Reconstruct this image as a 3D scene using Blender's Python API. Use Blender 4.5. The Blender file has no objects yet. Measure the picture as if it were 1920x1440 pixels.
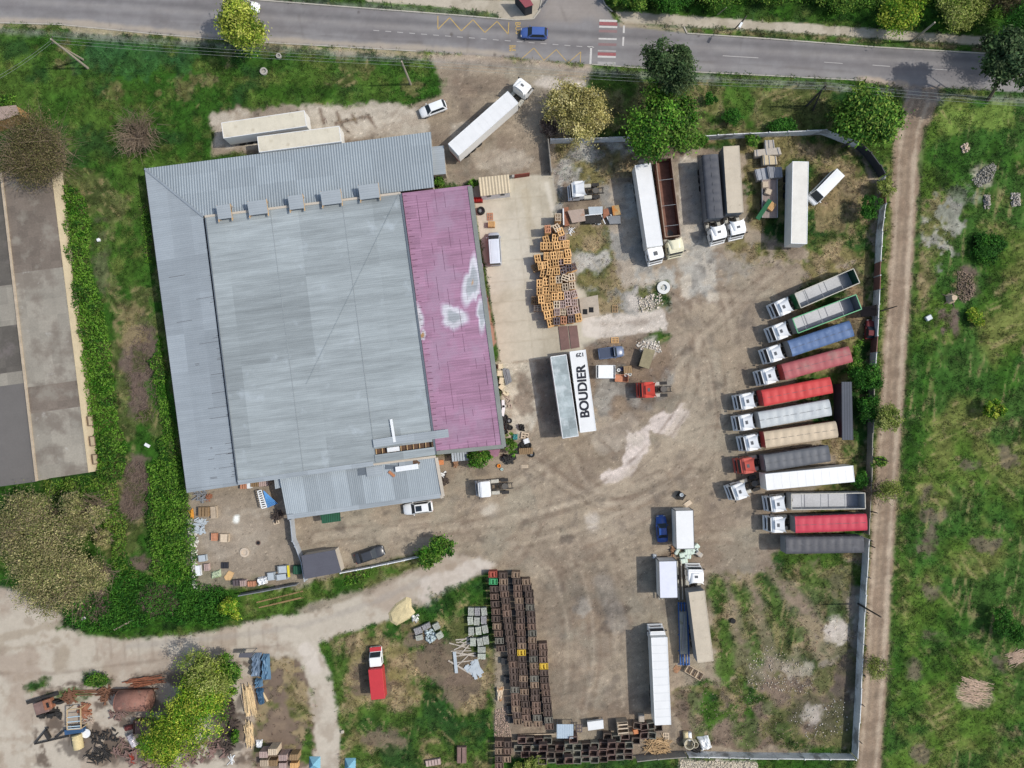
import bpy, bmesh, math, random
import numpy as np
from mathutils import Vector, Matrix, Euler
random.seed(7); rng = np.random.default_rng(11)
R = math.radians
sc = bpy.context.scene
COL = sc.collection
# ---------------------------------------------------------------- camera
H = 115.0; F = 1333.0
cam_d = bpy.data.cameras.new('camera'); cam = bpy.data.objects.new('camera', cam_d); COL.objects.link(cam)
cam.location = (0, 0, H)
cam.rotation_euler = (math.atan(25 / F), math.atan(5 / F), 0)
cam_d.sensor_width = 36; cam_d.lens = F / 1920 * 36; cam_d.clip_end = 5000; cam_d.clip_start = 1
sc.camera = cam
CR = np.array(cam.rotation_euler.to_matrix())
# ---------------------------------------------------------------- light
SUN_EL = R(50.6)
world = bpy.data.worlds.new('World'); sc.world = world; world.use_nodes = True
wn = world.node_tree; bg = wn.nodes['Background']
sky = wn.nodes.new('ShaderNodeTexSky'); sky.sky_type = 'NISHITA'; sky.sun_disc = False
sky.sun_elevation = SUN_EL; sky.sun_rotation = R(90); sky.air_density = 1.3; sky.dust_density = 2.5; sky.altitude = 100
wn.links.new(sky.outputs[0], bg.inputs[0]); bg.inputs[1].default_value = 0.15
sd = bpy.data.lights.new('sun', 'SUN'); sd.energy = 3.25; sd.angle = R(0.7); sd.color = (1, .965, .905)
sun = bpy.data.objects.new('sun', sd); COL.objects.link(sun)
sun.rotation_euler = Vector((math.cos(SUN_EL), 0.02, math.sin(SUN_EL))).to_track_quat('Z', 'Y').to_euler()
sc.view_settings.view_transform = 'Standard'; sc.view_settings.look = 'None'
sc.view_settings.exposure = 0.0; sc.view_settings.gamma = 1
sc.render.engine = 'CYCLES'
sc.cycles.max_bounces = 5; sc.cycles.diffuse_bounces = 3; sc.cycles.transparent_max_bounces = 6

def W(px, py, h=0.0):
    """where the ray through a photo pixel meets the height h"""
    d = CR @ np.array([(px - 960) / F, -(py - 720) / F, -1.0])
    t = (h - H) / d[2]
    return Vector((d[0] * t, d[1] * t, h))
def Wn(pts):
    return np.array([list(W(*p))[:2] for p in pts])
KD = 1.13
def lin(c):
    c = c / 255.0
    return c / 12.92 if c <= .04045 else ((c + .055) / 1.055) ** 2.4
def S(r, g, b):
    return tuple(min(.95, lin(v) / KD) for v in (r, g, b))

# ---------------------------------------------------------------- materials
MATS = {}
def mat(name, col, rough=.75, metal=0.0, n1=(.6, .10), n2=(5, .10), stretch=(1, 1, 1), panel=None, rib=None, stain=None, stain2=None, bump=0.0, attr=False, spec=.3, trans=0.0, rnd=.0, streak=None):
    if name in MATS: return MATS[name]
    m = bpy.data.materials.new(name); m.use_nodes = True; nt = m.node_tree; N = nt.nodes; L = nt.links
    bs = N['Principled BSDF']; bs.inputs['Roughness'].default_value = rough; bs.inputs['Metallic'].default_value = metal
    bs.inputs['Specular IOR Level'].default_value = spec
    tc = N.new('ShaderNodeTexCoord'); mp = N.new('ShaderNodeMapping'); L.new(tc.outputs['Object'], mp.inputs[0]); mp.inputs['Scale'].default_value = stretch
    if attr:
        a = N.new('ShaderNodeAttribute'); a.attribute_name = 'Col'; cur = a.outputs['Color']
    else:
        c = N.new('ShaderNodeRGB'); c.outputs[0].default_value = (*col, 1); cur = c.outputs[0]
    def mul(cur, fac, lo, hi):
        mr = N.new('ShaderNodeMapRange'); L.new(fac, mr.inputs[0]); mr.inputs[3].default_value = lo; mr.inputs[4].default_value = hi
        mr.inputs[1].default_value = .25; mr.inputs[2].default_value = .75; mr.clamp = False
        mx = N.new('ShaderNodeMix'); mx.data_type = 'RGBA'; mx.blend_type = 'MULTIPLY'; mx.inputs[0].default_value = 1
        L.new(cur, mx.inputs[6]); L.new(mr.outputs[0], mx.inputs[7]); return mx.outputs[2]
    def noise(scale, det=5, vec=None, ro=.6):
        n = N.new('ShaderNodeTexNoise'); n.inputs['Scale'].default_value = scale; n.inputs['Detail'].default_value = det; n.inputs['Roughness'].default_value = ro
        L.new(vec or mp.outputs[0], n.inputs['Vector']); return n.outputs['Fac']
    fn = None
    if n1: cur = mul(cur, noise(n1[0]), 1 - n1[1], 1 + n1[1])
    if n2: fn = noise(n2[0], 3); cur = mul(cur, fn, 1 - n2[1], 1 + n2[1])
    if streak:
        for (sx, sy, am) in streak:
            q = N.new('ShaderNodeMapping'); L.new(tc.outputs['Object'], q.inputs[0]); q.inputs['Scale'].default_value = (sx, sy, 1)
            cur = mul(cur, noise(1, 4, q.outputs[0]), 1 - am, 1 + am)
    if panel:
        sv = N.new('ShaderNodeVectorMath'); sv.operation = 'SNAP'; L.new(tc.outputs['Object'], sv.inputs[0]); sv.inputs[1].default_value = (panel[0], panel[1], 1000)
        wnz = N.new('ShaderNodeTexWhiteNoise'); wnz.noise_dimensions = '2D'; L.new(sv.outputs[0], wnz.inputs['Vector'])
        cur = mul(cur, wnz.outputs['Value'], 1 - panel[2] * .5, 1 + panel[2] * .5)
    wv = None
    if rib:
        w = N.new('ShaderNodeTexWave'); w.wave_type = 'BANDS'; w.bands_direction = rib[0]; w.inputs['Scale'].default_value = .314 / rib[1] * 1.0
        w.wave_profile = 'SIN'; L.new(tc.outputs['Object'], w.inputs['Vector']); wv = w.outputs['Fac']
        cur = mul(cur, wv, 1 - rib[2], 1 + rib[2])
    for st in (stain, stain2):
        if st:
            f = noise(st[1], 6); mr = N.new('ShaderNodeMapRange'); L.new(f, mr.inputs[0]); mr.inputs[1].default_value = st[2]; mr.inputs[2].default_value = st[2] + .12
            mr.inputs[4].default_value = st[3]
            mx = N.new('ShaderNodeMix'); mx.data_type = 'RGBA'; L.new(mr.outputs[0], mx.inputs[0]); L.new(cur, mx.inputs[6]); mx.inputs[7].default_value = (*st[0], 1); cur = mx.outputs[2]
    if rnd:
        oi = N.new('ShaderNodeObjectInfo'); cur = mul(cur, oi.outputs['Random'], 1 - rnd * .5, 1 + rnd * .5)
    L.new(cur, bs.inputs['Base Color'])
    if bump:
        b = N.new('ShaderNodeBump'); b.inputs['Strength'].default_value = 1; b.inputs['Distance'].default_value = bump
        L.new(wv if wv is not None else (fn if fn is not None else noise(4)), b.inputs['Height']); L.new(b.outputs[0], bs.inputs['Normal'])
    if trans:
        out = N['Material Output']; tr = N.new('ShaderNodeBsdfTranslucent'); L.new(cur, tr.inputs[0]); ms = N.new('ShaderNodeMixShader'); ms.inputs[0].default_value = trans
        L.new(bs.outputs[0], ms.inputs[1]); L.new(tr.outputs[0], ms.inputs[2]); L.new(ms.outputs[0], out.inputs[0])
    MATS[name] = m; return m
def M(name, r, g, b, **k): return mat(name, S(r, g, b), **k)

# ---------------------------------------------------------------- mesh helpers
class MB:
    def __init__(s): s.v = []; s.f = []
    def add(s, vs, fs):
        o = len(s.v); s.v += [tuple(v) for v in vs]; s.f += [tuple(i + o for i in f) for f in fs]; return s
    def box(s, c, d, rz=0, taper=1.0, rx=0, ry=0):
        hx, hy, hz = d[0] / 2, d[1] / 2, d[2] / 2
        q = [(-hx, -hy, -hz), (hx, -hy, -hz), (hx, hy, -hz), (-hx, hy, -hz), (-hx * taper, -hy * taper, hz), (hx * taper, -hy * taper, hz), (hx * taper, hy * taper, hz), (-hx * taper, hy * taper, hz)]
        m = Euler((rx, ry, rz)).to_matrix(); c = Vector(c)
        return s.add([m @ Vector(p) + c for p in q], [(0, 3, 2, 1), (4, 5, 6, 7), (0, 1, 5, 4), (1, 2, 6, 5), (2, 3, 7, 6), (3, 0, 4, 7)])
    def bar(s, a, b, w=.1, t=None):
        a = Vector(a); b = Vector(b); d = b - a; L = d.length
        if L < 1e-4: return s
        m = d.to_track_quat('X', 'Z').to_matrix(); c = (a + b) / 2; t = t or w
        q = [Vector((x * L / 2, y * w / 2, z * t / 2)) for x in (-1, 1) for y in (-1, 1) for z in (-1, 1)]
        return s.add([m @ p + c for p in q], [(0, 1, 3, 2), (4, 6, 7, 5), (0, 4, 5, 1), (2, 3, 7, 6), (0, 2, 6, 4), (1, 5, 7, 3)])
    def tube(s, pts, r, n=6, cap=True):
        pts = [Vector(p) for p in pts]; rs = r if isinstance(r, (list, tuple)) else [r] * len(pts); V = []; Fc = []
        for i, p in enumerate(pts):
            d = (pts[min(i + 1, len(pts) - 1)] - pts[max(i - 1, 0)]).normalized(); m = d.to_track_quat('Z', 'Y').to_matrix()
            V += [p + m @ Vector((rs[i] * math.cos(2 * math.pi * k / n), rs[i] * math.sin(2 * math.pi * k / n), 0)) for k in range(n)]
        for i in range(len(pts) - 1):
            Fc += [(i * n + k, i * n + (k + 1) % n, (i + 1) * n + (k + 1) % n, (i + 1) * n + k) for k in range(n)]
        if cap: Fc += [tuple(range(n))[::-1], tuple(range((len(pts) - 1) * n, len(pts) * n))]
        return s.add(V, Fc)
    def cyl(s, c, r, h, n=16, axis='z', r2=None):
        c = Vector(c); d = {'z': Vector((0, 0, 1)), 'x': Vector((1, 0, 0)), 'y': Vector((0, 1, 0))}[axis] * h / 2
        return s.tube([c - d, c + d], [r, r if r2 is None else r2], n)
    def prism(s, poly, z0, z1):
        n = len(poly); z0 = z0 if isinstance(z0, (list, tuple)) else [z0] * n; z1 = z1 if isinstance(z1, (list, tuple)) else [z1] * n
        V = [(p[0], p[1], z) for p, z in zip(poly, z0)] + [(p[0], p[1], z) for p, z in zip(poly, z1)]
        return s.add(V, [tuple(range(n))[::-1], tuple(range(n, 2 * n))] + [(i, (i + 1) % n, n + (i + 1) % n, n + i) for i in range(n)])
    def ext(s, prof, y0, y1):
        """profile in x,z extruded along y"""
        n = len(prof)
        return s.add([(x, y0, z) for x, z in prof] + [(x, y1, z) for x, z in prof], [tuple(range(n)), tuple(range(n, 2 * n))[::-1]] + [(i, n + i, n + (i + 1) % n, (i + 1) % n) for i in range(n)])
    def quad(s, a, b, c, d): return s.add([a, b, c, d], [(0, 1, 2, 3)])
    def loft(s, rings, cap=True):
        n = len(rings[0]); V = [p for r in rings for p in r]; Fc = []
        for i in range(len(rings) - 1): Fc += [(i * n + k, i * n + (k + 1) % n, (i + 1) * n + (k + 1) % n, (i + 1) * n + k) for k in range(n)]
        if cap: Fc += [tuple(range(n))[::-1], tuple(range((len(rings) - 1) * n, len(rings) * n))]
        return s.add(V, Fc)
    def mesh(s, name, m, bevel=0, smooth=False):
        me = bpy.data.meshes.new(name); me.from_pydata([tuple(v) for v in s.v], [], s.f)
        bm = bmesh.new(); bm.from_mesh(me); bmesh.ops.recalc_face_normals(bm, faces=bm.faces)
        if bevel: bmesh.ops.bevel(bm, geom=list(bm.edges), offset=bevel, segments=2 if bevel > .08 else 1, affect='EDGES', clamp_overlap=True)
        bm.to_mesh(me); bm.free()
        if smooth:
            for p in me.polygons: p.use_smooth = True
        me.materials.append(m); return me
    def build(s, name, m, parent=None, bevel=0, smooth=False, loc=None):
        o = bpy.data.objects.new(name, s.mesh(name, m, bevel, smooth)); COL.objects.link(o)
        if parent: o.parent = parent
        if loc is not None: o.location = loc
        return o
def tag(o, label=None, cat=None, group=None, kind=None):
    if label: o['label'] = label
    if cat: o['category'] = cat
    if group: o['group'] = group
    if kind: o['kind'] = kind
    return o
def thing(name, label, cat, loc=(0, 0, 0), rz=0, group=None):
    o = bpy.data.objects.new(name, None); COL.objects.link(o); o.location = loc; o.rotation_euler = (0, 0, rz); o.empty_display_size = .5
    return tag(o, label, cat, group)
def inst(me, name, parent=None, loc=(0, 0, 0), rz=0, scale=None):
    o = bpy.data.objects.new(name, me); COL.objects.link(o); o.location = loc; o.rotation_euler = (0, 0, rz)
    if parent: o.parent = parent
    if scale: o.scale = scale
    return o
def copy_tree(o, parent=None):
    c = o.copy(); COL.objects.link(c); c.parent = parent
    for ch in list(o.children): copy_tree(ch, c)
    return c
class Frame:
    """local frame of a thing: origin at pixel, +x along image angle"""
    def __init__(s, px, py, ang=0, h=0):
        s.o = W(px, py, h); s.o.z = 0; s.a = R(ang); s.inv = (Matrix.Translation(s.o) @ Matrix.Rotation(s.a, 4, 'Z')).inverted()
    def L(s, px, py, h=0): return s.inv @ W(px, py, h)
def fast_mesh(name, co, faces, cols=None, m=None, domain='POINT'):
    me = bpy.data.meshes.new(name); nv = len(co); nf, k = faces.shape
    me.vertices.add(nv); me.vertices.foreach_set('co', np.ascontiguousarray(co, dtype=np.float32).ravel())
    me.loops.add(nf * k); me.loops.foreach_set('vertex_index', np.ascontiguousarray(faces, dtype=np.int32).ravel())
    me.polygons.add(nf); me.polygons.foreach_set('loop_start', np.arange(0, nf * k, k, dtype=np.int32)); me.polygons.foreach_set('loop_total', np.full(nf, k, dtype=np.int32))
    me.update(calc_edges=True)
    if cols is not None:
        a = me.color_attributes.new('Col', 'FLOAT_COLOR', 'POINT'); c4 = np.ones((nv, 4), dtype=np.float32); c4[:, :3] = cols; a.data.foreach_set('color', c4.ravel())
    if m: me.materials.append(m)
    return me
def obj(name, me, parent=None, loc=(0, 0, 0)):
    o = bpy.data.objects.new(name, me); COL.objects.link(o); o.location = loc
    if parent: o.parent = parent
    return o

# ---------------------------------------------------------------- ground field
ST = .22
gx = np.arange(-96, 96 + ST, ST); gy = np.arange(-76, 76 + ST, ST)
NX, NY = len(gx), len(gy)
GX, GY = np.meshgrid(gx, gy); P2 = np.stack([GX.ravel(), GY.ravel()], 1); NP = len(P2)
def vnoise(cell, seed):
    r = np.random.default_rng(seed); nx = int(200 / cell) + 4; ny = int(160 / cell) + 4; g = r.random((ny, nx))
    fx = (P2[:, 0] + 98) / cell; fy = (P2[:, 1] + 78) / cell; ix = fx.astype(int); iy = fy.astype(int); tx = fx - ix; ty = fy - iy
    tx = tx * tx * (3 - 2 * tx); ty = ty * ty * (3 - 2 * ty)
    return (g[iy, ix] * (1 - tx) + g[iy, ix + 1] * tx) * (1 - ty) + (g[iy + 1, ix] * (1 - tx) + g[iy + 1, ix + 1] * tx) * ty
def fbm(cell, seed, octs=4):
    s = 0; a = 1; t = 0
    for o in range(octs):
        if cell / 2 ** o < ST: break
        s = s + a * vnoise(cell / 2 ** o, seed + o); t += a; a *= .6
    return s / t
nA, nB, nC, nD, nE = fbm(14, 1, 5), fbm(5, 20, 5), fbm(2.2, 40, 4), fbm(9, 60, 5), fbm(1.0, 80, 3)
nW = rng.random(NP)
def sstep(a, b, x):
    t = np.clip((x - a) / (b - a), 0, 1); return t * t * (3 - 2 * t)
def mixf(a, b, t): return a * (1 - t[:, None]) + b * t[:, None]
def C3(r, g, b): return np.tile(np.array(S(r, g, b)), (NP, 1))
def sdf_poly(poly):
    idx = np.where((P2[:, 0] > poly[:, 0].min() - 4) & (P2[:, 0] < poly[:, 0].max() + 4) & (P2[:, 1] > poly[:, 1].min() - 4) & (P2[:, 1] < poly[:, 1].max() + 4))[0]
    p = P2[idx]; d = np.full(len(p), 1e9); ins = np.zeros(len(p), bool)
    for i in range(len(poly)):
        a = poly[i]; b = poly[(i + 1) % len(poly)]; e = b - a; w = p - a
        t = np.clip((w @ e) / (e @ e), 0, 1); q = w - t[:, None] * e; d = np.minimum(d, (q ** 2).sum(1))
        c = ((a[1] > p[:, 1]) != (b[1] > p[:, 1])); 
        with np.errstate(divide='ignore', invalid='ignore'): xi = (b[0] - a[0]) * (p[:, 1] - a[1]) / (b[1] - a[1]) + a[0]
        ins ^= c & (p[:, 0] < xi)
    d = np.sqrt(d); return idx, np.where(ins, -d, d)
def sdf_line(pts):
    lo = pts.min(0) - 6; hi = pts.max(0) + 6
    idx = np.where((P2[:, 0] > lo[0]) & (P2[:, 0] < hi[0]) & (P2[:, 1] > lo[1]) & (P2[:, 1] < hi[1]))[0]
    p = P2[idx]; d = np.full(len(p), 1e9); sd_ = np.zeros(len(p))
    for i in range(len(pts) - 1):
        a = pts[i]; b = pts[i + 1]; e = b - a; w = p - a
        t = np.clip((w @ e) / (e @ e), 0, 1); q = w - t[:, None] * e; dd = (q ** 2).sum(1)
        s = np.sign(e[0] * w[:, 1] - e[1] * w[:, 0]); sd_ = np.where(dd < d, s, sd_); d = np.minimum(d, dd)
    return idx, np.sqrt(d), sd_
# colour fields (the colour of the stuff itself)
GRASS = mixf(mixf(C3(48, 84, 26), C3(72, 98, 38), sstep(.35, .65, nA)), C3(38, 68, 32), sstep(.48, .7, nB) * .8)
GRASS = mixf(GRASS, C3(110, 116, 62), sstep(.56, .8, nC) * .5)
FIELD = mixf(mixf(C3(76, 102, 38), C3(104, 112, 58), sstep(.38, .68, nB)), C3(50, 88, 34), sstep(.42, .62, nD) * .85)
FIELD = mixf(FIELD, C3(140, 124, 94), sstep(.62, .78, nC) * sstep(.42, .6, nA) * .7)
DRY = mixf(C3(118, 110, 72), C3(144, 128, 98), sstep(.35, .65, nC)); DRY = mixf(DRY, C3(76, 86, 42), sstep(.46, .62, nB) * .85)
DIRT = mixf(C3(150, 136, 117), C3(131, 117, 102), sstep(.38, .68, nB)); DIRT = mixf(DIRT, C3(162, 149, 130), sstep(.5, .72, nA) * .7); DIRT = mixf(DIRT, C3(112, 102, 92), sstep(.6, .76, nC) * .6); DIRT = mixf(DIRT, C3(144, 140, 124), sstep(.54, .68, nD) * .35)
BROWN = mixf(C3(118, 102, 88), C3(96, 84, 74), sstep(.4, .65, nC)); BROWN = mixf(BROWN, C3(140, 122, 102), sstep(.55, .7, nB) * .7)
PALE = mixf(C3(186, 176, 160), C3(168, 156, 140), sstep(.4, .65, nC))
WHITE = mixf(C3(208, 198, 186), C3(190, 180, 168), sstep(.4, .65, nE))
GREY = mixf(C3(146, 142, 134), C3(118, 114, 108), sstep(.35, .65, nC)); GREY = mixf(GREY, C3(176, 172, 162), sstep(.5, .66, nB) * .8)
CONC = mixf(C3(190, 181, 162), C3(176, 167, 148), sstep(.4, .65, nB)); CONC = mixf(CONC, C3(202, 195, 180), sstep(.5, .7, nA) * .6)
LANE = mixf(C3(182, 172, 156), C3(166, 152, 136), sstep(.42, .62, nB)); LANE = mixf(LANE, C3(150, 134, 116), sstep(.58, .72, nC) * .5)
ASPH = mixf(C3(132, 129, 128), C3(124, 120, 119), sstep(.4, .6, nB))
PAVE = mixf(C3(182, 172, 154), C3(166, 156, 138), sstep(.42, .66, nC))
TRK = mixf(C3(152, 134, 114), C3(138, 120, 102), sstep(.4, .62, nC))
BLACK = mixf(C3(88, 80, 74), C3(66, 60, 56), sstep(.4, .62, nC))
LUSH = mixf(C3(50, 86, 24), C3(36, 66, 22), sstep(.4, .62, nC))
BRUSH = mixf(C3(108, 94, 84), C3(84, 84, 58), sstep(.46, .6, nC))
COLF = GRASS.copy(); GR = np.ones(NP); ZN = np.zeros(NP, np.int8)
def apply(idx, al, field, g, zone):
    al = np.clip(al, 0, 1); COLF[idx] = COLF[idx] * (1 - al[:, None]) + field[idx] * al[:, None]
    if g is not None: GR[idx] = GR[idx] * (1 - al) + g * al
    if zone is not None: ZN[idx[al > .5]] = zone
def paint(poly, field, g=0.0, feather=.5, rough=1.6, op=1.0, zone=None):
    idx, d = sdf_poly(Wn(poly)); d = d + (nC[idx] - .5) * rough * 2 + (nE[idx] - .5) * rough
    apply(idx, (1 - sstep(-feather, feather, d)) * op, field, g, zone)
def blob(x, y, rx, ry, field, g=0.0, feather=.6, rough=1.6, op=1.0, a=0):
    n = 14; ca, sa = math.cos(R(a)), math.sin(R(a))
    paint([(x + rx * math.cos(t) * ca - ry * math.sin(t) * sa, y + rx * math.cos(t) * sa + ry * math.sin(t) * ca) for t in [2 * math.pi * k / n for k in range(n)]], field, g, feather, rough, op)
def stroke(pts, wpx, field, g=None, feather=.3, rough=.4, op=1.0, zone=None, off=0.0, patch=0.0):
    idx, d, s = sdf_line(Wn(pts)); d = np.abs(d * s - off) if off else d
    d = d - wpx / 11.6 / 2 + (nC[idx] - .5) * rough
    al = (1 - sstep(-feather, feather, d)) * op
    if patch: al = al * sstep(patch - .12, patch + .12, nB[idx])
    apply(idx, al, field, g, zone)
G1, G0 = 1.0, 0.0
# --- big zones
paint([(1660, 170), (2000, 170), (2000, 1500), (1600, 1500), (1650, 1000)], FIELD, .8, rough=2)
paint([(100, 320), (350, 310), (420, 1000), (350, 1180), (210, 1160), (160, 700)], mixf(GRASS, DRY, sstep(.42, .6, nB) * .6), .7, rough=2)
paint([(1120, 150), (1560, 170), (1560, 245), (1180, 255), (1100, 250)], mixf(GRASS, DRY, sstep(.35, .55, nB) * .8), .8, rough=2)
paint([(945, 840), (935, 640), (1010, 640), (1028, 262), (1545, 250), (1612, 275), (1652, 345), (1642, 480), (1634, 700), (1620, 1100), (1603, 1418), (924, 1418), (922, 1072), (860, 1090), (790, 1110), (600, 1180), (480, 1080), (350, 1105), (350, 900), (600, 880)], DIRT, 0, rough=.8)
paint([(782, 97), (900, 104), (1110, 120), (1100, 150), (1060, 250), (1030, 345), (830, 345), (815, 300), (560, 290), (400, 290), (398, 222), (430, 205), (640, 200), (765, 198), (822, 185), (838, 150), (812, 115)], DIRT, 0, feather=.6, rough=1.2)
paint([(400, 215), (560, 200), (760, 196), (800, 215), (800, 250), (640, 262), (560, 268), (440, 280), (400, 270)], PALE, 0, rough=1.0, op=.9)
paint([(470, 205), (560, 203), (570, 215), (470, 230)], BROWN, .3, rough=1.5, op=.6)
for p in ([(632, 210), (640, 235), (655, 250)], [(600, 205), (607, 232)], [(630, 232), (690, 218)], [(660, 215), (668, 230)], [(690, 218), (705, 240)]): stroke(p, 3, BROWN, .5, rough=1.0)
blob(1050, 158, 48, 14, WHITE, rough=.9, op=.75); blob(870, 260, 26, 30, PALE, op=.6); blob(930, 300, 60, 20, PALE, op=.5)
blob(905, 160, 50, 18, BROWN, op=.55, rough=2); blob(940, 128, 70, 9, DIRT, op=.6); stroke([(790, 106), (950, 112), (1100, 130)], 14, C3(170, 154, 136), rough=1.5, op=.7)
blob(900, 230, 26, 40, BROWN, op=.35, rough=2, a=30)
# --- left yard south lane and lower left
paint([(0, 1105), (75, 1108), (112, 1150), (170, 1192), (230, 1200), (400, 1184), (470, 1165), (560, 1152), (700, 1110), (790, 1066), (850, 1036), (930, 1060), (880, 1082), (790, 1137), (730, 1160), (640, 1192), (560, 1222), (640, 1440), (300, 1500), (-60, 1500), (-60, 1105)], LANE, 0, rough=.7, feather=.4, zone=3)
stroke([(0, 1262), (110, 1263), (200, 1250), (420, 1222), (560, 1206)], 3, BROWN, rough=1.2, op=.45)
blob(115, 1235, 14, 28, DIRT, op=.7, rough=.8, a=12); stroke([(0, 1218), (60, 1212), (110, 1200)], 8, DIRT, rough=2, op=.6); stroke([(0, 1195), (40, 1188), (110, 1170)], 10, DIRT, rough=2, op=.6)
for x in range(180, 560, 26): stroke([(x, 1195 - (x - 180) * .06), (x + 3, 1240 - (x - 180) * .07)], 1.3, BROWN, rough=.3, op=.45)
stroke([(240, 1212), (420, 1194), (560, 1176), (700, 1130), (800, 1085)], 9, C3(158, 150, 140), rough=.8, op=.5)
paint([(795, 1090), (900, 1042), (925, 1062), (880, 1085), (800, 1140), (790, 1120)], WHITE, 0, rough=.8, op=.6)
paint([(620, 1200), (740, 1165), (800, 1140), (880, 1092), (925, 1075), (925, 1440), (625, 1440), (640, 1300)], mixf(DRY, GRASS, sstep(.42, .56, nB)), .7, rough=.8)
paint([(470, 1232), (560, 1228), (585, 1290), (592, 1440), (470, 1440)], mixf(BROWN, DRY, sstep(.5, .65, nC)), .15, rough=1.2)
blob(560, 1315, 16, 45, DRY, .6, a=-20, rough=2); blob(575, 1400, 10, 30, GRASS, .7, rough=2)
stroke([(545, 1200), (580, 1225), (600, 1270), (612, 1330), (618, 1450)], 42, PALE, 0, rough=1.1, zone=3)
stroke([(575, 1220), (590, 1250)], 26, WHITE, 0, rough=1.2, op=.6)
for b in ((700, 1270, 45, 40), (840, 1240, 65, 42), (870, 1290, 40, 30), (720, 1385, 34, 22), (790, 1205, 30, 12)): blob(*b, BROWN, .1, rough=2.2, op=.8)
for b in ((640, 1260, 10, 60), (770, 1345, 60, 22), (700, 1330, 25, 14), (850, 1120, 40, 14), (900, 1110, 22, 26), (800, 1155, 50, 16), (900, 1370, 26, 40), (700, 1420, 60, 14), (860, 1410, 60, 22)): blob(*b, GRASS, 1, rough=2, op=.9)
blob(858, 1180, 20, 26, DRY, .3, rough=1, op=.9); blob(745, 1245, 24, 30, DRY, .5, rough=2)
paint([(440, 1110), (565, 1098), (650, 1068), (790, 1040), (800, 1055), (700, 1098), (560, 1142), (440, 1155)], mixf(GRASS, DRY, sstep(.45, .6, nB)), .9, rough=.7)
paint([(110, 1180), (130, 1110), (200, 1100), (350, 1060), (440, 1080), (450, 1150), (400, 1178), (250, 1192), (170, 1188)], LUSH, 1, rough=1.2)
paint([(60, 1290), (150, 1272), (330, 1250), (470, 1235), (475, 1440), (60, 1440)], mixf(LANE, BROWN, sstep(.46, .6, nC)), 0, rough=1.6, op=.9)
for b in ((70, 1285, 22, 9), (180, 1275, 26, 10), (130, 1300, 40, 8)): blob(*b, GRASS, 1, rough=1.4)
for b in ((240, 1410, 50, 18), (150, 1390, 30, 24), (300, 1400, 60, 20), (420, 1360, 30, 60)): blob(*b, BLACK, 0, rough=2.4, op=.75)
# --- scrap yard behind warehouse
paint([(352, 930), (540, 905), (545, 1000), (560, 1090), (370, 1108)], C3(146, 134, 118), 0, rough=.6, op=.8)
blob(440, 1000, 60, 50, PALE, op=.25); blob(443, 973, 7, 8, C3(228, 230, 222), rough=.6, feather=.25); blob(478, 958, 20, 6, PALE, op=.3)
# --- concrete yard
paint([(884, 345), (962, 330), (1037, 328), (1053, 440), (1062, 520), (1122, 560), (1125, 632), (1088, 660), (1004, 674), (938, 680), (920, 560), (897, 430)], CONC, 0, feather=.15, rough=.12, zone=2)
for k in range(9):
    y = 372 + k * 38; stroke([(900 + k * 5, y + 6), (1056 + k * 4, y - 8)], 1.2, C3(150, 138, 118), rough=.1, op=.45, feather=.15)
for x0, x1 in ((962, 1000), (985, 1023), (1010, 1047)): stroke([(x0, 335), (x1, 672)], 1.2, C3(150, 138, 118), rough=.1, op=.4, feather=.15)
stroke([(985, 360), (1000, 460)], 14, C3(176, 164, 140), rough=.8, op=.5); stroke([(1025, 345), (1038, 400)], 9, C3(210, 202, 186), rough=.5, op=.7)
paint([(905, 540), (912, 545), (928, 640), (922, 652)], C3(186, 140, 124), 0, feather=.2, rough=.4, op=.8, zone=2)
paint([(935, 682), (1000, 674), (1010, 760), (1000, 820), (960, 850), (945, 800)], mixf(CONC, DIRT, sstep(.4, .6, nB)), 0, rough=1)
blob(983, 740, 18, 40, BROWN, op=.7, rough=1.4)
def smooth(p, k=3):
    for _ in range(k):
        q = [p[0]]
        for a, b in zip(p[:-1], p[1:]): q += [(a[0] * .75 + b[0] * .25, a[1] * .75 + b[1] * .25), (a[0] * .25 + b[0] * .75, a[1] * .25 + b[1] * .75)]
        p = q + [p[-1]]
    return p
# --- yard mottling
paint([(1100, 560), (1128, 588), (1246, 577), (1250, 620), (1130, 634), (1090, 632)], WHITE, 0, feather=.2, rough=.5, op=.85)
blob(1180, 605, 50, 4, BROWN, op=.5, a=-4, rough=1)
paint([(1130, 892), (1165, 872), (1172, 845), (1175, 808), (1205, 800), (1240, 778), (1278, 758), (1298, 770), (1288, 788), (1262, 816), (1222, 812), (1215, 845), (1190, 880), (1158, 902), (1136, 904)], C3(205, 192, 182), 0, feather=.3, rough=1.0, op=.95)
blob(1150, 800, 60, 45, PALE, op=.45, rough=2); blob(1110, 975, 10, 8, WHITE, rough=.8, op=.9); blob(1112, 988, 9, 5, WHITE, rough=.8, op=.8); blob(918, 956, 14, 11, PALE, rough=.6)
for c, w, o_ in (([(1000, 1090), (1150, 960), (1300, 800), (1290, 640), (1400, 540)], 60, .35), ([(560, 1000), (800, 1010), (1000, 960), (1200, 900), (1330, 740)], 26, .3), ([(1020, 1040), (1240, 960), (1340, 830), (1330, 650)], 10, .5)): stroke(c, w, C3(172, 158, 138), rough=2.5, op=o_, feather=1.2)
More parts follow.
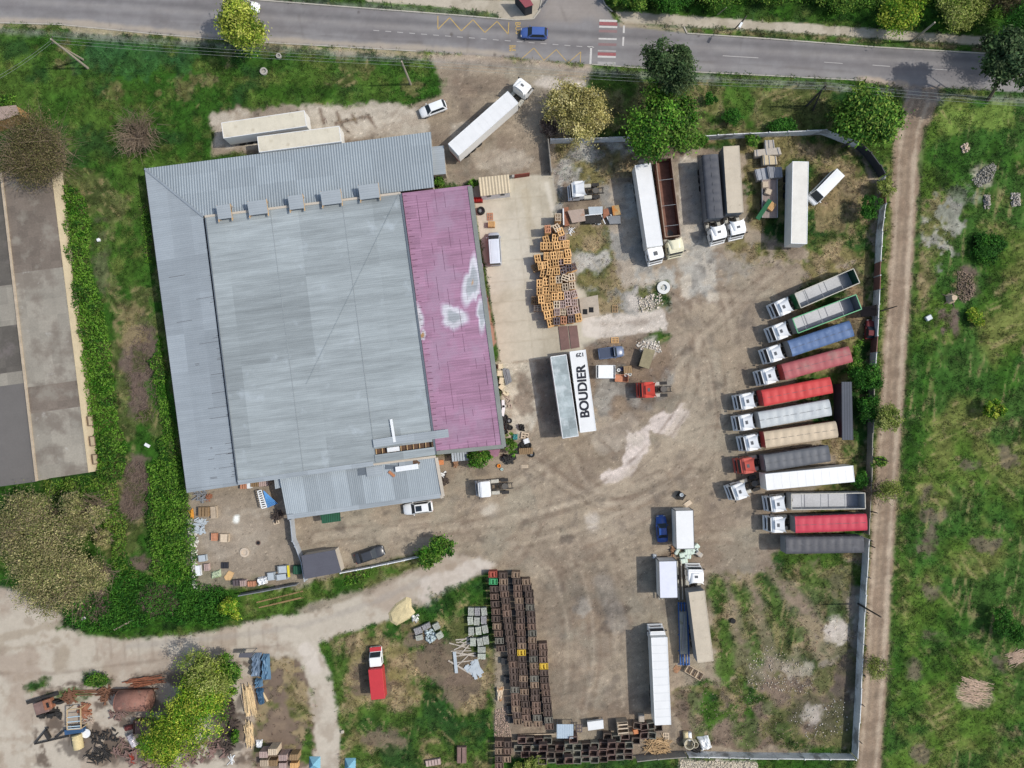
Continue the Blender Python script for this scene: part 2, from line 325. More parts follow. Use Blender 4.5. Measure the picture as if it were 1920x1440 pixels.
for c in ([(600, 1018), (850, 985), (1000, 900), (1060, 860)], [(1000, 880), (1100, 950), (1190, 960), (1300, 900)], [(1060, 850), (1090, 920), (1150, 945), (1240, 905)], [(1250, 560), (1330, 640), (1345, 780)], [(1270, 540), (1400, 505), (1500, 500)], [(880, 1000), (1000, 980), (1150, 930), (1300, 780), (1320, 640)], [(700, 1010), (900, 1000), (1080, 950)], [(1200, 1060), (1330, 1010), (1420, 1030)], [(1100, 1050), (1200, 1010), (1280, 960)], [(1290, 560), (1390, 570), (1440, 560)], [(1275, 700), (1360, 600), (1500, 490)]):
    c2 = Wn(c); c = smooth(c); stroke(c, 2.4, BROWN, rough=.7, op=.62, feather=.35, patch=.38); stroke(c, 2.4, BROWN, rough=.7, op=.62, feather=.35, off=1.9, patch=.38); stroke(c, 2.2, C3(184, 170, 150), rough=.8, op=.45, feather=.4, off=.9, patch=.36)
for b in ((1100, 1120, 100, 60, .45), (1130, 1150, 60, 30, .5), (1080, 1040, 60, 20, .5), (860, 1000, 60, 10, .4), (1050, 1300, 60, 60, .45), (1360, 1040, 50, 30, .3), (1130, 1340, 60, 30, .5), (800, 870, 60, 20, .3)): blob(*b[:4], BROWN, op=b[4], rough=3, feather=1.5)
RS = random.Random(5)
for k in range(70):
    cx, cy = RS.choice([(1250, 760), (1180, 930), (1000, 960), (1120, 1150), (1330, 620), (900, 215), (1090, 1300)]); r_ = RS.uniform(40, 190); a0 = RS.uniform(0, 6.28); da = RS.uniform(.4, 1.3); cx += RS.uniform(-60, 60); cy += RS.uniform(-50, 50)
    pts_ = [(cx + r_ * math.cos(a0 + da * t / 6), cy + r_ * .8 * math.sin(a0 + da * t / 6)) for t in range(7)]
    if any(p[0] < 940 and 300 < p[1] < 905 or p[0] > 1480 or p[1] < 120 or p[1] > 1390 or (p[1] > 1050 and p[0] < 935) or (p[0] < 1130 and 262 < p[1] < 690) or (p[0] < 1000 and p[1] > 1060) for p in pts_): continue
    stroke(pts_, RS.uniform(1.2, 3.2), RS.choice([BROWN, BROWN, C3(178, 160, 136)]), rough=1.0, op=RS.uniform(.25, .55), feather=.35, patch=RS.choice([.36, .42, .46]))
for (x, y) in [(1052, 1105), (1082, 1120), (1090, 1128), (1120, 1110), (1182, 1100), (1140, 1178), (1065, 1010), (985, 985), (1235, 700), (1310, 880), (1100, 1320), (1020, 1250), (1150, 1250), (905, 1010), (760, 1010), (640, 990), (700, 1015), (1345, 720), (1180, 1040), (1290, 660)]: blob(x, y, random.uniform(4, 9), random.uniform(3, 7), BLACK, op=random.uniform(.3, .6), rough=1.6, feather=.5)
for c in ([(1400, 1070), (1300, 1090), (1200, 1060), (1100, 1075)], [(1030, 1080), (1060, 1180), (1050, 1300)], [(1085, 1080), (1110, 1200), (1090, 1330)], [(1150, 1090), (1140, 1200), (1160, 1320)], [(1350, 560), (1370, 640), (1350, 760), (1330, 900)], [(1290, 540), (1300, 640), (1310, 760)], [(960, 1030), (1100, 1000), (1250, 930), (1340, 820)], [(1020, 880), (1010, 960), (960, 1040)]):
    c = smooth(c); stroke(c, 2.2, BROWN, rough=.8, op=.5, feather=.35, patch=.42); stroke(c, 2.2, C3(180, 166, 146), rough=.8, op=.45, feather=.35, off=.8, patch=.42); stroke(c, 2.2, BROWN, rough=.8, op=.5, feather=.35, off=1.8, patch=.42)
blob(1160, 1145, 30, 10, BLACK, op=.45, rough=1.8); blob(1090, 1130, 14, 22, GREY, op=.5); stroke([(1130, 1090), (1160, 1170)], 34, GREY, rough=1, op=.4, feather=.6)
# --- north-east yard
paint([(1040, 268), (1185, 265), (1215, 300), (1200, 330), (1160, 345), (1060, 345), (1045, 420), (1040, 330)], mixf(DRY, GREY, sstep(.5, .64, nB)), .6, rough=1.5)
paint([(1060, 425), (1140, 420), (1150, 470), (1170, 540), (1160, 555), (1100, 560), (1078, 500)], mixf(DRY, GREY, sstep(.55, .7, nB)), .5, rough=1.5)
paint([(1130, 350), (1200, 340), (1215, 500), (1260, 500), (1262, 540), (1170, 560), (1150, 460)], mixf(GREY, PALE, sstep(.4, .6, nC)), 0, rough=1.4)
paint([(1090, 545), (1250, 530), (1260, 580), (1120, 592)], mixf(GREY, DRY, sstep(.42, .6, nC)), .3, rough=1.2)
paint([(1275, 290), (1330, 300), (1345, 460), (1340, 560), (1285, 560), (1270, 480)], mixf(PALE, GREY, sstep(.4, .58, nC)), 0, rough=1.4, op=.9)
paint([(1090, 645), (1250, 622), (1262, 700), (1250, 760), (1120, 790), (1105, 700)], mixf(GREY, BROWN, sstep(.4, .6, nB)), .1, rough=1.4, op=.85)
blob(1240, 552, 18, 22, GRASS, .8, rough=1.2); blob(1230, 635, 24, 10, GRASS, .8, rough=1.4); blob(1217, 650, 16, 16, WHITE, rough=1, op=.8); blob(1200, 565, 22, 14, WHITE, rough=1.6, op=.7)
paint([(1215, 262), (1560, 250), (1612, 285), (1640, 350), (1632, 480), (1520, 520), (1480, 475), (1400, 420), (1400, 290), (1300, 270)], mixf(DRY, GRASS, sstep(.52, .66, nB)), .75, rough=1.5)
blob(1230, 285, 50, 14, BROWN, .2, rough=2); blob(1450, 480, 60, 22, mixf(DIRT, DRY, sstep(.4, .6, nC)), .3, rough=2.5); blob(1565, 380, 40, 60, BROWN, .3, op=.4, rough=3); blob(1560, 400, 30, 40, C3(150, 128, 92), .5, op=.4, rough=3)
blob(1400, 470, 30, 18, DRY, .7, rough=2); blob(1340, 500, 60, 18, GREY, op=.4, rough=3)
# --- right side between the lorries
paint([(1500, 520), (1640, 480), (1634, 700), (1622, 1060), (1500, 1052), (1480, 1010), (1560, 870), (1480, 700)], mixf(DRY, GRASS, sstep(.42, .58, nB)), .8, rough=1.5)
blob(1600, 560, 22, 60, BROWN, .3, op=.6, rough=2); blob(1600, 560, 16, 40, C3(160, 132, 100), .3, op=.5, rough=2)
for (x0, y0, x1, y1, w) in ((1340, 1090, 1350, 1180, 24), (1378, 1095, 1400, 1190, 20), (1425, 1085, 1460, 1170, 26), (1320, 1290, 1385, 1330, 40), (1340, 1190, 1400, 1260, 40), (1480, 1060, 1600, 1080, 60), (1440, 1150, 1470, 1250, 24), (1560, 1050, 1600, 1140, 50)): stroke([(x0, y0), ((x0 + x1) / 2 + 6, (y0 + y1) / 2), (x1, y1)], w, GRASS, 1, rough=2.6, feather=.6)
paint([(1270, 1290), (1600, 1230), (1600, 1410), (1270, 1400)], mixf(BROWN, DRY, sstep(.42, .56, nB)), .4, rough=2, op=.9)
blob(1390, 1290, 30, 50, GRASS, 1, rough=2.5); blob(1330, 1335, 16, 30, GRASS, 1, rough=2); blob(1455, 1240, 30, 18, PALE, rough=3, op=.45); blob(1540, 1330, 60, 40, BLACK, rough=3, op=.5); blob(1590, 1250, 26, 70, BLACK, rough=2.6, op=.6)
blob(1568, 1185, 22, 28, WHITE, rough=1.2, op=.9); blob(1605, 1160, 14, 60, GREY, rough=1.5, op=.8); paint([(1330, 1075), (1600, 1050), (1606, 1240), (1400, 1290), (1330, 1250)], mixf(BROWN, DRY, sstep(.42, .56, nC)), .35, rough=2.5, op=.6)
for (x0, y0, x1, y1, w, o_) in ((1345, 1100, 1356, 1260, 30, .9), (1385, 1095, 1420, 1230, 22, .85), (1432, 1090, 1480, 1220, 30, .85), (1500, 1075, 1560, 1150, 44, .8), (1480, 1160, 1520, 1250, 34, .7), (1370, 1280, 1400, 1380, 40, .7), (1290, 1300, 1320, 1380, 26, .6), (1440, 1330, 1470, 1400, 30, .5)): stroke(smooth([(x0, y0), ((x0 + x1) / 2 + 8, (y0 + y1) / 2), (x1, y1)]), w, mixf(GRASS, DRY, sstep(.5, .62, nC)), .9, rough=3.0, feather=.7, op=o_)
blob(1568, 1185, 22, 28, WHITE, rough=1.2, op=.8); blob(1555, 1410, 50, 8, GRASS, 1, rough=1); blob(1490, 1400, 40, 8, GRASS, 1, rough=1); blob(1520, 1342, 14, 14, WHITE, rough=1.5, op=.6); blob(1500, 1262, 26, 14, PALE, rough=2, op=.6)
# --- outside south fence
paint([(920, 1432), (1270, 1424), (1272, 1500), (920, 1500)], GRASS, 1, rough=.5); paint([(1275, 1424), (1420, 1428), (1420, 1500), (1275, 1500)], WHITE, 0, rough=.8); paint([(1420, 1428), (1605, 1424), (1605, 1500), (1420, 1500)], GRASS, 1, rough=.5)
# --- left meadow
for b in ((262, 660, 26, 70), (250, 690, 18, 60), (252, 915, 24, 62), (255, 745, 22, 34), (165, 1128, 38, 26), (300, 1122, 34, 26), (275, 1055, 20, 12)): blob(*b, BRUSH, .1, rough=1.6, op=.95)
blob(245, 610, 22, 40, C3(140, 126, 92), .5, rough=2.5, op=.7); blob(190, 480, 14, 70, BRUSH, .5, rough=2, op=.4)
for b in ((110, 120, 12, 10), (430, 110, 10, 14), (210, 175, 14, 20), (660, 125, 30, 10), (775, 165, 18, 10), (118, 92, 12, 8), (390, 150, 24, 14), (630, 150, 30, 8), (215, 190, 10, 16), (340, 170, 30, 12)): blob(*b, DRY, .6, rough=3, op=.6)
stroke([(0, 48), (110, 50), (300, 66), (420, 76), (560, 88), (790, 104)], 8, C3(160, 148, 118), .3, rough=2.2, op=.9)
blob(250, 110, 120, 30, C3(56, 96, 58), 1, rough=3, op=.4); blob(560, 170, 80, 14, LUSH, 1, rough=2, op=.7); blob(520, 95, 30, 8, DRY, .6, rough=1.5)
# --- field features at right
blob(1755, 420, 42, 66, mixf(GREY, DRY, sstep(.42, .55, nC)), .4, rough=3.2, op=.75); blob(1740, 490, 28, 40, mixf(GREY, GRASS, sstep(.42, .55, nC)), .4, rough=3.2, op=.6); blob(1730, 520, 20, 60, DRY, .5, rough=2.5); blob(1812, 530, 26, 34, BRUSH, .2, rough=1.4)
blob(1842, 328, 22, 16, PALE, .2, rough=1.8, op=.7); blob(1800, 360, 30, 20, GREY, .3, rough=2.5, op=.5); blob(1775, 600, 24, 14, BRUSH, .4, rough=2.5)
for b in ((1740, 935, 10, 16), (1745, 970, 20, 10), (1740, 1000, 14, 10), (1730, 1030, 16, 10), (1812, 870, 16, 8), (1850, 1020, 22, 10), (1740, 1105, 14, 14), (1755, 1195, 20, 10), (1715, 1255, 12, 16), (1890, 860, 20, 20), (1735, 1415, 24, 14), (1890, 1240, 26, 14)): blob(*b, BRUSH, .4, rough=1.8, op=.75)
for b in ((1840, 470, 40, 30), (1860, 540, 30, 40), (1730, 750, 12, 100), (1690, 1100, 10, 160), (1780, 300, 40, 60), (1880, 300, 40, 30), (1770, 1240, 40, 50), (1780, 1170, 30, 30), (1890, 700, 20, 40), (1700, 900, 12, 120)): blob(*b, LUSH, 1, rough=3, op=.6)
paint([(1755, 205), (1900, 190), (1905, 240), (1770, 250)], C3(112, 132, 62), 1, rough=2, op=.7)
blob(1830, 1300, 34, 26, C3(176, 160, 138), .4, rough=1.6, op=.5)
# --- dirt track
TR = [(1725, 150), (1728, 190), (1708, 240), (1701, 300), (1697, 380), (1692, 470), (1686, 560), (1679, 650), (1674, 740), (1667, 830), (1661, 920), (1656, 1010), (1651, 1100), (1646, 1200), (1640, 1300), (1632, 1400), (1624, 1500)]
stroke(TR, 60, DRY, .6, rough=1.6, op=.5)
stroke(TR[:5], 56, TRK, 0, rough=.8, zone=4); stroke(TR[3:], 46, TRK, 0, rough=.6, zone=4)
stroke(TR, 7, C3(178, 162, 142), rough=.8, off=1.1, op=.8); stroke(TR, 5, C3(128, 113, 98), rough=.6, off=.25, op=.7); stroke(TR, 5, C3(174, 158, 138), rough=.8, off=-1.3, op=.7); stroke(TR, 3, C3(130, 116, 102), rough=.5, off=-.75, op=.5)
stroke([(x + 27, y) for x, y in TR[2:]], 10, LUSH, 1, rough=1.5, op=.8)
# --- asphalt road
TOPE = [(-80, -45), (200, -20), (480, 0), (700, 17), (860, 29), (965, 38), (1000, 36), (1012, 20), (1022, -40), (1112, -40), (1135, 10), (1155, 42), (1200, 52), (1290, 62), (1440, 72), (1640, 88), (1860, 101), (2050, 114)]
BOTE = [(2050, 182), (1900, 172), (1790, 166), (1690, 162), (1620, 151), (1440, 142), (1320, 136), (1110, 121), (960, 108), (780, 96), (640, 88), (480, 79), (300, 65), (110, 46), (0, 43), (-80, 44)]
paint(TOPE + BOTE, ASPH, 0, feather=.12, rough=.06, zone=1)
MID = [(-60, 5), (200, 22), (480, 42), (700, 58), (960, 75), (1140, 88), (1300, 98), (1500, 110), (1700, 125), (1990, 146)]
for off, w, c, o_ in ((1.9, 10, C3(104, 101, 101), .75), (-.3, 8, C3(108, 104, 104), .6), (3.9, 8, C3(118, 114, 113), .5), (-2.2, 9, C3(146, 142, 138), .5), (-4.2, 8, C3(148, 143, 138), .5), (.9, 5, C3(146, 141, 136), .5)): stroke(MID, w, c, None, feather=.6, rough=1.2, op=o_, off=off)
stroke([(-60, 38), (110, 40), (300, 58), (480, 73), (780, 90), (960, 102)], 9, C3(168, 156, 140), None, rough=.8, op=.8, feather=.4)
paint([(1012, 40), (1022, -10), (1112, -10), (1150, 40)], C3(150, 141, 132), None, feather=1.2, rough=1, op=.7)
paint([(1690, 158), (1770, 160), (1760, 190), (1700, 190)], mixf(ASPH, TRK, sstep(.3, .7, nC)), 0, rough=1.2, op=.8); stroke([(1610, 148), (1700, 160)], 12, C3(178, 160, 140), None, rough=1, op=.8)
for c, w, f, o_ in (([(300, 40), (480, 56), (640, 70), (790, 80)], 1.2, BLACK, .35), ([(1180, 104), (1320, 116), (1450, 124), (1600, 135)], 1.2, BLACK, .35), ([(560, 30), (570, 74)], .9, BLACK, .3), ([(1390, 80), (1384, 132)], .9, BLACK, .3), ([(880, 48), (876, 98)], .9, BLACK, .25), ([(200, 12), (206, 48)], .9, BLACK, .3), ([(1050, 10), (1062, 40)], .9, BLACK, .3)): stroke(c, w, f, None, feather=.25, rough=.8, op=o_)
for (x, y, rx, ry, o_) in ((330, 48, 40, 6, .3), (1240, 84, 26, 5, .35), (1480, 92, 60, 5, .25), (700, 66, 60, 4, .25), (1100, 60, 14, 6, .3), (940, 84, 40, 5, .25), (90, 30, 50, 5, .25)): blob(x, y, rx, ry, C3(104, 100, 98), None, op=o_, rough=.8, a=4)
for (x, y) in ((672, 23), (847, 64), (1310, 68), (928, 103), (968, 103), (1392, 68)): blob(x, y, 2.6, 2.4, BLACK, None, op=.7, rough=.2, feather=.15)
# --- pavements
paint([(690, 3), (860, 14), (930, 20), (935, 34), (965, 38), (1000, 36), (1012, 20), (1022, -40), (640, -40)], PAVE, 0, feather=.12, rough=.08, zone=5)
paint([(640, -40), (1000, -40), (985, 10), (900, 5), (860, 0)], mixf(GRASS, DRY, sstep(.45, .6, nC)), .9, rough=.6, zone=0)
paint([(860, -2), (1012, 2), (1022, -40), (1016, -40), (1006, 24), (965, 30), (900, 22), (820, 12), (700, 0)], PAVE, 0, feather=.15, rough=.1, zone=5)
paint([(1148, 20), (1330, 33), (1500, 44), (1700, 58), (1895, 74), (1888, 87), (1700, 76), (1500, 62), (1310, 51), (1165, 43)], PAVE, 0, feather=.15, rough=.3, zone=5)
stroke([(1165, 45), (1290, 58)], 8, C3(166, 152, 130), 0, rough=1, op=.8); stroke([(1300, 57), (1500, 68), (1700, 82), (1860, 94)], 9, mixf(GRASS, DRY, sstep(.4, .6, nC)), .8, rough=.8)
paint([(1135, 5), (1160, -40), (2000, -40), (2000, 60), (1890, 66), (1700, 52), (1500, 38), (1330, 27), (1150, 16)], mixf(LUSH, GRASS, sstep(.45, .6, nB)), 1, feather=.3, rough=.8)
# fine variation of the ground itself: clods, blades, dust streaks
def anis(lx, ly, ang, seed):
    r = np.random.default_rng(seed); c, s = math.cos(R(ang)), math.sin(R(ang)); u = (P2[:, 0] * c + P2[:, 1] * s) / lx + 900; v = (-P2[:, 0] * s + P2[:, 1] * c) / ly + 900; g = r.random((512, 512)); iu = np.floor(u).astype(int); iv = np.floor(v).astype(int); tu = u - iu; tv = v - iv
    a = g[iv % 512, iu % 512] * (1 - tu) + g[iv % 512, (iu + 1) % 512] * tu; b = g[(iv + 1) % 512, iu % 512] * (1 - tu) + g[(iv + 1) % 512, (iu + 1) % 512] * tu; return a * (1 - tv) + b * tv
AN = np.where(nD < .44, anis(2.2, .38, 25, 5), np.where(nD < .54, anis(1.8, .35, -50, 6), anis(2.4, .4, 80, 7)))
AN2 = anis(5, .5, 18, 8)
veg = sstep(.2, .7, GR); soft = np.isin(ZN, (0, 4))
COLF *= (1 + veg * ((nE - .5) * 1.2 + (AN - .5) * .65 + (nW - .5) * .3) + (1 - veg) * soft * ((nE - .5) * .34 + (AN2 - .5) * .24 + (nW - .5) * .09) + (~soft) * ((nE - .5) * .14 + (nW - .5) * .05))[:, None]
COLF = mixf(COLF, C3(150, 134, 98), veg * sstep(.66, .86, AN) * sstep(.4, .6, nB) * .6 * (GR < .95))
spk = (nW > .985) & (ZN == 0) & (GR < .5); COLF[spk] *= rng.choice([.55, 1.4], spk.sum())[:, None]
COLF = np.clip(COLF, .004, .9)
# ---- meshes from the field
MG = mat('ground_soil', None, attr=True, rough=.95, n1=(1.6, .14), n2=(7, .28), spec=.1, bump=.06)
MR = mat('asphalt', None, attr=True, rough=.85, n1=(.8, .04), n2=(14, .10), spec=.25, streak=[(.06, 2.2, .05)])
MC = mat('concrete_slab', None, attr=True, rough=.9, n1=(1.2, .07), n2=(9, .10), spec=.15)
MP = mat('paving', None, attr=True, rough=.9, n1=(1.5, .08), n2=(8, .14), spec=.15)
vid = np.arange(NP).reshape(NY, NX)
QF = np.stack([vid[:-1, :-1].ravel(), vid[:-1, 1:].ravel(), vid[1:, 1:].ravel(), vid[1:, :-1].ravel()], 1)
FZ = ZN[QF[:, 0]]
def zone_obj(z, name, m):
    q = QF[FZ == z]; u, inv = np.unique(q.ravel(), return_inverse=True)
    co = np.zeros((len(u), 3)); co[:, :2] = P2[u]
    co[:, 2] = 0
    o = obj(name, fast_mesh(name, co, inv.reshape(-1, 4), COLF[u], m)); tag(o, kind='structure'); return o
zone_obj(0, 'ground', MG); zone_obj(1, 'road', MR); zone_obj(2, 'concrete_yard', MC); zone_obj(3, 'service_road', MC); zone_obj(4, 'dirt_track', MG); zone_obj(5, 'pavement', MP)
far = MB(); x0, x1, y0, y1, B = gx[0], gx[-1], gy[0], gy[-1], 2500
far.quad((-B, -B, -.01), (B, -B, -.01), (B, y0 + .02, -.01), (-B, y0 + .02, -.01)); far.quad((-B, y1 - .02, -.01), (B, y1 - .02, -.01), (B, B, -.01), (-B, B, -.01)); far.quad((-B, y0, -.01), (x0 + .02, y0, -.01), (x0 + .02, y1, -.01), (-B, y1, -.01)); far.quad((x1 - .02, y0, -.01), (B, y0, -.01), (B, y1, -.01), (x1 - .02, y1, -.01))
tag(far.build('surrounding_ground', M('far_field', 86, 106, 48, n1=(.02, .3), n2=(.5, .2), rough=.95)), kind='structure')
# ---- grass blades
def sample_ground(xy):
    ix = np.clip(((xy[:, 0] - gx[0]) / ST).astype(int), 0, NX - 1); iy = np.clip(((xy[:, 1] - gy[0]) / ST).astype(int), 0, NY - 1); return iy * NX + ix
MLEAF = mat('leaf', None, attr=True, rough=.7, n1=None, n2=None, trans=.22, spec=.15)
def blades():
    n = 230000; xy = np.stack([rng.uniform(-86, 86, n), rng.uniform(-66, 66, n)], 1); gi = sample_ground(xy)
    dens = GR[gi] * (.25 + .75 * sstep(.4, .6, nC[gi])); keep = rng.random(n) < dens; xy = xy[keep]; gi = gi[keep]; n = len(xy); k = 4
    xy = np.repeat(xy, k, 0) + rng.normal(0, .13, (n * k, 2)); col = np.repeat(COLF[gi] * rng.uniform(.6, 1.65, (n, 1)) * rng.uniform(.9, 1.1, (n, 3)), k, 0); n *= k
    a = rng.uniform(0, 2 * np.pi, n); l = rng.uniform(.15, .42, n); z = rng.uniform(.08, .32, n); w = rng.uniform(.03, .07, n)
    dx, dy = np.cos(a), np.sin(a); co = np.zeros((n, 3, 3))
    co[:, 0, 0] = xy[:, 0] - dy * w; co[:, 0, 1] = xy[:, 1] + dx * w; co[:, 1, 0] = xy[:, 0] + dy * w; co[:, 1, 1] = xy[:, 1] - dx * w
    co[:, 2, 0] = xy[:, 0] + dx * l; co[:, 2, 1] = xy[:, 1] + dy * l; co[:, 2, 2] = z; co[:, :2, 2] = .01
    c = np.repeat(col, 3, 0)
    return tag(obj('grass', fast_mesh('grass', co.reshape(-1, 3), np.arange(n * 3).reshape(-1, 3), c, MLEAF)), 'green and dry grass blades covering the meadow and verges', 'grass', kind='stuff')
blades()
# ================================================================ buildings
def roof_slab(fr, pts, name, m, parent, th=.1):
    P = [fr.L(*p) for p in pts]; mb = MB(); mb.prism([(p.x, p.y) for p in P], [p.z - th for p in P], [p.z for p in P]); return mb.build(name, m, parent)
def walls_under(fr, pts, name, m, parent, inset=.25, drop=.12, base=0.0):
    P = [fr.L(*p) for p in pts]; c = sum(P, Vector()) / len(P); Q = []
    for p in P:
        d = Vector((p.x - c.x, p.y - c.y, 0)); d = d * (1 - inset / max(d.length, .1)); Q.append((c.x + d.x, c.y + d.y, p.z - drop))
    mb = MB(); mb.prism([(q[0], q[1]) for q in Q], base, [q[2] for q in Q]); return mb.build(name, m, parent)
M_ROOF = M('roof_sheet_blue_grey', 147, 154, 155, rough=.6, n1=(.07, .07), n2=(3, .03), panel=(11.6, 6.3, .13), streak=[(.10, 1.3, .20), (.04, .3, .14), (.35, 3.5, .10)], rib=('Y', .33, .015), bump=.012, spec=.3, stain=(S(182, 191, 196), .3, .60, .45))
M_ROOFN = M('roof_sheet_north', 146, 155, 160, rough=.5, n1=(.15, .05), n2=(3, .04), panel=(6.1, 3.1, .07), streak=[(1.1, .08, .06)], rib=('X', .42, .10), bump=.05, spec=.4)
M_ROOFW = M('roof_sheet_west', 152, 159, 163, rough=.5, n1=(.12, .04), n2=(3, .03), panel=(3.4, 6, .10), streak=[(.1, 1.2, .10), (.3, .05, .06)], rib=('Y', .35, .02), bump=.015, spec=.4)
M_ROOFS = M('roof_sheet_south', 148, 156, 160, rough=.5, n1=(.2, .05), n2=(3, .04), panel=(2.3, 30, .22), rib=('X', .3, .03), bump=.02, spec=.4, streak=[(1.2, .06, .10), (.1, .1, .06)])
M_PINK = M('roof_sheet_magenta', 152, 114, 137, rough=.6, n1=(.12, .10), n2=(4, .05), panel=(2.6, 1.2, .10), streak=[(.2, 3.6, .22), (.05, .5, .08)], rib=('Y', .4, .03), bump=.015, spec=.3, stain=(S(156, 130, 150), .16, .50, .7), stain2=(S(186, 160, 180), 1.3, .66, .4))
M_GALV = M('bare_galvanised', 176, 184, 188, rough=.45, n1=(.8, .12), n2=(4, .08), stain=(S(160, 120, 80), .9, .66, .8), spec=.5)
M_TRIM = M('grey_trim', 140, 148, 154, rough=.5); M_DARK = M('dark_gap', 34, 34, 36, rough=.9); M_WALL = M('rendered_wall', 190, 180, 165, n1=(.4, .12)); M_REDW = M('red_wall', 170, 96, 88, n1=(.5, .15))
M_RUST = M('rusty_steel', 118, 84, 64, rough=.85, n1=(1.1, .3), n2=(6, .2)); M_WOOD = M('raw_wood', 190, 160, 120, n1=(1.5, .2), n2=(8, .1)); M_WHITE = M('white_paint', 226, 228, 228, rough=.5, n1=(.6, .05))
M_STEEL = M('dull_steel', 128, 130, 132, rough=.5, n1=(1, .12)); M_CONC = M('cast_concrete', 170, 166, 158, rough=.9, n1=(.7, .16), n2=(6, .12)); M_GLASS = mat('dark_glass', (.018, .026, .034), rough=.3, n1=None, n2=None, spec=.35)
M_RUB = mat('black_rubber', (.022, .022, .022), rough=.9, n1=None, n2=(9, .2), spec=.2)
fr = Frame(600, 600, 7.3)
wh = thing('warehouse', 'large warehouse with blue grey sheet roofs and one faded magenta roof bay', 'warehouse', fr.o, fr.a)
NL = [(271, 316, 3.6), (808, 247, 3.6), (814, 351, 4.7), (380, 405, 4.7)]; WL = [(271, 316, 3.6), (381, 406, 4.7), (444, 908, 4.7), (350, 922, 3.6)]
MAIN = [(384, 406, 5.1), (751, 362, 5.3), (811, 828, 5.3), (702, 842, 5.2), (703, 854, 5.2), (812, 839, 5.3), (816, 853, 5.3), (446, 905, 5.1)]
PK = [(754, 362, 4.9), (882, 347, 4.3), (947, 838, 4.3), (819, 851, 4.9)]; SL = [(524, 896, 4.5), (817, 857, 4.5), (830, 931, 3.6), (539, 972, 3.6)]
MQ = [MAIN[0], MAIN[1], MAIN[6], MAIN[7]]
walls_under(fr, [(x, y, 3.4) for x, y, h in NL], 'wall', M_WALL, wh); walls_under(fr, [(x, y, 3.4) for x, y, h in WL], 'wall', M_WALL, wh)
walls_under(fr, [(x, y, 4.2) for x, y, h in MQ], 'wall', M_WALL, wh); walls_under(fr, PK, 'wall', M_REDW, wh); walls_under(fr, SL, 'wall', M_WALL, wh, .5)
tag(roof_slab(fr, NL, 'roof', M_ROOFN, wh), 'ribbed grey lean-to roof along the truck side'); roof_slab(fr, WL, 'roof', M_ROOFW, wh)
tag(roof_slab(fr, MAIN, 'roof', M_ROOF, wh), 'main blue grey sheet roof with an open gap'); tag(roof_slab(fr, PK, 'roof', M_PINK, wh), 'faded magenta sheet roof'); roof_slab(fr, SL, 'roof', M_ROOFS, wh)
roof_slab(fr, [(514, 898, 3.9), (526, 896, 3.9), (528, 914, 3.7), (516, 917, 3.7)], 'roof', M_ROOFS, wh)
# edges, seams, flashings
def strip(name, m, pts, w, parent, fr=fr, t=.06):
    mb = MB(); P = [fr.L(*p) for p in pts]
    for a, b in zip(P[:-1], P[1:]): mb.bar(a, b, w, t)
    return mb.build(name, m, parent)
strip('ridge_flashing', M_TRIM, [(271, 316, 3.68), (381, 406, 4.78)], .35, wh)
strip('gutter_and_shade_line', M_DARK, [(383, 410, 4.76), (446, 905, 4.76)], .28, wh); strip('flashing', M('dark_trim', 96, 104, 112), [(385, 409, 5.2), (446, 904, 5.2)], .16, wh)  # wide dark strip paints in the shadow line of the step to the main roof
strip('flashing', M_WALL, [(384, 406, 5.15), (751, 362, 5.35)], .35, wh, t=.14); strip('flashing', M('dark_trim', 96, 104, 112), [(751, 362, 5.38), (817, 852, 5.38)], .3, wh)
strip('flashing', M_ROOFW, [(446, 905, 5.22), (700, 869, 5.3)], .7, wh); strip('flashing', M('grey_green_flashing', 128, 132, 126, n1=(.5, .15)), [(881, 349, 4.4), (945, 838, 4.4)], .7, wh)
strip('flashing', M('grey_green_flashing', 0, 0, 0), [(819, 849, 4.95), (945, 837, 4.4)], .6, wh); strip('gutter_and_shade_line', M_DARK, [(271, 317, 3.55), (350, 922, 3.55)], .12, wh); strip('gutter_and_shade_line', M_ROOFW, [(350, 921, 3.66), (446, 907, 4.7)], .5, wh)
strip('ridge_cap', M_ROOFW, [(700, 832, 5.5), (765, 822, 5.55), (841, 812, 5.45)], 1.25, wh); strip('roof_sheet', M_ROOF, [(703, 860, 5.33), (815, 845, 5.42)], 1.15, wh)
strip('flashing', M_WALL, [(690, 872, 4.7), (817, 856, 4.75)], .35, wh); strip('fascia', M_WALL, [(818, 858, 4.5), (831, 930, 3.65), (826, 932, 3.62)], .5, wh, t=.25); strip('fascia', M_ROOFW, [(539, 970, 3.68), (830, 929, 3.68)], .7, wh)
mb = MB(); P = [fr.L(*p) for p in [(698, 840, 4.55), (812, 824, 4.55), (814, 842, 4.5), (699, 858, 4.5)]]; mb.prism([(p.x, p.y) for p in P], 4.4, 4.5); mb.build('ceiling_boards', M('old_boards', 96, 74, 58, n1=(1, .35), n2=(5, .3)), wh)
for k in range(10):
    x = 705 + k * 11.6; strip('purlin', M_WOOD, [(x, 842 - (x - 702) * .137, 4.75), (x + 1, 853 - (x - 702) * .137, 4.75)], .14, wh)
strip('loose_sheet', M_WHITE, [(726, 844, 5.0), (749, 841, 5.0)], .7, wh)
for t_ in (1 / 3, .70):
    strip('sheet_lap', M('lap_grey', 141, 148, 150), [(384 + (751 - 384) * t_, 406 - 44 * t_, 5.115 + .2 * t_), (446 + (700 - 446) * t_ * 1.46, 905 - 52 * t_, 5.115 + .2 * t_)], .09, wh, t=.02)
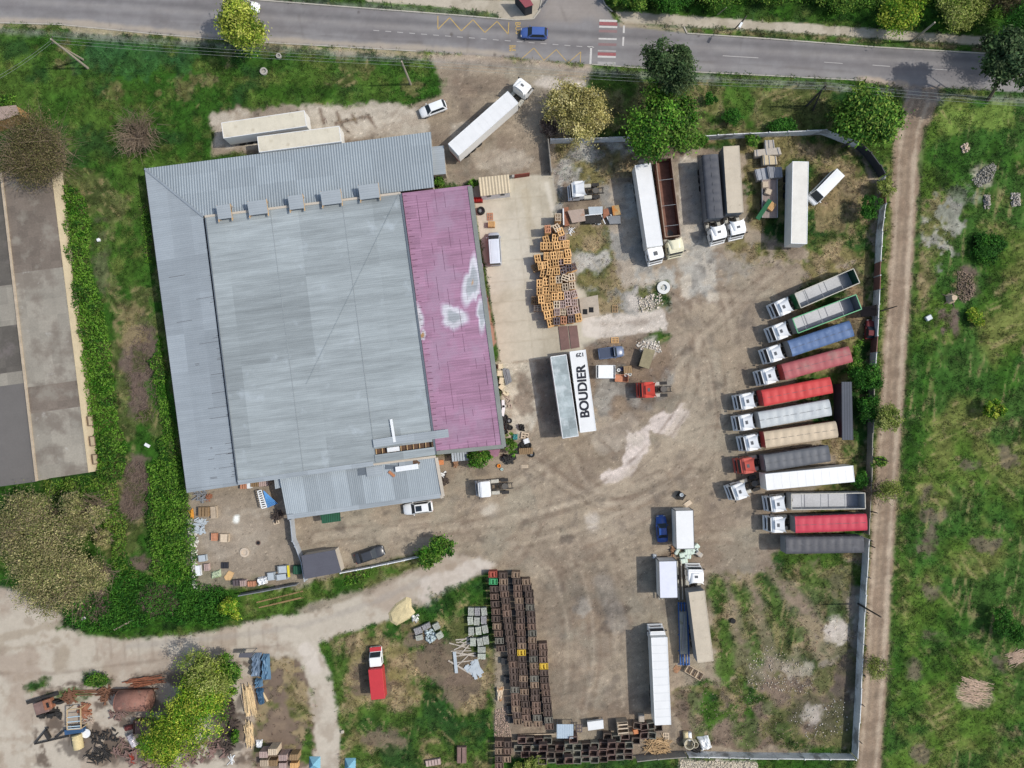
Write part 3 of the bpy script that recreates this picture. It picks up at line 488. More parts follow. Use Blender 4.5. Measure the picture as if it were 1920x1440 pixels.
# dark grey seams on the west bay, dark pink seams on the magenta bay
mb = MB()
for k in range(46):
    t = random.choice([random.uniform(.1, .6), random.uniform(.45, .75), random.uniform(.84, .98)]); L = random.choice([.4, .6, .9, 2.6]) * random.uniform(.6, 1.3)
    a = Vector((*fr.L(384 + (444 - 384) * t, 410 + (905 - 410) * t, 4.7).xy, 0)) if random.random() < .75 else Vector((*fr.L(330 + 80 * t, 410 + 500 * t, 4.2).xy, 0))
    for dx0 in (0,):
        w0 = fr.L(271 + (350 - 271) * t, 316 + (922 - 316) * t, 3.6); w1 = fr.L(381 + 63 * t, 406 + 502 * t, 4.7); f = lambda x: w1.z + (w0.z - w1.z) * (w1.x - x) / (w1.x - w0.x) + .01
        mb.bar((a.x - L, a.y - .03, f(a.x - L)), (a.x, a.y, f(a.x)), .06, .012)
mb.build('open_seams', M('seam_dark_grey', 92, 92, 96), wh)
mb = MB()
p0 = [fr.L(*p) for p in PK]
def on_pink(u, v): return (p0[0] * (1 - u) + p0[1] * u) * (1 - v) + (p0[3] * (1 - u) + p0[2] * u) * v
for k in range(60):
    u = random.choice([.2, .33, .47, .60, .74, .87]); v = random.random(); l = random.uniform(.02, .1); a = on_pink(u, v); b = on_pink(u, min(1, v + l)); mb.bar(a + Vector((0, 0, .005)), b + Vector((0, 0, .005)), .05, .012)
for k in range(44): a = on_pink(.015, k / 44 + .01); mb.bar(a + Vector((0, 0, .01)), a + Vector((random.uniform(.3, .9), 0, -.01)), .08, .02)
mb.build('open_seams', M('seam_dark_pink', 104, 70, 92), wh)
M_PP = mat('roof_patch', None, attr=True, rough=.6, n1=(.12, .10), n2=(4, .05), panel=(2.6, 1.2, .10), streak=[(.2, 3.6, .22), (.05, .5, .08)], rib=('Y', .4, .03), bump=.015, spec=.3)
def patch(cx, cy, rx, ry, cols, name, seed, h0=.012):
    r = random.Random(seed); n = 40; V = []; Cc = []; q = fr.L(cx, cy, 4.6); a, b = p0[0], p0[1]
    shp = [1 + .20 * math.sin(2 * t + seed) + .13 * math.sin(3 * t + seed * 2) + .09 * math.sin(5 * t + seed) + r.uniform(-.05, .05) for t in [2 * math.pi * k / n for k in range(n)]]
    us = [i / (len(cols) - 1) for i in range(len(cols))]
    for u, c in zip(us, cols):
        for k in range(n):
            t = 2 * math.pi * k / n; w = shp[k] * u * (1 + r.uniform(-.04, .04)); x, y = cx + rx * w * math.cos(t), cy + ry * w * math.sin(t); z = 4.5
            for _ in range(2): m_ = fr.L(x, y, z); uu = max(0, min(1, (m_.x - a.x) / (b.x - a.x))); z = a.z + (b.z - a.z) * uu
            m_ = fr.L(x, y, z); V.append((m_.x, m_.y, z + h0)); Cc.append(c)
    F_ = [(i * n + k, i * n + (k + 1) % n, (i + 1) * n + (k + 1) % n, (i + 1) * n + k) for i in range(len(cols) - 1) for k in range(n)]
    obj(name, fast_mesh(name, np.array(V), np.array(F_)[:, ::-1], np.array(Cc), M_PP), wh)
PKC = S(152, 114, 137); PW_, PG_, PM_ = S(190, 188, 194), S(154, 158, 162), S(168, 146, 164); RU_ = S(168, 132, 92)
patch(850, 594, 25, 32, [PG_, PG_, PG_, PW_, PW_, PM_, PKC], 'worn_patch', 1); patch(886, 530, 21, 50, [RU_, PG_, PG_, PG_, PW_, PW_, PM_, PKC], 'worn_patch', 3, .016); patch(903, 588, 13, 34, [PG_, PG_, PG_, PW_, PM_, PKC], 'worn_patch', 5, .020); patch(787, 598, 8, 36, [PG_, PW_, PW_, PM_, PKC], 'worn_patch', 7, .024); patch(792, 629, 7, 11, [RU_, RU_, PW_, PM_], 'worn_patch', 9, .028)
# patches of new sheet on the main roof
for (x0, y0, x1, y1) in ((702, 822, 731, 834),): roof_slab(fr, [(x0, y0 + 2, 5.36), (x1, y0 - 2, 5.36), (x1 + 1, y1 - 2, 5.36), (x0 + 1, y1 + 2, 5.36)], 'roof_sheet', M('bright_sheet', 190, 198, 202), wh, .03)
roof_slab(fr, [(686, 877, 4.6), (716, 873, 4.6), (718, 890, 4.5), (688, 894, 4.5)], 'roof_sheet', M_ROOFW, wh, .05); roof_slab(fr, [(670, 879, 4.5), (686, 876, 4.5), (688, 890, 4.4), (672, 892, 4.4)], 'roof_sheet', M('dark_sheet', 98, 106, 114), wh, .05)
# raised ventilation hoods
for i, (x, y, w, d) in enumerate(((420, 397, 26, 26), (483, 389, 36, 26), (555, 379, 28, 26), (621, 370, 38, 26), (692, 359, 38, 27))):
    c = fr.L(x, y, 6.1); v = thing('roof_vent', None, None, (c.x, c.y, 0)); v.parent = wh
    MB().box((0, 0, 6.1), (w / 12.3, d / 12.3, .07), rx=R(6)).build('hood', M_ROOFW, v); fmb = MB()
    for sx in (-1, 1):
        for sy in (-1, 1): fmb.bar((sx * w / 28, sy * d / 28, 4.8), (sx * w / 25, sy * d / 25, 6.02), .1)
        fmb.bar((sx * w / 25, -d / 18, 5.75), (sx * w / 25, d / 22, 5.95), .1)
    fmb.bar((-w / 25, 0, 5.98), (w / 25, 0, 5.98), .08); [fmb.bar((sx * w / 25, -d / 18, 5.98), (sx * w / 25, d / 22, 5.98), .08) for sx in (-1, 1)]; fmb.build('frame', M_WOOD, v); MB().box((0, 0, 5.3), (w / 15, d / 17, .7)).build('vent_opening', M_DARK, v)
# roof top oddments
o = thing('plank', 'long white plank lying across the blue grey warehouse roof', 'plank', (0, 0, 0)); tag(MB().bar(W(733, 786, 5.5), W(740, 829, 5.55), .42, .06).build('board', M_WHITE, o)); 
o = thing('roof_duct', 'white boxed duct with torn sheets on the lower southern roof', 'duct'); MB().bar(W(742, 880, 4.6), W(784, 874, 4.7), .8, .5).build('duct_box', M_WHITE, o); MB().bar(W(748, 869, 4.5), W(774, 866, 4.5), 1.1, .35).build('cover_sheet', M_ROOFW, o); MB().bar(W(722, 874, 4.45), W(744, 873, 4.4), 1.0, .06).build('base_sheet', M('dark_sheet', 0, 0, 0), o); MB().bar(W(776, 862, 4.5), W(786, 870, 4.4), 1.6, .05).build('torn_membrane', M('old_boards', 0, 0, 0), o)
tag(MB().bar(W(729, 884, 4.4), W(740, 893, 4.35), .4, .2).build('plank', M('orange_board', 176, 120, 84, n1=(2, .3)), None), 'short rust coloured board left lying near the white roof duct', 'plank')
# small annex, cabin, booth, awning
def hut(name, label, pts, mroof, mwall, cat='shed', th=.12, over=.15, win=None, group=None):
    x = sum(p[0] for p in pts) / 4; y = sum(p[1] for p in pts) / 4; f = Frame(x, y, math.degrees(math.atan2(-(pts[1][1] - pts[0][1]), pts[1][0] - pts[0][0])), pts[0][2])
    t = thing(name, label, cat, f.o, f.a, group); roof_slab(f, pts, 'roof', mroof, t, th); walls_under(f, pts, 'wall', mwall, t, over, th)
    if win:
        P = [f.L(*p) for p in pts]; yy = min(P[2].y, P[3].y) + over * .7; xs = (min(p.x for p in P), max(p.x for p in P))
        for k in range(win): MB().box((xs[0] + (xs[1] - xs[0]) * (k + .6) / (win + .2), yy - .04, 1.9), (.7, .06, .6)).build('window', M_GLASS, t)
    return t
hut('annex', 'small grey flat roofed annex at the corner of the ribbed roof', [(809, 275, 2.8), (832, 273, 2.8), (836, 326, 2.8), (812, 328, 2.8)], M_ROOFW, M_WALL)
hut('site_cabin', 'beige ribbed roof cabin with small windows beside the concrete yard', [(897, 333, 2.7), (954, 327, 2.7), (957.5, 361, 2.7), (901, 368, 2.7)], M('beige_sheet', 196, 180, 152, rib=('X', .5, .14), n1=(.5, .1), bump=.04), M_WHITE, 'cabin', win=2)
hut('gate_booth', 'small dark grey flat roofed booth with red trim by the lane', [(565, 1042, 2.8), (628, 1031, 2.8), (640, 1073, 2.8), (571, 1086, 2.8)], M('bitumen_roof', 88, 88, 96, n1=(.5, .08)), M_WALL, 'booth')
o = thing('awning', 'green corrugated awning sticking out from under the southern roof', 'awning'); MB().prism([(W(*p).x, W(*p).y) for p in ((600, 964, 2.5), (637, 958, 2.5), (639, 977, 2.5), (604, 982, 2.5))], 2.4, 2.46).build('sheet', M('green_sheet', 40, 84, 62, rib=('X', .35, .15)), o)
po = MB(); [po.bar((*W(*p, 2.4).xy, 0), (*W(*p, 2.4).xy, 2.4), .08) for p in ((603, 979), (637, 975))]; po.build('post', M_STEEL, o)
tag(hut('roller_shutter_porch', 'narrow dark grey ribbed shelter roof behind the parked lorries near the fence', [(1578, 716, 3.0), (1597, 716, 3.0), (1600, 825, 3.0), (1579, 825, 3.0)], M('dark_ribbed_sheet', 76, 80, 88, rib=('X', .4, .12), n1=(.5, .1)), M('dark_wall', 60, 62, 66), 'shelter', over=.3)).name = 'shelter'
# old building on the left
fb = Frame(80, 600, 7.3); ob = thing('storage_building', 'long old storage building with patched grey brown felt roofs and pale side wall', 'building', fb.o, fb.a)
M_RB = M('felt_brown', 112, 102, 92, n1=(.25, .18), n2=(4, .12), panel=(1.5, 1.05, .12), stain=(S(140, 134, 122), .3, .52, .7), stain2=(S(180, 172, 160), 1.4, .68, .8)); M_RL = M('felt_light', 144, 138, 126, n1=(.25, .16), n2=(4, .10), panel=(1.5, 2.6, .12), stain=(S(112, 102, 92), .22, .50, .7), stain2=(S(180, 176, 168), .6, .62, .6)); M_RD = M('felt_dark', 94, 89, 82, n1=(.3, .16), n2=(4, .12), panel=(1.5, 1.05, .10), stain=(S(116, 108, 104), .4, .55, .7)); M_RG = M('felt_asphalt', 108, 104, 100, n1=(.3, .08), n2=(4, .06))
def yseg(xa0, ya0, xa1, ya1, xb0, yb0, xb1, yb1, segs, h0, h1):
    for t0, t1, m in segs:
        roof_slab(fb, [(xa0 + (xa1 - xa0) * t0, ya0 + (ya1 - ya0) * t0, h0), (xb0 + (xb1 - xb0) * t0, yb0 + (yb1 - yb0) * t0, h1), (xb0 + (xb1 - xb0) * t1, yb0 + (yb1 - yb0) * t1, h1), (xa0 + (xa1 - xa0) * t1, ya0 + (ya1 - ya0) * t1, h0)], 'roof', m, ob)
yseg(3, 322, 71, 900, 94, 311, 165, 886, [(0, .33, M_RB), (.33, .70, M_RL), (.70, .785, M_RB), (.785, 1, M_RL)], 3.6, 3.2)
yseg(-75, 335, -20, 915, 0, 325, 68, 903, [(0, .36, M_RD), (.36, .49, M_RL), (.49, .64, M_RD), (.64, .68, M_RL), (.68, 1, M_RG)], 3.1, 3.3)
strip('parapet', M('pale_parapet', 178, 162, 140, n1=(1, .2)), [(2, 324, 3.75), (69, 902, 3.7)], .35, ob, fb, .22)
P = [fb.L(*p) for p in ((3, 322, 3.4), (94, 311, 3.1), (165, 886, 3.1), (71, 900, 3.4))]; MB().prism([(p.x * .995, p.y) for p in P], 0, [p.z - .06 for p in P]).build('wall', M('cream_wall', 216, 198, 168, n1=(.4, .12), n2=(3, .1)), ob)
P = [fb.L(*p) for p in ((-75, 335, 3.), (1, 325, 3.1), (67, 902, 3.1), (-20, 914, 3.))]; MB().prism([(p.x, p.y) for p in P], 0, [p.z - .06 for p in P]).build('wall', M_WALL, ob)
for (x, y) in ((163, 790), (167, 828), (172, 862)):
    q = fb.L(x, y, 2); wf = MB(); [wf.box((q.x + .3, q.y + s * .75, 1.6), (.12, .1, 1.3)) for s in (-1, 1)]; [wf.box((q.x + .3, q.y, z), (.12, 1.6, .1)) for z in (.95, 2.25)]; wf.build('window_frame', M('old_frame', 110, 92, 78), ob); MB().box((q.x + .22, q.y, 1.6), (.08, 1.4, 1.2)).build('window', M('boarded_window', 196, 178, 150), ob)
hut('outbuilding', 'low outbuilding with weathered roof and ochre wall at the left edge', [(-40, 204, 3), (30, 197, 3), (36, 214, 3), (-30, 236, 3)], M('pale_felt', 160, 140, 128, n1=(.6, .15)), M('ochre_wall', 190, 146, 96, n1=(.6, .1)), 'outbuilding')
hut('kiosk', 'dark red roofed kiosk at the top road corner', [(964, -12, 2.8), (988, -12, 2.8), (1000, 9, 2.8), (985, 14, 2.8)], M('red_dark_roof', 140, 74, 80), M('dark_wall', 60, 62, 66), 'kiosk')
# ================================================================ fences
M_FCONC = M('fence_concrete', 214, 214, 212, n1=(.35, .25), n2=(4, .15), stain=(S(112, 108, 102), .45, .52, .75)); M_FD = M('fence_concrete_dark', 150, 144, 134, n1=(.5, .2), n2=(5, .15)); M_MESH = M('dark_fence_metal', 58, 60, 66, rough=.6)
def fence(name, label, pts, h=2.2, m=M_FCONC, step=3.0, th=.12, tall=0, cat='fence', group=None, alt=None):
    P = [Vector(W(x, y, 0)) for x, y in pts]; t = thing(name, label, cat, P[0], 0, group); k = 0; h *= .9
    for a, b in zip(P[:-1], P[1:]):
        n = max(1, round((b - a).length / step)); d = (b - a) / n; e = d.normalized()
        for i in range(n):
            p = a + d * i - P[0]; q = p + d; z = h + random.uniform(-.12, .08)
            mm = alt if (alt and random.random() < .18) else m
            MB().bar(p + e * .08 + Vector((0, 0, z / 2)), q - e * .08 + Vector((0, 0, z / 2 + random.uniform(-.04, .04))), th, z).build('panel', mm, t)
            MB().box((p.x, p.y, (h + .1) / 2), (.18, .18, h + .1), rz=math.atan2(e.y, e.x)).build('post', m, t)
            if tall and k % 2 == 0: MB().bar(p, p + Vector((.1, 0, tall)), .1).build('post', M_MESH, t)
            k += 1
    return t
M_BRK = M('red_brick_panel', 130, 92, 84, n1=(2, .2))
fence('concrete_fence', 'old concrete panel fence behind the yellow blossoming tree', [(1032, 269), (1100, 267), (1180, 265), (1230, 264)])
fence('concrete_fence', 'short concrete side wall beside the red gate opening', [(1027, 269), (1033, 330)], 2.0, M_FD)
fence('concrete_fence', 'concrete fence curving behind the beige roofed trailer and slab piles', [(1310, 263), (1400, 258), (1540, 252), (1602, 276)])
fence('metal_fence', 'dark metal fence panels around the rounded north-east corner of the yard', [(1604, 277), (1622, 294), (1640, 318), (1648, 334)], 2.3, M_MESH, 2)
fence('concrete_fence', 'pale concrete fence with tall dark posts along the dirt track', [(1648, 338), (1650, 388), (1643, 440), (1639, 520), (1636, 600), (1630, 694)], 2.2, M_FCONC, 2.6, tall=3.0, alt=M_BRK)
fence('concrete_fence', 'weathered fence stretch half hidden by shrubs beside the dark shelter', [(1630, 700), (1628, 780), (1624, 900), (1620, 1000)], 2.0, M_FD, 2.6)
fence('concrete_fence', 'light grey concrete fence stretch leading down past the burnt ground', [(1619, 1008), (1613, 1110), (1608, 1200), (1603, 1310), (1597, 1412)], 2.2, M_FCONC, 2.6, tall=2.9)
fence('concrete_fence', 'light concrete fence closing the yard beside the pile of pale rubble', [(1594, 1413), (1500, 1412), (1400, 1411), (1285, 1408)], 2.2, M_FCONC, 3.6)
fence('concrete_fence', 'grey concrete fence behind the heap of brown sticks', [(1281, 1408), (1230, 1412), (1190, 1417)], 2.2, M_FD, 3.6)
fence('metal_fence', 'low grey fence closing the scrap yard on the lane side', [(455, 1112), (500, 1104), (562, 1092)], 1.8, M_STEEL)
fence('metal_fence', 'low pale fence beside the parked dark car and round bush', [(642, 1071), (700, 1060), (790, 1041)], 1.5, M_WHITE)
fence('metal_fence', 'bent grey sheet fence between the scrap yard and the green awning', [(551, 972), (555, 1010), (560, 1020), (572, 1052), (578, 1086)], 2.2, M('sheet_fence', 170, 176, 182), 2.5)
g = thing('gate', 'rust red sliding gate lying across the yard entrance', 'gate', W(962, 331)); MB().bar(Vector(W(964, 331, .9)) - g.location, Vector(W(993, 327, .9)) - g.location, .12, 1.6).build('gate_leaf', M('red_oxide', 128, 62, 50, n1=(2, .2)), g); MB().bar(Vector(W(962, 330, 0)) - g.location, Vector(W(962, 330, 1.9)) - g.location, .4).build('gate_post', M_CONC, g)
g = thing('rail_fence', 'short metal railing beside the side street corner', 'railing'); [MB().bar(W(1030, -4, z), W(1018, 12, z), .08).build('rail', M_STEEL, g) for z in (.5, 1.0)]; [MB().bar(W(x, y, 0), W(x, y, 1.0), .08).build('post', M_STEEL, g) for x, y in ((1030, -4), (1024, 4), (1018, 12))]
# kerbs
M_KERB = M('kerb_stone', 176, 170, 158, n1=(.8, .12))
def kerb(pts, w=.18, h=.13, name='kerb'):
    mb = MB(); P = [Vector(W(x, y, 0)) for x, y in pts]
    for a, b in zip(P[:-1], P[1:]): mb.bar(a + Vector((0, 0, h / 2)), b + Vector((0, 0, h / 2)), w, h)
    tag(mb.build(name, M_KERB), kind='structure')
kerb(TOPE[:7]); kerb([(1000, 36), (1012, 20), (1022, -40)]); kerb([(1112, -40), (1135, 10), (1148, 22)]); kerb([(1282, 50), (1288, 63), (1440, 73), (1640, 88.5), (1860, 101), (2050, 114)]); kerb([(0, 43), (110, 46), (300, 65), (480, 79), (640, 88), (780, 96)], .14, .08); kerb([(1110, 121), (1320, 136), (1440, 142), (1620, 151)], .14, .08)
# ================================================================ road paint
M_YP = M('yellow_road_paint', 186, 156, 92, n1=(3, .15), n2=(12, .2)); M_WP = M('white_road_paint', 196, 192, 186, n1=(3, .1), n2=(12, .2)); M_RP = M('red_road_paint', 150, 92, 92, n1=(3, .2), n2=(12, .2)); M_WPF = M('worn_white_paint', 166, 162, 158, n1=(3, .1), n2=(12, .2))
def flat(name, m, polys, z=.008):
    mb = MB()
    for poly in polys: mb.add([(*W(x, y).xy, z) for x, y in poly], [tuple(range(len(poly)))])
    return tag(mb.build(name, m), kind='structure')
def seg(a, b, w): 
    dx, dy = b[0] - a[0], b[1] - a[1]; l = math.hypot(dx, dy); nx, ny = -dy / l * w / 2, dx / l * w / 2; return [(a[0] + nx, a[1] + ny), (a[0] - nx, a[1] - ny), (b[0] - nx, b[1] - ny), (b[0] + nx, b[1] + ny)]
zz = [(821, 30), (821, 55), (843, 33), (865, 58), (887, 37), (909, 61), (932, 40), (953, 64), (954, 42)]; z2 = [(963, 97), (958, 86), (946, 98)]; z3 = [(977, 111), (1001, 90), (1020, 113), (1043, 93), (1065, 118), (1089, 97), (1088, 119)]
flat('road_marking', M_YP, [seg(a, b, 1.5) for a, b in zip(zz[:-1], zz[1:])] + [seg(a, b, 1.2) for a, b in zip(z3[:-1], z3[1:])] + [seg((957, 96), (957, 88), 1.2), seg((956, 87), (964, 95), 1.2)])
def letters(txt, a, b, hpx, m, name, z, bold=.0, parent=None, kind=None):
    """flat lettering whose baseline runs from photo pixel a to b"""
    cu = bpy.data.curves.new('txt', 'FONT'); cu.body = txt; cu.size = 1; ob_ = bpy.data.objects.new('t', cu); COL.objects.link(ob_); bpy.context.view_layer.update()
    me = bpy.data.meshes.new_from_object(ob_.evaluated_get(bpy.context.evaluated_depsgraph_get())); bpy.data.objects.remove(ob_)
    xs = [v.co.x for v in me.vertices]; ys = [v.co.y for v in me.vertices]; A = Vector(W(*a, z)); B = Vector(W(*b, z)); e = (B - A); L = e.length; e.normalize(); n = Vector((-e.y, e.x, 0)); hh = hpx / 11.6 * (H - z) / H
    for v in me.vertices:
        u = (v.co.x - min(xs)) / (max(xs) - min(xs)) * L; w = (v.co.y - min(ys)) / (max(ys) - min(ys)) * hh; v.co = A + e * u + n * w
    if bold:
        vs = [v.co.copy() for v in me.vertices]; fs = [tuple(p.vertices) for p in me.polygons]; V = []; F2 = []
        for k, (du, dv) in enumerate([(a_, b_) for a_ in (-1, -.4, .4, 1) for b_ in (-.6, .6)]):
            o_ = len(V); V += [v + e * du * bold * hh * .8 + n * dv * bold * hh * .5 + Vector((0, 0, k * .0015)) for v in vs]; F2 += [tuple(i + o_ for i in f) for f in fs]
        me = bpy.data.meshes.new(name); me.from_pydata(V, [], F2)
    me.materials.clear(); me.materials.append(m); o = obj(name, me, parent)
    if kind: tag(o, kind=kind)
    return o
letters('BUS', (966, 42), (967, 64), 10, M_YP, 'road_marking', .009, .01, kind='structure'); letters('BUS', (955, 85), (955, 96), 12, M_YP, 'road_marking', .009, .01, kind='structure')
flat('lane_marking', M_WPF, [seg((812 + k * 22.4, 65.5 + k * 1.75), (823 + k * 22.4, 66.4 + k * 1.75), 1.5) for k in range(-5, 14)] + [seg((1355, 104.5), (1422, 108.5), 1.6), seg((1545, 116.5), (1580, 119), 1.3), seg((1636, 122), (1669, 124.5), 1.6), seg((1740, 129), (1775, 131), 1.3)])
cb = lambda y, m, h=4.2, dx=0: flat('crosswalk', m, [[(1124 + dx, y - h / 2), (1158 + dx, y - h / 2 + 1), (1157.6 + dx, y + h / 2 + 1), (1123.6 + dx, y + h / 2)]])
for y, m, h, dx in ((38.5, M_WP, 4, 0), (44, M_RP, 6.5, 0), (50, M_WP, 3.5, -.5), (58, M('worn_red_paint', 138, 112, 110), 5, -.7), (72.5, M_WP, 3, -1.5), (83, M('worn_red_paint', 0, 0, 0), 5, -2), (95, M_WPF, 2.5, -3), (101, M_RP, 6, -3), (106, M_WP, 3.6, -3.2), (118, M_WPF, 5, -3.4)): cb(y, m, h, dx)
flat('stop_line', M_WP, [seg((1170, 48), (1169.5, 62), 3.6), seg((1169, 69), (1168, 86), 3.2), seg((1108.5, 88), (1107, 120), 3.8), seg((1101, 87), (1112, 87.5), 1)])
# ================================================================ poles and wires
M_PC = M('pole_concrete', 168, 158, 142, n1=(1, .1)); M_PD = M('pole_dark', 72, 68, 64)
NAD = (965, 745)
def pole(label, b, t, m=M_PC, arm=1.2, r=.16, extra=None, lamp=False, group='poles along the roads'):
    db = math.hypot(b[0] - NAD[0], b[1] - NAD[1]); dt = math.hypot(t[0] - NAD[0], t[1] - NAD[1]); h = H * (1 - db / dt); B = Vector(W(*b, 0)); o = thing('utility_pole' if not lamp else 'street_lamp', label, 'pole' if not lamp else 'street lamp', B, 0, group)
    T = Vector(W(*t, h)) - B
    MB().tube([(0, 0, 0), T], [r * 1.25, r * .8], 8).build('shaft', m, o)
    if arm: a = MB(); a.bar(T + Vector((0, -arm / 2, -.4)), T + Vector((0, arm / 2, -.4)), .1); [a.cyl(T + Vector((0, s * arm * .42, -.25)), .06, .25, 6) for s in (-1, 0, 1)]; a.build('cross_arm', M_PD, o)
    if extra: MB().tube([Vector(W(*extra, 0)) - B, T * .8], [r * 1.1, r * .7], 8).build('strut', m, o)
    if lamp: MB().bar(T, T + Vector((-.8, -1.2, .15)), .1).build('arm', m, o); MB().box(T + Vector((-1.0, -1.5, .12)), (.35, .9, .16), rz=-.5).build('lamp_head', M_WHITE, o)
    return B + T
pa = pole('concrete A-frame pole leaning over the meadow in the top left', (165, 128), (95, 73), extra=(156, 112)); pb = pole('pale concrete pole near the white hatchback on the meadow tip', (770, 158), (753, 115))
pc = pole('grey pole with a slanting strut on the grass near the dark-trunked corner', (1512, 199), (1549, 160), M_PD, extra=(1524, 207)); pole('plain grey pole rising from the verge beside the pavement', (1710, 77), (1753, 42), arm=0)
pole('street lamp with pale head above the pavement by the crossing', (1378, 54), (1400, 30), M_PD, 0, .09, lamp=True); pole('dark pole crossing the dirt track near the burnt ground', (1609, 1132), (1652, 1157), M_PD, 0, .13); pole('short dark pole at the tail of the open silver trailer', (1624, 956), (1645, 962), M_PD, 0, .1)
pole('short dark pole at the tail of the dark grey trailer', (1622, 1019), (1641, 1027), M_PD, 0, .1); pd = pole('thin dark pole beside the black fence shelter and the track', (1652, 583), (1682, 574), M_PD, 0, .1); pole('pole with pale tip leaning over the track near the dark shelter', (1630, 855), (1666, 865), M_PD, 0, .1); pole('dark pole inside the rounded concrete fence corner', (1579, 275), (1612, 257), M_PD, 0, .14)
pole('thin pale post on the hedge side of the pavement', (1345, 28), (1362, 14), M_PC, 0, .07); pole('small post by the upper pavement grass strip', (735, 14), (731, 2), M_PD, 0, .06)
def wires(name, label, a, b, offs, sag=.6, r=.016):
    o = thing(name, label, 'wires'); a = Vector(a); b = Vector(b)
    for k, (dx, dy, dz) in enumerate(offs): MB().tube([a.lerp(b, t / 8) + Vector((dx, dy, dz - sag * 4 * (t / 8) * (1 - t / 8))) for t in range(9)], r, 4, False).build('wire', M('wire_grey', 150, 156, 150), o)
of3 = [(0, -.5, -.2), (0, 0, -.2), (0, .5, -.2)]
wires('power_lines', 'three thin wires crossing the top left meadow between the pale poles', pa, pb, of3); wires('power_lines', 'three wires spanning from the entrance over the dark tree to the strutted pole', pb, pc, of3, 1.0); wires('power_lines', 'wires from the strutted pole over the track mouth to the right edge', pc, Vector(W(2000, 196, 8)), of3); wires('power_lines', 'two wires running from the A-frame pole down to the left edge', pa, Vector(W(-60, 170, 8)), of3[:2])
tag(MB().tube([Vector(W(749, 361, 5.5)).lerp(Vector(W(575, 720, 5.45)), t / 6) for t in range(7)], .018, 4).build('cable', M('thin_dark_cable', 130, 138, 140)), 'thin cable lying diagonally across the blue grey roof', 'cable')
# ================================================================ vegetation
def leafcloud(cen, nrm, size, cols, aspect=.45):
    n = len(cen); a = rng.normal(size=(n, 3)); nr = nrm + rng.normal(size=(n, 3)) * .75; nr /= np.linalg.norm(nr, axis=1)[:, None]
    u = np.cross(nr, a); u /= np.linalg.norm(u, axis=1)[:, None] + 1e-9; v = np.cross(nr, u); s = size[:, None]
    co = np.stack([cen - u * s, cen - v * s * aspect, cen + u * s, cen + v * s * aspect], 1); return co.reshape(-1, 3), np.arange(n * 4).reshape(-1, 4), np.repeat(cols, 4, 0)
PAL = {'bright': [(80, 126, 36), (56, 104, 26), (100, 140, 48), (42, 80, 24), (96, 120, 50), (70, 92, 40)], 'yellow': [(150, 160, 62), (112, 134, 44), (178, 180, 92), (84, 108, 36)], 'blossom': [(178, 166, 104), (150, 142, 84), (196, 186, 130), (120, 118, 66)], 'dark': [(56, 78, 44), (70, 92, 54), (88, 104, 68), (46, 66, 40)], 'mid': [(64, 104, 32), (46, 84, 26), (92, 128, 46), (116, 138, 58)], 'olive': [(146, 142, 94), (158, 150, 106), (112, 120, 66), (132, 122, 92), (92, 98, 58)], 'brownish': [(98, 92, 60), (112, 100, 74), (82, 84, 46)], 'sparse': [(128, 140, 66), (150, 156, 90), (98, 120, 46)], 'deep': [(44, 92, 26), (34, 74, 22), (66, 112, 36)], 'yg': [(126, 150, 40), (90, 130, 30), (164, 172, 66), (70, 110, 30)], 'brush': [(116, 98, 88), (96, 80, 74), (140, 122, 106)]}
M_BARK = M('bark', 108, 96, 84, n1=(2, .2)); 
GF = 1.12
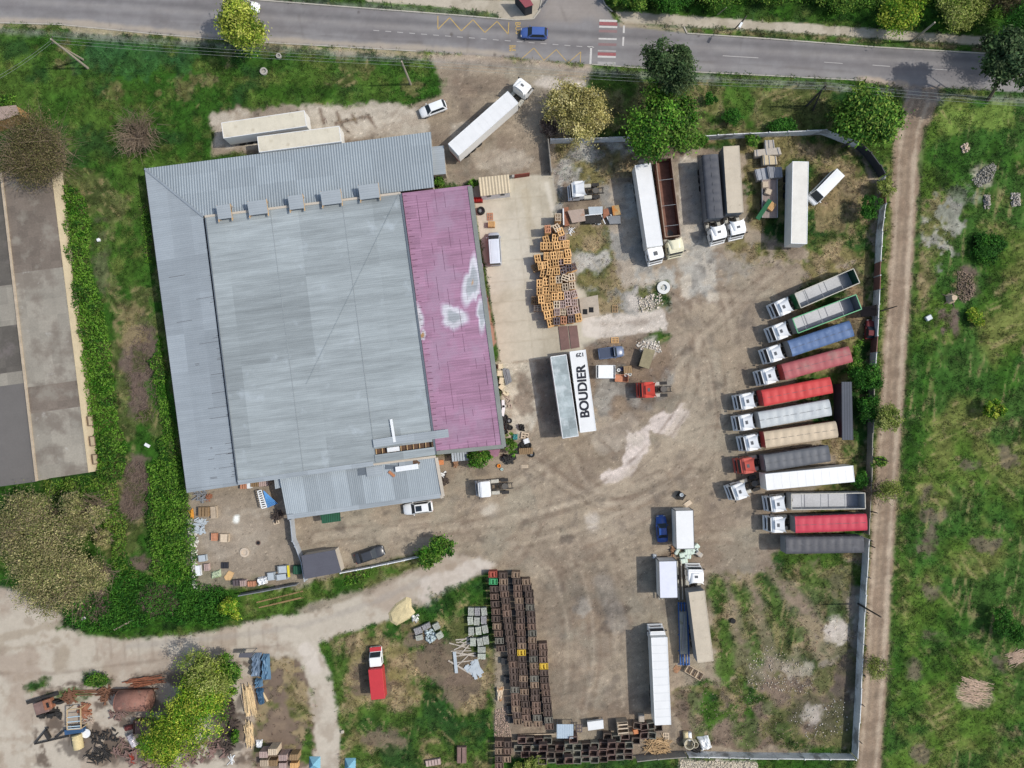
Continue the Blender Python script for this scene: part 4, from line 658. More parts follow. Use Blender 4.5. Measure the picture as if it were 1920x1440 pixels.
def tree(label, x, y, rpx, h, pal, name='tree', n=None, hc=None, leaf=.19, lump=.25, ry=1.0, open_=0.0, trunk=True, bare=0, seed=None, group=None, cat=None, base=None, feath=0, cl=None):
    hc = hc if hc is not None else h * .62; Cc = Vector(W(x, y, hc)); r = rpx / 11.6 * (H - hc) / H; B = Vector((Cc.x, Cc.y, 0)) if base is None else Vector(W(*base, 0)); off = np.array(Cc - B)
    t = thing(name, label, cat or name, B, 0, group); g = np.random.default_rng(seed or int(x * 7 + y)); rz = min(h - hc, hc) * .98
    leaf = leaf * .82; ncl = cl or int(30 + r * r * 7); ph = g.uniform(0, 6.28, 4)
    nl = int(5 + min(9, r * 1.1)); la = g.uniform(0, 6.28, nl); lr = g.uniform(.25, .62, nl) ** .8; lc = np.stack([np.cos(la) * lr, np.sin(la) * lr, g.uniform(-.1, .5, nl)], 1); ls = g.uniform(.30, .50 + lump * .1, nl) * (1 + lump * g.uniform(-.4, .4, nl)); lc[0] = (0, 0, .35); ls[0] = .55; li = g.integers(0, nl, ncl)
    d = g.normal(size=(ncl, 3)); d[:, 2] = np.abs(d[:, 2]) * g.choice([1, -.45], ncl, p=[.8, .2]); d /= np.linalg.norm(d, axis=1)[:, None]
    rad = (1 - open_ * .3) * g.uniform(.3, 1, ncl) ** .35; cc = (lc[li] + d * (rad * ls[li])[:, None]) * np.array([r, r * ry, rz])
    n = n or int(min(21000, 760 * r * r + 900) * (1 - open_ * .6)); ci = g.integers(0, ncl, n); cs = (g.uniform(.05, .13, ncl)[ci] + .04 * g.random(n)) * max(r, 1.2)
    pos = cc[ci] + g.normal(size=(n, 3)) * cs[:, None] * np.array([1, 1, .6])
    if feath: q = pos[:, :2]; pos[:, :2] = q * (1 + feath * g.random(n)[:, None] * .3)
    pcol = np.array([S(*c) for c in PAL[pal]]) * GF; ck = g.integers(0, len(pcol), ncl)[ci]; ck = np.where(g.random(n) < .35, g.integers(0, len(pcol), n), ck)
    cols = pcol[ck] * g.uniform(.6, 1.4, ncl)[ci][:, None] * g.uniform(.75, 1.35, (n, 1)); nrm = pos / np.array([r, r, rz]) * .8 + np.array([0, 0, .7])
    co, fa, cv = leafcloud(pos + off, nrm, g.uniform(.6, 1.35, n) * leaf, np.clip(cols, 0, .9)); obj('crown', fast_mesh('crown', co, fa, cv, MLEAF), t)
    if trunk:
        mb = MB(); o3 = Vector(off); tr = max(.1, r * .055); mid = Vector((o3.x * .55, o3.y * .55, o3.z * .6)); mb.tube([(0, 0, -.05), mid * .5 + Vector((.1, .05, 0)), mid], [tr * 1.4, tr, tr * .8], 7)
        for k in range(0, min(ncl, 16)): e = o3 + Vector(cc[k]) * .9; mb.tube([mid * random.uniform(.75, 1), (mid + e) / 2 + Vector((0, 0, -.15 * r)), e], [tr * .55, tr * .35, tr * .12], 5)
        mb.build('trunk', M_BARK, t)
    if bare: twigs(t, off, r, rz, bare, g)
    return t
def twigs(t, off, r, rz, n, g, m=None):
    mb = MB(); o3 = Vector(off)
    for k in range(n):
        a = g.uniform(0, 6.28); e = g.uniform(.1, 1.1); L = g.uniform(.55, 1.0); d = Vector((math.cos(a) * math.cos(e) * r, math.sin(a) * math.cos(e) * r, math.sin(e) * rz)) * L; s = o3 * .5 + Vector((0, 0, -rz * .3)); m1 = s + d * .5 + Vector(g.normal(size=3)) * .12 * r
        mb.tube([s, m1, o3 + d], [.06, .04, .02], 3, False)
        for j in range(4):
            p = m1.lerp(o3 + d, g.random()); mb.tube([p, p + Vector(g.normal(size=3)) * .22 * r + d * .15], [.03, .012], 3, False)
    mb.build('branches', m or M('twig', 128, 112, 94), t)
tree('yellow green poplar standing beside the top road in front of a white car', 457, 42, 54, 10, 'yellow', hc=6, lump=.12, leaf=.24)
tree('rounded pale yellow blossoming tree near the truck entrance', 1080, 212, 58, 6.5, 'blossom', lump=.16, leaf=.2, bare=50); tree('low brown leafless bush at the foot of the blossoming tree', 1028, 242, 22, 1.8, 'brush', 'shrub', open_=.4, bare=30, trunk=False)
tree('dark green two-pronged conifer leaning over the road edge', 1240, 142, 50, 11, 'dark', 'conifer', hc=6, lump=.6, leaf=.26, ry=1.15, base=(1225, 175)); tree('dark upper prong of foliage crowding the two-pronged conifer tip', 1272, 100, 18, 10, 'dark', 'conifer', hc=8, lump=.4, leaf=.24, base=(1228, 172)); 
tree('feathery bright green tree reaching over the concrete fence', 1238, 236, 62, 8.5, 'bright', lump=.22, leaf=.3, ry=1.05, feath=.5); tree('small bright green sapling by the fence beside the feathery tree', 1300, 262, 22, 3, 'bright', 'shrub', trunk=False)
tree('dense round broadleaf tree at the mouth of the dirt track', 1628, 217, 68, 8, 'mid', lump=.12, leaf=.34, ry=.75, cl=160)
tree('tall dark tree leaning out over the right end of the road', 1893, 112, 52, 13, 'dark', hc=9.5, lump=.3, leaf=.34, base=(1852, 188)); tree('dark bushy tree at the right image edge above the verge', 1935, 60, 60, 9, 'deep', lump=.3)
tree('yellow tinted tree crown behind the upper pavement, the left one', 1690, 18, 46, 5, 'yg', lump=.6, leaf=.22, open_=.3); tree('olive tree crown behind the upper pavement, right of the yellow one', 1800, 14, 54, 5, 'sparse', lump=.6, leaf=.2, open_=.3)
tree('dark green hedge tree at the very top above the crossing', 1255, -4, 46, 4, 'deep', ry=.6, lump=.5); tree('mid green tree at the top edge left of the street lamp', 1345, -10, 40, 4, 'mid', ry=.6, lump=.5, open_=.3)
tree('dark trees at the top edge right of the street lamp', 1460, -16, 44, 3, 'mid', ry=.6, lump=.6, open_=.4); tree('deep green bushy tree at the top between lamp and yellow tree', 1580, -12, 50, 3.4, 'mid', ry=.6, lump=.6, open_=.4); tree('green garden bush beside the little brown plot at the top', 1190, -2, 26, 3, 'mid'); tree('brown green tree in the top right corner', 1885, -8, 50, 6, 'brownish', ry=.9)
tree('small bush on the corner by the side street railing', 1150, -8, 18, 2, 'mid', 'shrub', trunk=False)
tree('brown olive half bare tree over the old building roof', 62, 282, 78, 8, 'brownish', lump=.5, leaf=.15, open_=.6, bare=260, hc=5.5); tree('leafless spreading bush on the meadow', 252, 250, 48, 3.2, 'brush', 'shrub', n=260, bare=150, trunk=True, leaf=.1); 
tree('large pale olive tree leafing out at the left edge', 60, 1005, 84, 9, 'olive', lump=.18, leaf=.17, bare=140, hc=6); tree('pale olive tree crown beside the lane, lower of the group', 100, 1088, 74, 8, 'olive', lump=.5, open_=.15, leaf=.17, bare=120, hc=5.5); tree('pale olive tree crown nearest the green hedge', 160, 962, 44, 8, 'olive', lump=.4, open_=.15, leaf=.17, bare=70, hc=5.5); tree('small pale bush at the right of the olive trees', 196, 1008, 20, 3.5, 'olive', 'shrub', leaf=.15, bare=40); tree('pale olive crown at the lower right of the olive group', 172, 1082, 42, 7, 'olive', lump=.4, leaf=.17, bare=60, open_=.15, hc=5)
tree('big yellow green willow over the lower left scrap yard', 364, 1340, 70, 8.5, 'yg', lump=.5, leaf=.2, ry=1.05, cl=220); tree('green tree joined to the willow next to the lane', 385, 1272, 54, 7.5, 'sparse', lump=.45, leaf=.2, ry=.85); tree('yellowish lower lobe of the willow group over the barrel tank', 312, 1385, 44, 7, 'yg', lump=.5, leaf=.2, hc=4.6); tree('bright green bush beside the blue tarpaulins', 428, 1262, 32, 4, 'bright', 'shrub', ry=1.4)
tree('round bright green bush at the corner of the lane fence', 818, 1034, 31, 4, 'bright', 'shrub', leaf=.26, feath=.6, lump=.2); tree('bright green bush against the magenta roof end', 898, 862, 21, 3.2, 'bright', 'shrub', leaf=.26, feath=.6); tree('bright green bush growing among tyres by the warehouse corner', 957, 838, 13, 2.4, 'bright', 'shrub', ry=1.7, trunk=False)
tree('small dark shrub standing alone on the north lawn', 1331, 186, 11, 1.6, 'deep', 'shrub', lump=.1, trunk=False); tree('dark creeping bush on the north lawn by the fence', 1376, 222, 26, 1.8, 'deep', 'shrub', ry=.7, lump=.4, trunk=False, n=1500); tree('green shrubs along the fence under the strutted pole', 1470, 236, 30, 1.6, 'deep', 'shrub', ry=.4, trunk=False); tree('green bush by the concrete slab piles', 1415, 262, 16, 2, 'bright', 'shrub', trunk=False)
tree('dark green shrub inside the fence near the white van', 1628, 385, 24, 3.4, 'deep', 'shrub', ry=1.3); tree('sparse brown green shrub outside the fence beside the track', 1662, 352, 22, 3, 'sparse', 'shrub', open_=.4, bare=30, leaf=.15)
tree('bright green shrub behind the faded red trailer', 1606, 668, 20, 3, 'bright', 'shrub', ry=1.8, trunk=False); tree('green shrub between the red trailer and the dark shelter', 1622, 712, 30, 4, 'deep', 'shrub'); tree('feathery light green tree overhanging the track beside the dark shelter', 1668, 782, 30, 5.5, 'sparse', leaf=.18, open_=.2, lump=.15); tree('dark green bush below the feathery tree at the fence', 1630, 765, 26, 3.6, 'deep', 'shrub', ry=1.3)
tree('small dark bush at the track edge near the pale-tipped pole', 1643, 862, 15, 3, 'mid', 'shrub'); tree('sparse pale green tree arching over the track', 1655, 925, 33, 5, 'sparse', leaf=.13, open_=.55, bare=60, ry=.85); tree('sparse yellow leafed tree over the lower track', 1646, 1252, 26, 4.6, 'sparse', leaf=.12, open_=.65, bare=40, ry=1.5)
tree('bright yellow green bush on the right hand field', 1865, 770, 22, 3, 'yg', 'shrub', leaf=.26); tree('dark green bush on the lower right field', 1888, 1175, 30, 2.6, 'deep', 'shrub', ry=1.2, open_=.2); tree('low yellow green weed clump on the field by the fallen stump', 1828, 600, 20, 1.4, 'yg', 'shrub', trunk=False, open_=.3); tree('dense green shrub patch on the upper field', 1855, 462, 34, 1.6, 'deep', 'shrub', trunk=False, open_=.2)
tree('dark green bush behind the silver and red trailers', 1612, 900, 18, 2.4, 'deep', 'shrub', ry=1.5); tree('green bush under the long crate rows by the fence', 985, 1437, 22, 2.4, 'sparse', 'shrub', leaf=.16); tree('grey green bush in front of the crate stacks', 1008, 1432, 16, 2.2, 'sparse', 'shrub', leaf=.16); tree('yellow green spiky bush at the hedge end by the scrap yard', 432, 1140, 20, 2.6, 'yg', 'shrub', feath=.8); tree('small green bush on the lane edge above the scrap row', 178, 1277, 24, 1.6, 'bright', 'shrub', ry=.5, trunk=False)
tree('small green plant in the gap beside the beige cabin', 887, 345, 9, 1.6, 'bright', 'shrub', trunk=False); tree('green plant squeezed between annex and magenta roof', 824, 341, 9, 1.8, 'bright', 'shrub', trunk=False); tree('bright green bush among dark scrap under the willow', 443, 1380, 9, 1.8, 'bright', 'shrub', trunk=False, ry=1.6)
def hedge(label, poly, h, pal, dens=30, leaf=.2, name='hedge', lump=1.0, seed=3):
    q = Wn(poly); lo = q.min(0); hi = q.max(0); A = np.prod(hi - lo); g = np.random.default_rng(seed); n = int(A * dens * 3); p = g.uniform(lo, hi, (n, 2)); ins = np.zeros(n, bool); d = np.full(n, 1e9)
    for i in range(len(q)):
        a = q[i]; b = q[(i + 1) % len(q)]; c = (a[1] > p[:, 1]) != (b[1] > p[:, 1])
        with np.errstate(divide='ignore', invalid='ignore'): ins ^= c & (p[:, 0] < (b[0] - a[0]) * (p[:, 1] - a[1]) / (b[1] - a[1]) + a[0])
        e = b - a; w = p - a; t = np.clip((w @ e) / (e @ e), 0, 1); d = np.minimum(d, np.linalg.norm(w - t[:, None] * e, axis=1))
    gi = sample_ground(p); nz = nC[gi]; sd2 = np.where(ins, d, -d) + (nz - .5) * 1.6 * lump; k = (sd2 > 0); p = p[k]; sd2 = sd2[k]; gi = gi[k]; n = len(p)
    top = h * (.35 + .65 * np.clip(sd2 / 1.2, 0, 1)) * np.clip(.1 + 1.5 * (nC[gi] - .15) + .5 * (nE[gi] - .5), .15, 1.5); z = top * g.uniform(.03, 1.0, n) ** .6
    pc = np.array([S(*c) for c in PAL[pal]]) * GF; ck = np.clip((nC[gi] * 5).astype(int), 0, 4) % len(pc); ck = np.where(g.random(n) < .4, g.integers(0, len(pc), n), ck); cols = pc[ck] * g.uniform(.7, 1.35, (n, 1))
    pos = np.concatenate([p, z[:, None]], 1); nrm = np.tile([0, 0, .9], (n, 1)); co, fa, cv = leafcloud(pos, nrm, g.uniform(.6, 1.4, n) * leaf, np.clip(cols, 0, .9), .36)
    t = thing(name, label, name); obj('foliage', fast_mesh('foliage', co, fa, cv, MLEAF), t)
hedge('long dense bright green hedge growing along the pale wall of the old building', [(112, 335), (125, 345), (165, 375), (172, 400), (170, 480), (178, 520), (202, 600), (212, 660), (218, 740), (226, 800), (240, 830), (236, 880), (222, 905), (190, 900), (180, 870), (160, 760), (148, 640), (130, 520), (120, 440)], 2.6, 'bright', 22, seed=4)
hedge('bright green shrubs hugging the western warehouse wall', [(296, 620), (308, 640), (312, 700), (322, 780), (336, 850), (352, 930), (366, 1000), (372, 1080), (330, 1100), (290, 1090), (285, 1000), (282, 930), (276, 880), (284, 850), (300, 860), (304, 790), (292, 730), (284, 680), (290, 650)], 2.4, 'bright', 20, seed=5)
hedge('dense green thicket between the hedge and the lane', [(210, 1060), (290, 1080), (380, 1090), (440, 1110), (446, 1150), (405, 1178), (360, 1168), (300, 1160), (240, 1185), (175, 1190), (130, 1160), (112, 1130), (135, 1105), (180, 1100), (205, 1120)], 2.0, 'deep', 15, seed=6)
hedge('green shrub strip joining the old building end and the olive trees', [(85, 905), (165, 890), (215, 905), (232, 960), (240, 1030), (262, 1070), (215, 1075), (205, 1010), (190, 930), (120, 925), (90, 925)], 1.8, 'mid', 14, seed=7)
hedge('small green shrubs under the north west roof eave', [(262, 380), (276, 385), (282, 430), (288, 500), (276, 498), (268, 430)], 1.2, 'bright', 12, seed=8)
hedge('low green thicket around the meadow corner by the outbuilding', [(0, 178), (30, 180), (40, 210), (60, 225), (45, 235), (20, 200), (0, 195)], 1.4, 'bright', 12, seed=9)
hedge('rough green weeds below the gate booth and pale fence', [(642, 1078), (700, 1068), (700, 1082), (640, 1100)], 1.0, 'bright', 14, seed=10)
hedge('dark green overgrown bank at the very top above the pavement', [(1160, -30), (2000, -30), (2000, 40), (1900, 42), (1760, 14), (1640, 20), (1480, 6), (1330, 12), (1200, 12), (1158, 2)], 1.0, 'mid', 11, leaf=.22, seed=11)
for i, (lab, poly) in enumerate((('purple brown leafless brush patch beside the upper warehouse wall', [(240, 610), (285, 620), (300, 680), (285, 745), (300, 770), (262, 790), (238, 700)]), ('purple brown leafless brush patch halfway down the green strip', [(240, 870), (275, 865), (282, 930), (270, 965), (240, 972), (232, 920)]), ('brown leafless brush beside the lane bend', [(130, 1120), (165, 1100), (205, 1110), (205, 1145), (170, 1160), (135, 1150)]), ('brown leafless brush inside the green thicket', [(270, 1105), (310, 1098), (328, 1125), (318, 1145), (280, 1140)]))):
    q = Wn(poly); c = q.mean(0); t = thing('dead_brush', lab, 'brush', (c[0], c[1], 0)); g = np.random.default_rng(60 + i); mb = MB(); lo = q.min(0) - c; hi = q.max(0) - c
    for k in range(520):
        u = g.uniform(lo, hi)
        if abs(u[0] / (hi[0] + .1)) ** 2 + abs(u[1] / (hi[1] + .1)) ** 2 > 1.05: continue
        a = g.uniform(0, 6.28); l = g.uniform(.4, 1.3); z = g.uniform(.2, 1.0); mb.tube([(u[0], u[1], z * .3), (u[0] + math.cos(a) * l, u[1] + math.sin(a) * l, z)], [.03, .012], 3, False)
    mb.build('twigs', M('brush_twig', 118, 100, 90), t)
# ================================================================ vehicles
def paint_m(name, r, g, b, rough=.4): return mat(name, S(r, g, b), rough=rough, n1=(.8, .06), n2=(6, .04), spec=.5)
M_CABW = paint_m('cab_white', 240, 240, 238); M_CABR = paint_m('cab_red', 206, 70, 52); M_CABR2 = paint_m('cab_red_faded', 196, 88, 72); M_CABC = paint_m('cab_cream', 222, 216, 186)
M_CHAS = M('chassis_black', 52, 50, 48, rough=.8, n1=(3, .3)); M_TREAD = M('tread_plate', 176, 172, 160, rough=.5, n1=(4, .2)); M_GRILL = mat('grille_black', (.03, .03, .035), rough=.5, n1=None, n2=None); M_HATCH = M('hatch_grey', 96, 98, 100); M_LAMP = mat('lamp_glass', (.35, .35, .34), rough=.2, n1=None, n2=None); M_TAIL = M('tail_red', 150, 30, 26)
def wheel_mesh(r, w, name):
    mb = MB(); mb.loft([[(rr * math.cos(a), y, rr * math.sin(a)) for a in [2 * math.pi * k / 16 for k in range(16)]] for y, rr in ((-w / 2, r * .55), (-w / 2, r * .93), (-w * .35, r), (w * .35, r), (w / 2, r * .93), (w / 2, r * .55))]); return mb.mesh(name, M_RUB)
WT = wheel_mesh(.52, .34, 'wheel'); WTT = wheel_mesh(.5, .42, 'wheel'); WC = wheel_mesh(.33, .22, 'wheel')
def rim_mesh(r, w): mb = MB(); mb.cyl((0, 0, 0), r * .56, w * 1.02, 12, 'y'); return mb.mesh('rim', M_STEEL)
RT = rim_mesh(.52, .34); RC = rim_mesh(.33, .22)
def wheel(t, me, rim, x, y, r):
    o = inst(me, 'wheel', t, (x, y, r)); inst(rim, 'rim', o); return o
MESHC = {}
def cab_parts(t, x0, mc, defl=True, hatch=True, low=False):
    """cab with its front bumper at x0, facing +x"""
    key = (mc.name, defl, low)
    hz = .75 if not low else .55
    if key not in MESHC:
        mb = MB(); prof = [(0, .45), (.02, 1.15), (-.12, 1.45), (-.42, 2.65 * (hz + .25)), (-.75, 2.95 * (hz + .25)), (-2.2, 3.05 * (hz + .25)), (-2.25, .95), (-1.75, .95), (-1.7, .45)]
        mb.ext(prof, -1.23, 1.23); MESHC[key] = {'cab': mb.mesh('cab', mc, .09)}
        zt = 3.05 * (hz + .25); b2 = MB(); b2.quad((-.135, -1.08, 1.52), (-.135, 1.08, 1.52), (-.405, 1.02, zt - .48), (-.405, -1.02, zt - .48)); b2.quad((-.10, -1.08, 1.5), (-.10, 1.08, 1.5), (-.42, 1.02, zt - .46), (-.42, -1.02, zt - .46))
        b3 = MB(); b3.box((-.11, 0, 1.58), (.1, 1, .04)); MESHC[key]['windscreen'] = MB().ext([(-.155, 1.78), (-.36, zt - .56), (-.47, zt - .56), (-.27, 1.78)], -1.07, 1.07).mesh('windscreen', M_GLASS)
        MESHC[key]['sun_visor'] = MB().box((-.40, 0, zt - .40), (.14, 2.1, .04), ry=.15).mesh('sun_visor', mc)
        MESHC[key]['bumper'] = MB().box((.08, 0, .55), (.22, 2.4, .42)).box((.06, 0, .95), (.12, 2.3, .1)).mesh('bumper', mc, .04); MESHC[key]['grille'] = MB().box((.03, 0, 1.22), (.08, 1.7, .34)).mesh('grille', M_GRILL)
        MESHC[key]['side_window'] = MB().box((0, 0, 0), (.9, .03, .6), ry=0).mesh('side_window', M_GLASS); MESHC[key]['headlight'] = MB().box((0, 0, 0), (.08, .4, .2)).mesh('headlight', M_LAMP, .02)
        MESHC[key]['mirror'] = MB().box((0, 0, 0), (.12, .28, .5)).mesh('mirror', M_GRILL, .03); MESHC[key]['roof_hatch'] = MB().box((0, 0, 0), (.62, .55, .05)).mesh('roof_hatch', M_HATCH)
        if defl:
            rg = []; nu, nv = 6, 9
            V = []
            for i in range(nu + 1):
                u = i / nu
                for j in range(nv):
                    v = j / (nv - 1) * 2 - 1; w = .78 + .44 * u ** 2; xr = -.85 - u * (1.35 + .38 * v ** 4 + .0); z = zt + .01 + (.10 + .34 * u ** 1.3) * (1 - .35 * abs(v) ** 4 * (1 - .6 * u)); V.append((xr, v * w, z if abs(v) < .99 else zt - .1 + .25 * u))
            Fc = [(i * nv + j, (i + 1) * nv + j, (i + 1) * nv + j + 1, i * nv + j + 1) for i in range(nu) for j in range(nv - 1)]; MESHC[key]['wind_deflector'] = MB().add(V, Fc).mesh('wind_deflector', mc, 0, True)
            MESHC[key]['z_h'] = zt + .33
        MESHC[key]['zt'] = zt
    k = MESHC[key]; zt = k['zt']
    c = inst(k['cab'], 'cab', t, (x0, 0, 0))
    for n in ('windscreen', 'sun_visor', 'bumper', 'grille'): inst(k[n], n, t, (x0, 0, 0))
    for s in (-1, 1):
        inst(k['side_window'], 'side_window', t, (x0 - 1.0, s * 1.235, zt - .8)); inst(k['headlight'], 'headlight', t, (x0 + .06, s * .95, 1.0)); inst(k['mirror'], 'mirror', t, (x0 - .35, s * 1.42, zt - .8))
    if defl: inst(k['wind_deflector'], 'wind_deflector', t, (x0, 0, 0))
    if hatch: o = inst(k['roof_hatch'], 'roof_hatch', t, (x0 - (1.45 if defl else 1.2), 0, k['z_h'] - .12 if defl else zt + .03)); o.rotation_euler = (0, R(9) if defl else 0, 0)
CH = None
def tractor_rear(t, x0, L=3.6, tanks=True, wheels=True):
    """frame, tanks, fifth wheel and wheels behind a cab whose front is at x0"""
    mb = MB(); a, b = x0 - 2.2, x0 - 2.2 - L
    for s in (-1, 1): mb.box(((a + b) / 2, s * .42, .95), (L, .12, .26))
    for k in range(6): mb.box((a - .2 - k * (L - .4) / 5, 0, .9), (.12, .8, .16))
    mb.build('chassis_frame', M_CHAS, t)
    MB().cyl((b + 1.35, 0, 1.2), .48, .12, 14).box((b + 1.0, 0, 1.2), (.5, .5, .1)).build('fifth_wheel', M('fifth_wheel_grey', 92, 88, 82, rough=.5), t)
    if tanks:
        for s in (-1, 1):
            q = MB(); q.box((a - .75, s * .92, .8), (1.3, .6, .62)); q.build('fuel_tank', M_TREAD, t, .08)
    for s in (-1, 1): MB().box((b + 1.35, s * .98, 1.1), (1.15, .5, .06)).box((b + .75, s * .98, .9), (.06, .5, .4)).build('mudguard', M_CHAS, t)
    for s in (-1, 1): wheel(t, WT, RT, x0 - 1.35, s * 1.05, .52); wheel(t, WT, RT, b + 1.35, s * .98, .52)
def trailer_parts(t, xf, xr, kind, m, side=None, h=4.0, z0=1.15, w=2.5, extra=None, legs=False, wheels=3, top_m=None, seams=False):
    """xf front end, xr rear end (xf > xr)"""
    L = xf - xr; xc = (xf + xr) / 2; side = side or m; hw = w / 2
    if kind == 'box':
        MB().box((xc, 0, (z0 + h) / 2), (L, w, h - z0)).build('cargo_box', side, t, .03); MB().box((xc, 0, h + .012), (L - .1, w - .1, .03)).build('roof_panel', m, t)
        fr_ = MB(); [fr_.box((xc, s * (hw - .03), h + .02), (L + .02, .09, .07)) for s in (-1, 1)]; [fr_.box((x, 0, h + .02), (.09, w - .12, .07)) for x in (xf - .04, xr + .04)]; fr_.build('roof_rail', extra or M_WHITE, t)
        rb = MB(); n = int(L / 1.25); [rb.box((xr + (i + 1) * L / (n + 1), 0, h + .035), (.04, w - .2, .012)) for i in range(n)]; rb.build('roof_bow', M('roof_seam_grey', 190, 194, 196) if seams else m, t)
        for s in (-1, 1): MB().box((xr - .03, s * .6, (z0 + h) / 2), (.05, 1.14, h - z0 - .16)).build('rear_door', side, t)
    elif kind in ('tarp', 'open'):
        wl = MB(); th = .07
        for s in (-1, 1):
            wl.box((xc, s * (hw - th / 2), (z0 + h) / 2), (L, th, h - z0)); [wl.box((xr + .3 + i * (L - .6) / 8, s * (hw + .03), (z0 + h) / 2), (.12, .06, h - z0 - .1)) for i in range(9)]
        wl.box((xf - th / 2, 0, (z0 + h) / 2), (th, w - .16, h - z0)); wl.box((xr + th / 2, 0, (z0 + h) / 2 - .05), (th, w - .16, h - z0 - .1)); wl.box((xc, 0, z0), (L - .16, w - .16, .1)); wl.build('tipper_body', side, t)
        if kind == 'open':
            MB().box((xc, 0, z0 + .07), (L - .2, w - .2, .03)).build('floor', m, t)
            rl = MB(); [rl.box((xc, s * (hw - .03), h + .03), (L + .05, .13, .08)) for s in (-1, 1)]; [rl.box((x, 0, h + .03), (.13, w - .1, .08)) for x in (xf, xr)]; rl.build('top_rail', extra or M_WHITE, t)
            for f in (.27, .6, .86): MB().box((xr + L * f, 0, h - .1), (.07, w - .1, .07)).build('cross_bar', M_STEEL, t)
        else:
            V = []; nx = int(L / .42); ny = 9; rr = random.Random(int(xc * 100 + L * 31))
            dip = [rr.uniform(-.05, .03) for _ in range(nx + 1)]
            for i in range(nx + 1):
                for j in range(ny):
                    v = j / (ny - 1) * 2 - 1; z = h + .1 + .16 * (1 - v * v) + (dip[i] * 1.3 + (.13 if i % 3 == 0 else -.05) * (.5 + .5 * rr.random())) * (1 - abs(v) ** 3)
                    if abs(v) > .99: z = h - .28
                    elif abs(v) > .74: z = h + .1
                    V.append((xr - .04 + (L + .08) * i / nx, max(-1, min(1, v * 1.3)) * (hw + .05), z))
            MB().add(V, [(i * ny + j, (i + 1) * ny + j, (i + 1) * ny + j + 1, i * ny + j + 1) for i in range(nx) for j in range(ny - 1)]).build('tarpaulin', m, t, 0, True)
            MB().bar((xr, .02, h + .28), (xf, .02, h + .28), .05, .03).build('ridge_strap', M_HATCH, t)
    ch = MB(); [ch.box((xc - L * .02, s * .5, .98), (L * .92, .12, .3)) for s in (-1, 1)]; [ch.box((xr + .5 + i * L / 9, 0, .98), (.1, 1.0, .2)) for i in range(8)]; ch.build('trailer_frame', M_CHAS, t)
    for i in range(wheels):
        for s in (-1, 1): wheel(t, WTT, RT, xr + 1.7 + i * 1.32, s * 1.0, .5)
    if legs: lg = MB(); [lg.bar((xf - 2.2, s * .7, 0), (xf - 2.2, s * .7, 1.0), .14) for s in (-1, 1)]; lg.build('landing_leg', M_STEEL, t)
    MB().box((xr - .02, 0, .85), (.1, 2.3, .22)).build('rear_bumper', M_TAIL, t)
def rig(label, cab, tf, tr, kind, m, side=None, cabm=M_CABW, h=4.0, extra=None, w=2.5, group='lorries parked in the fan along the east side', name='articulated_lorry', defl=True, hatch=True, legs=False, ch=.9, L2=3.6, low=False, seams=False):
    A = W(*tf, h); B = W(*tr, h); A.z = B.z = 0; e = (A - B); L = e.length; e.normalize(); root = (A + B) / 2; t = thing(name, label, 'lorry' if cab else 'trailer', root, math.atan2(e.y, e.x), group)
    trailer_parts(t, L / 2, -L / 2, kind, m, side, h, extra=extra, w=w, legs=legs or not cab, seams=seams)
    if cab:
        Cc = W(*cab, ch); Cc.z = 0; x0 = (Cc - root).dot(e); n = Vector((-e.y, e.x, 0)); yo = (Cc - root).dot(n); gap = x0 - L / 2
        h0 = thing('tractor_unit', None, None, (0, 0, 0)); h0.parent = t; a2 = math.atan2(yo, 4.5) if abs(yo) > .25 else 0
        h0.location = (L / 2 - 1.0, 0, 0); h0.rotation_euler = (0, 0, a2); xl = math.hypot(x0 - (L / 2 - 1.0), yo if a2 else 0)
        cab_parts(h0, xl, cabm, defl, hatch, low); tractor_rear(h0, xl, max(2.9, min(L2, xl - 2.2 + .6)))
    return t
def tm(name, r, g, b, **k): return M(name, r, g, b, rough=.6, n1=(.7, .09), n2=(5, .06), **k)
T_BLUE = tm('tarp_blue', 84, 108, 146, stain=(S(112, 134, 168), .8, .55, .6), stain2=(S(70, 90, 120), .5, .6, .6)); T_RED = tm('tarp_red', 196, 66, 64); T_RED2 = tm('tarp_red_dark', 190, 62, 78); T_FADE = tm('tarp_faded_red', 166, 88, 90, stain=(S(150, 116, 108), .35, .5, .7), stain2=(S(84, 56, 52), .5, .68, .8)); T_GREY = tm('tarp_grey', 98, 100, 104); T_LGREY = tm('tarp_light_grey', 186, 190, 190, stain=(S(150, 132, 104), 1.1, .66, .7)); T_BEI = tm('tarp_beige', 196, 178, 152, stain=(S(150, 134, 112), 1.2, .63, .6)); T_DG = tm('tarp_dark_grey', 84, 84, 88, stain=(S(112, 112, 114), .8, .58, .6)); T_STONE = tm('roof_stone', 190, 178, 158, stain=(S(146, 134, 116), .9, .62, .7)); T_CREAM = tm('roof_cream', 206, 198, 178, stain=(S(168, 156, 132), .8, .6, .6))
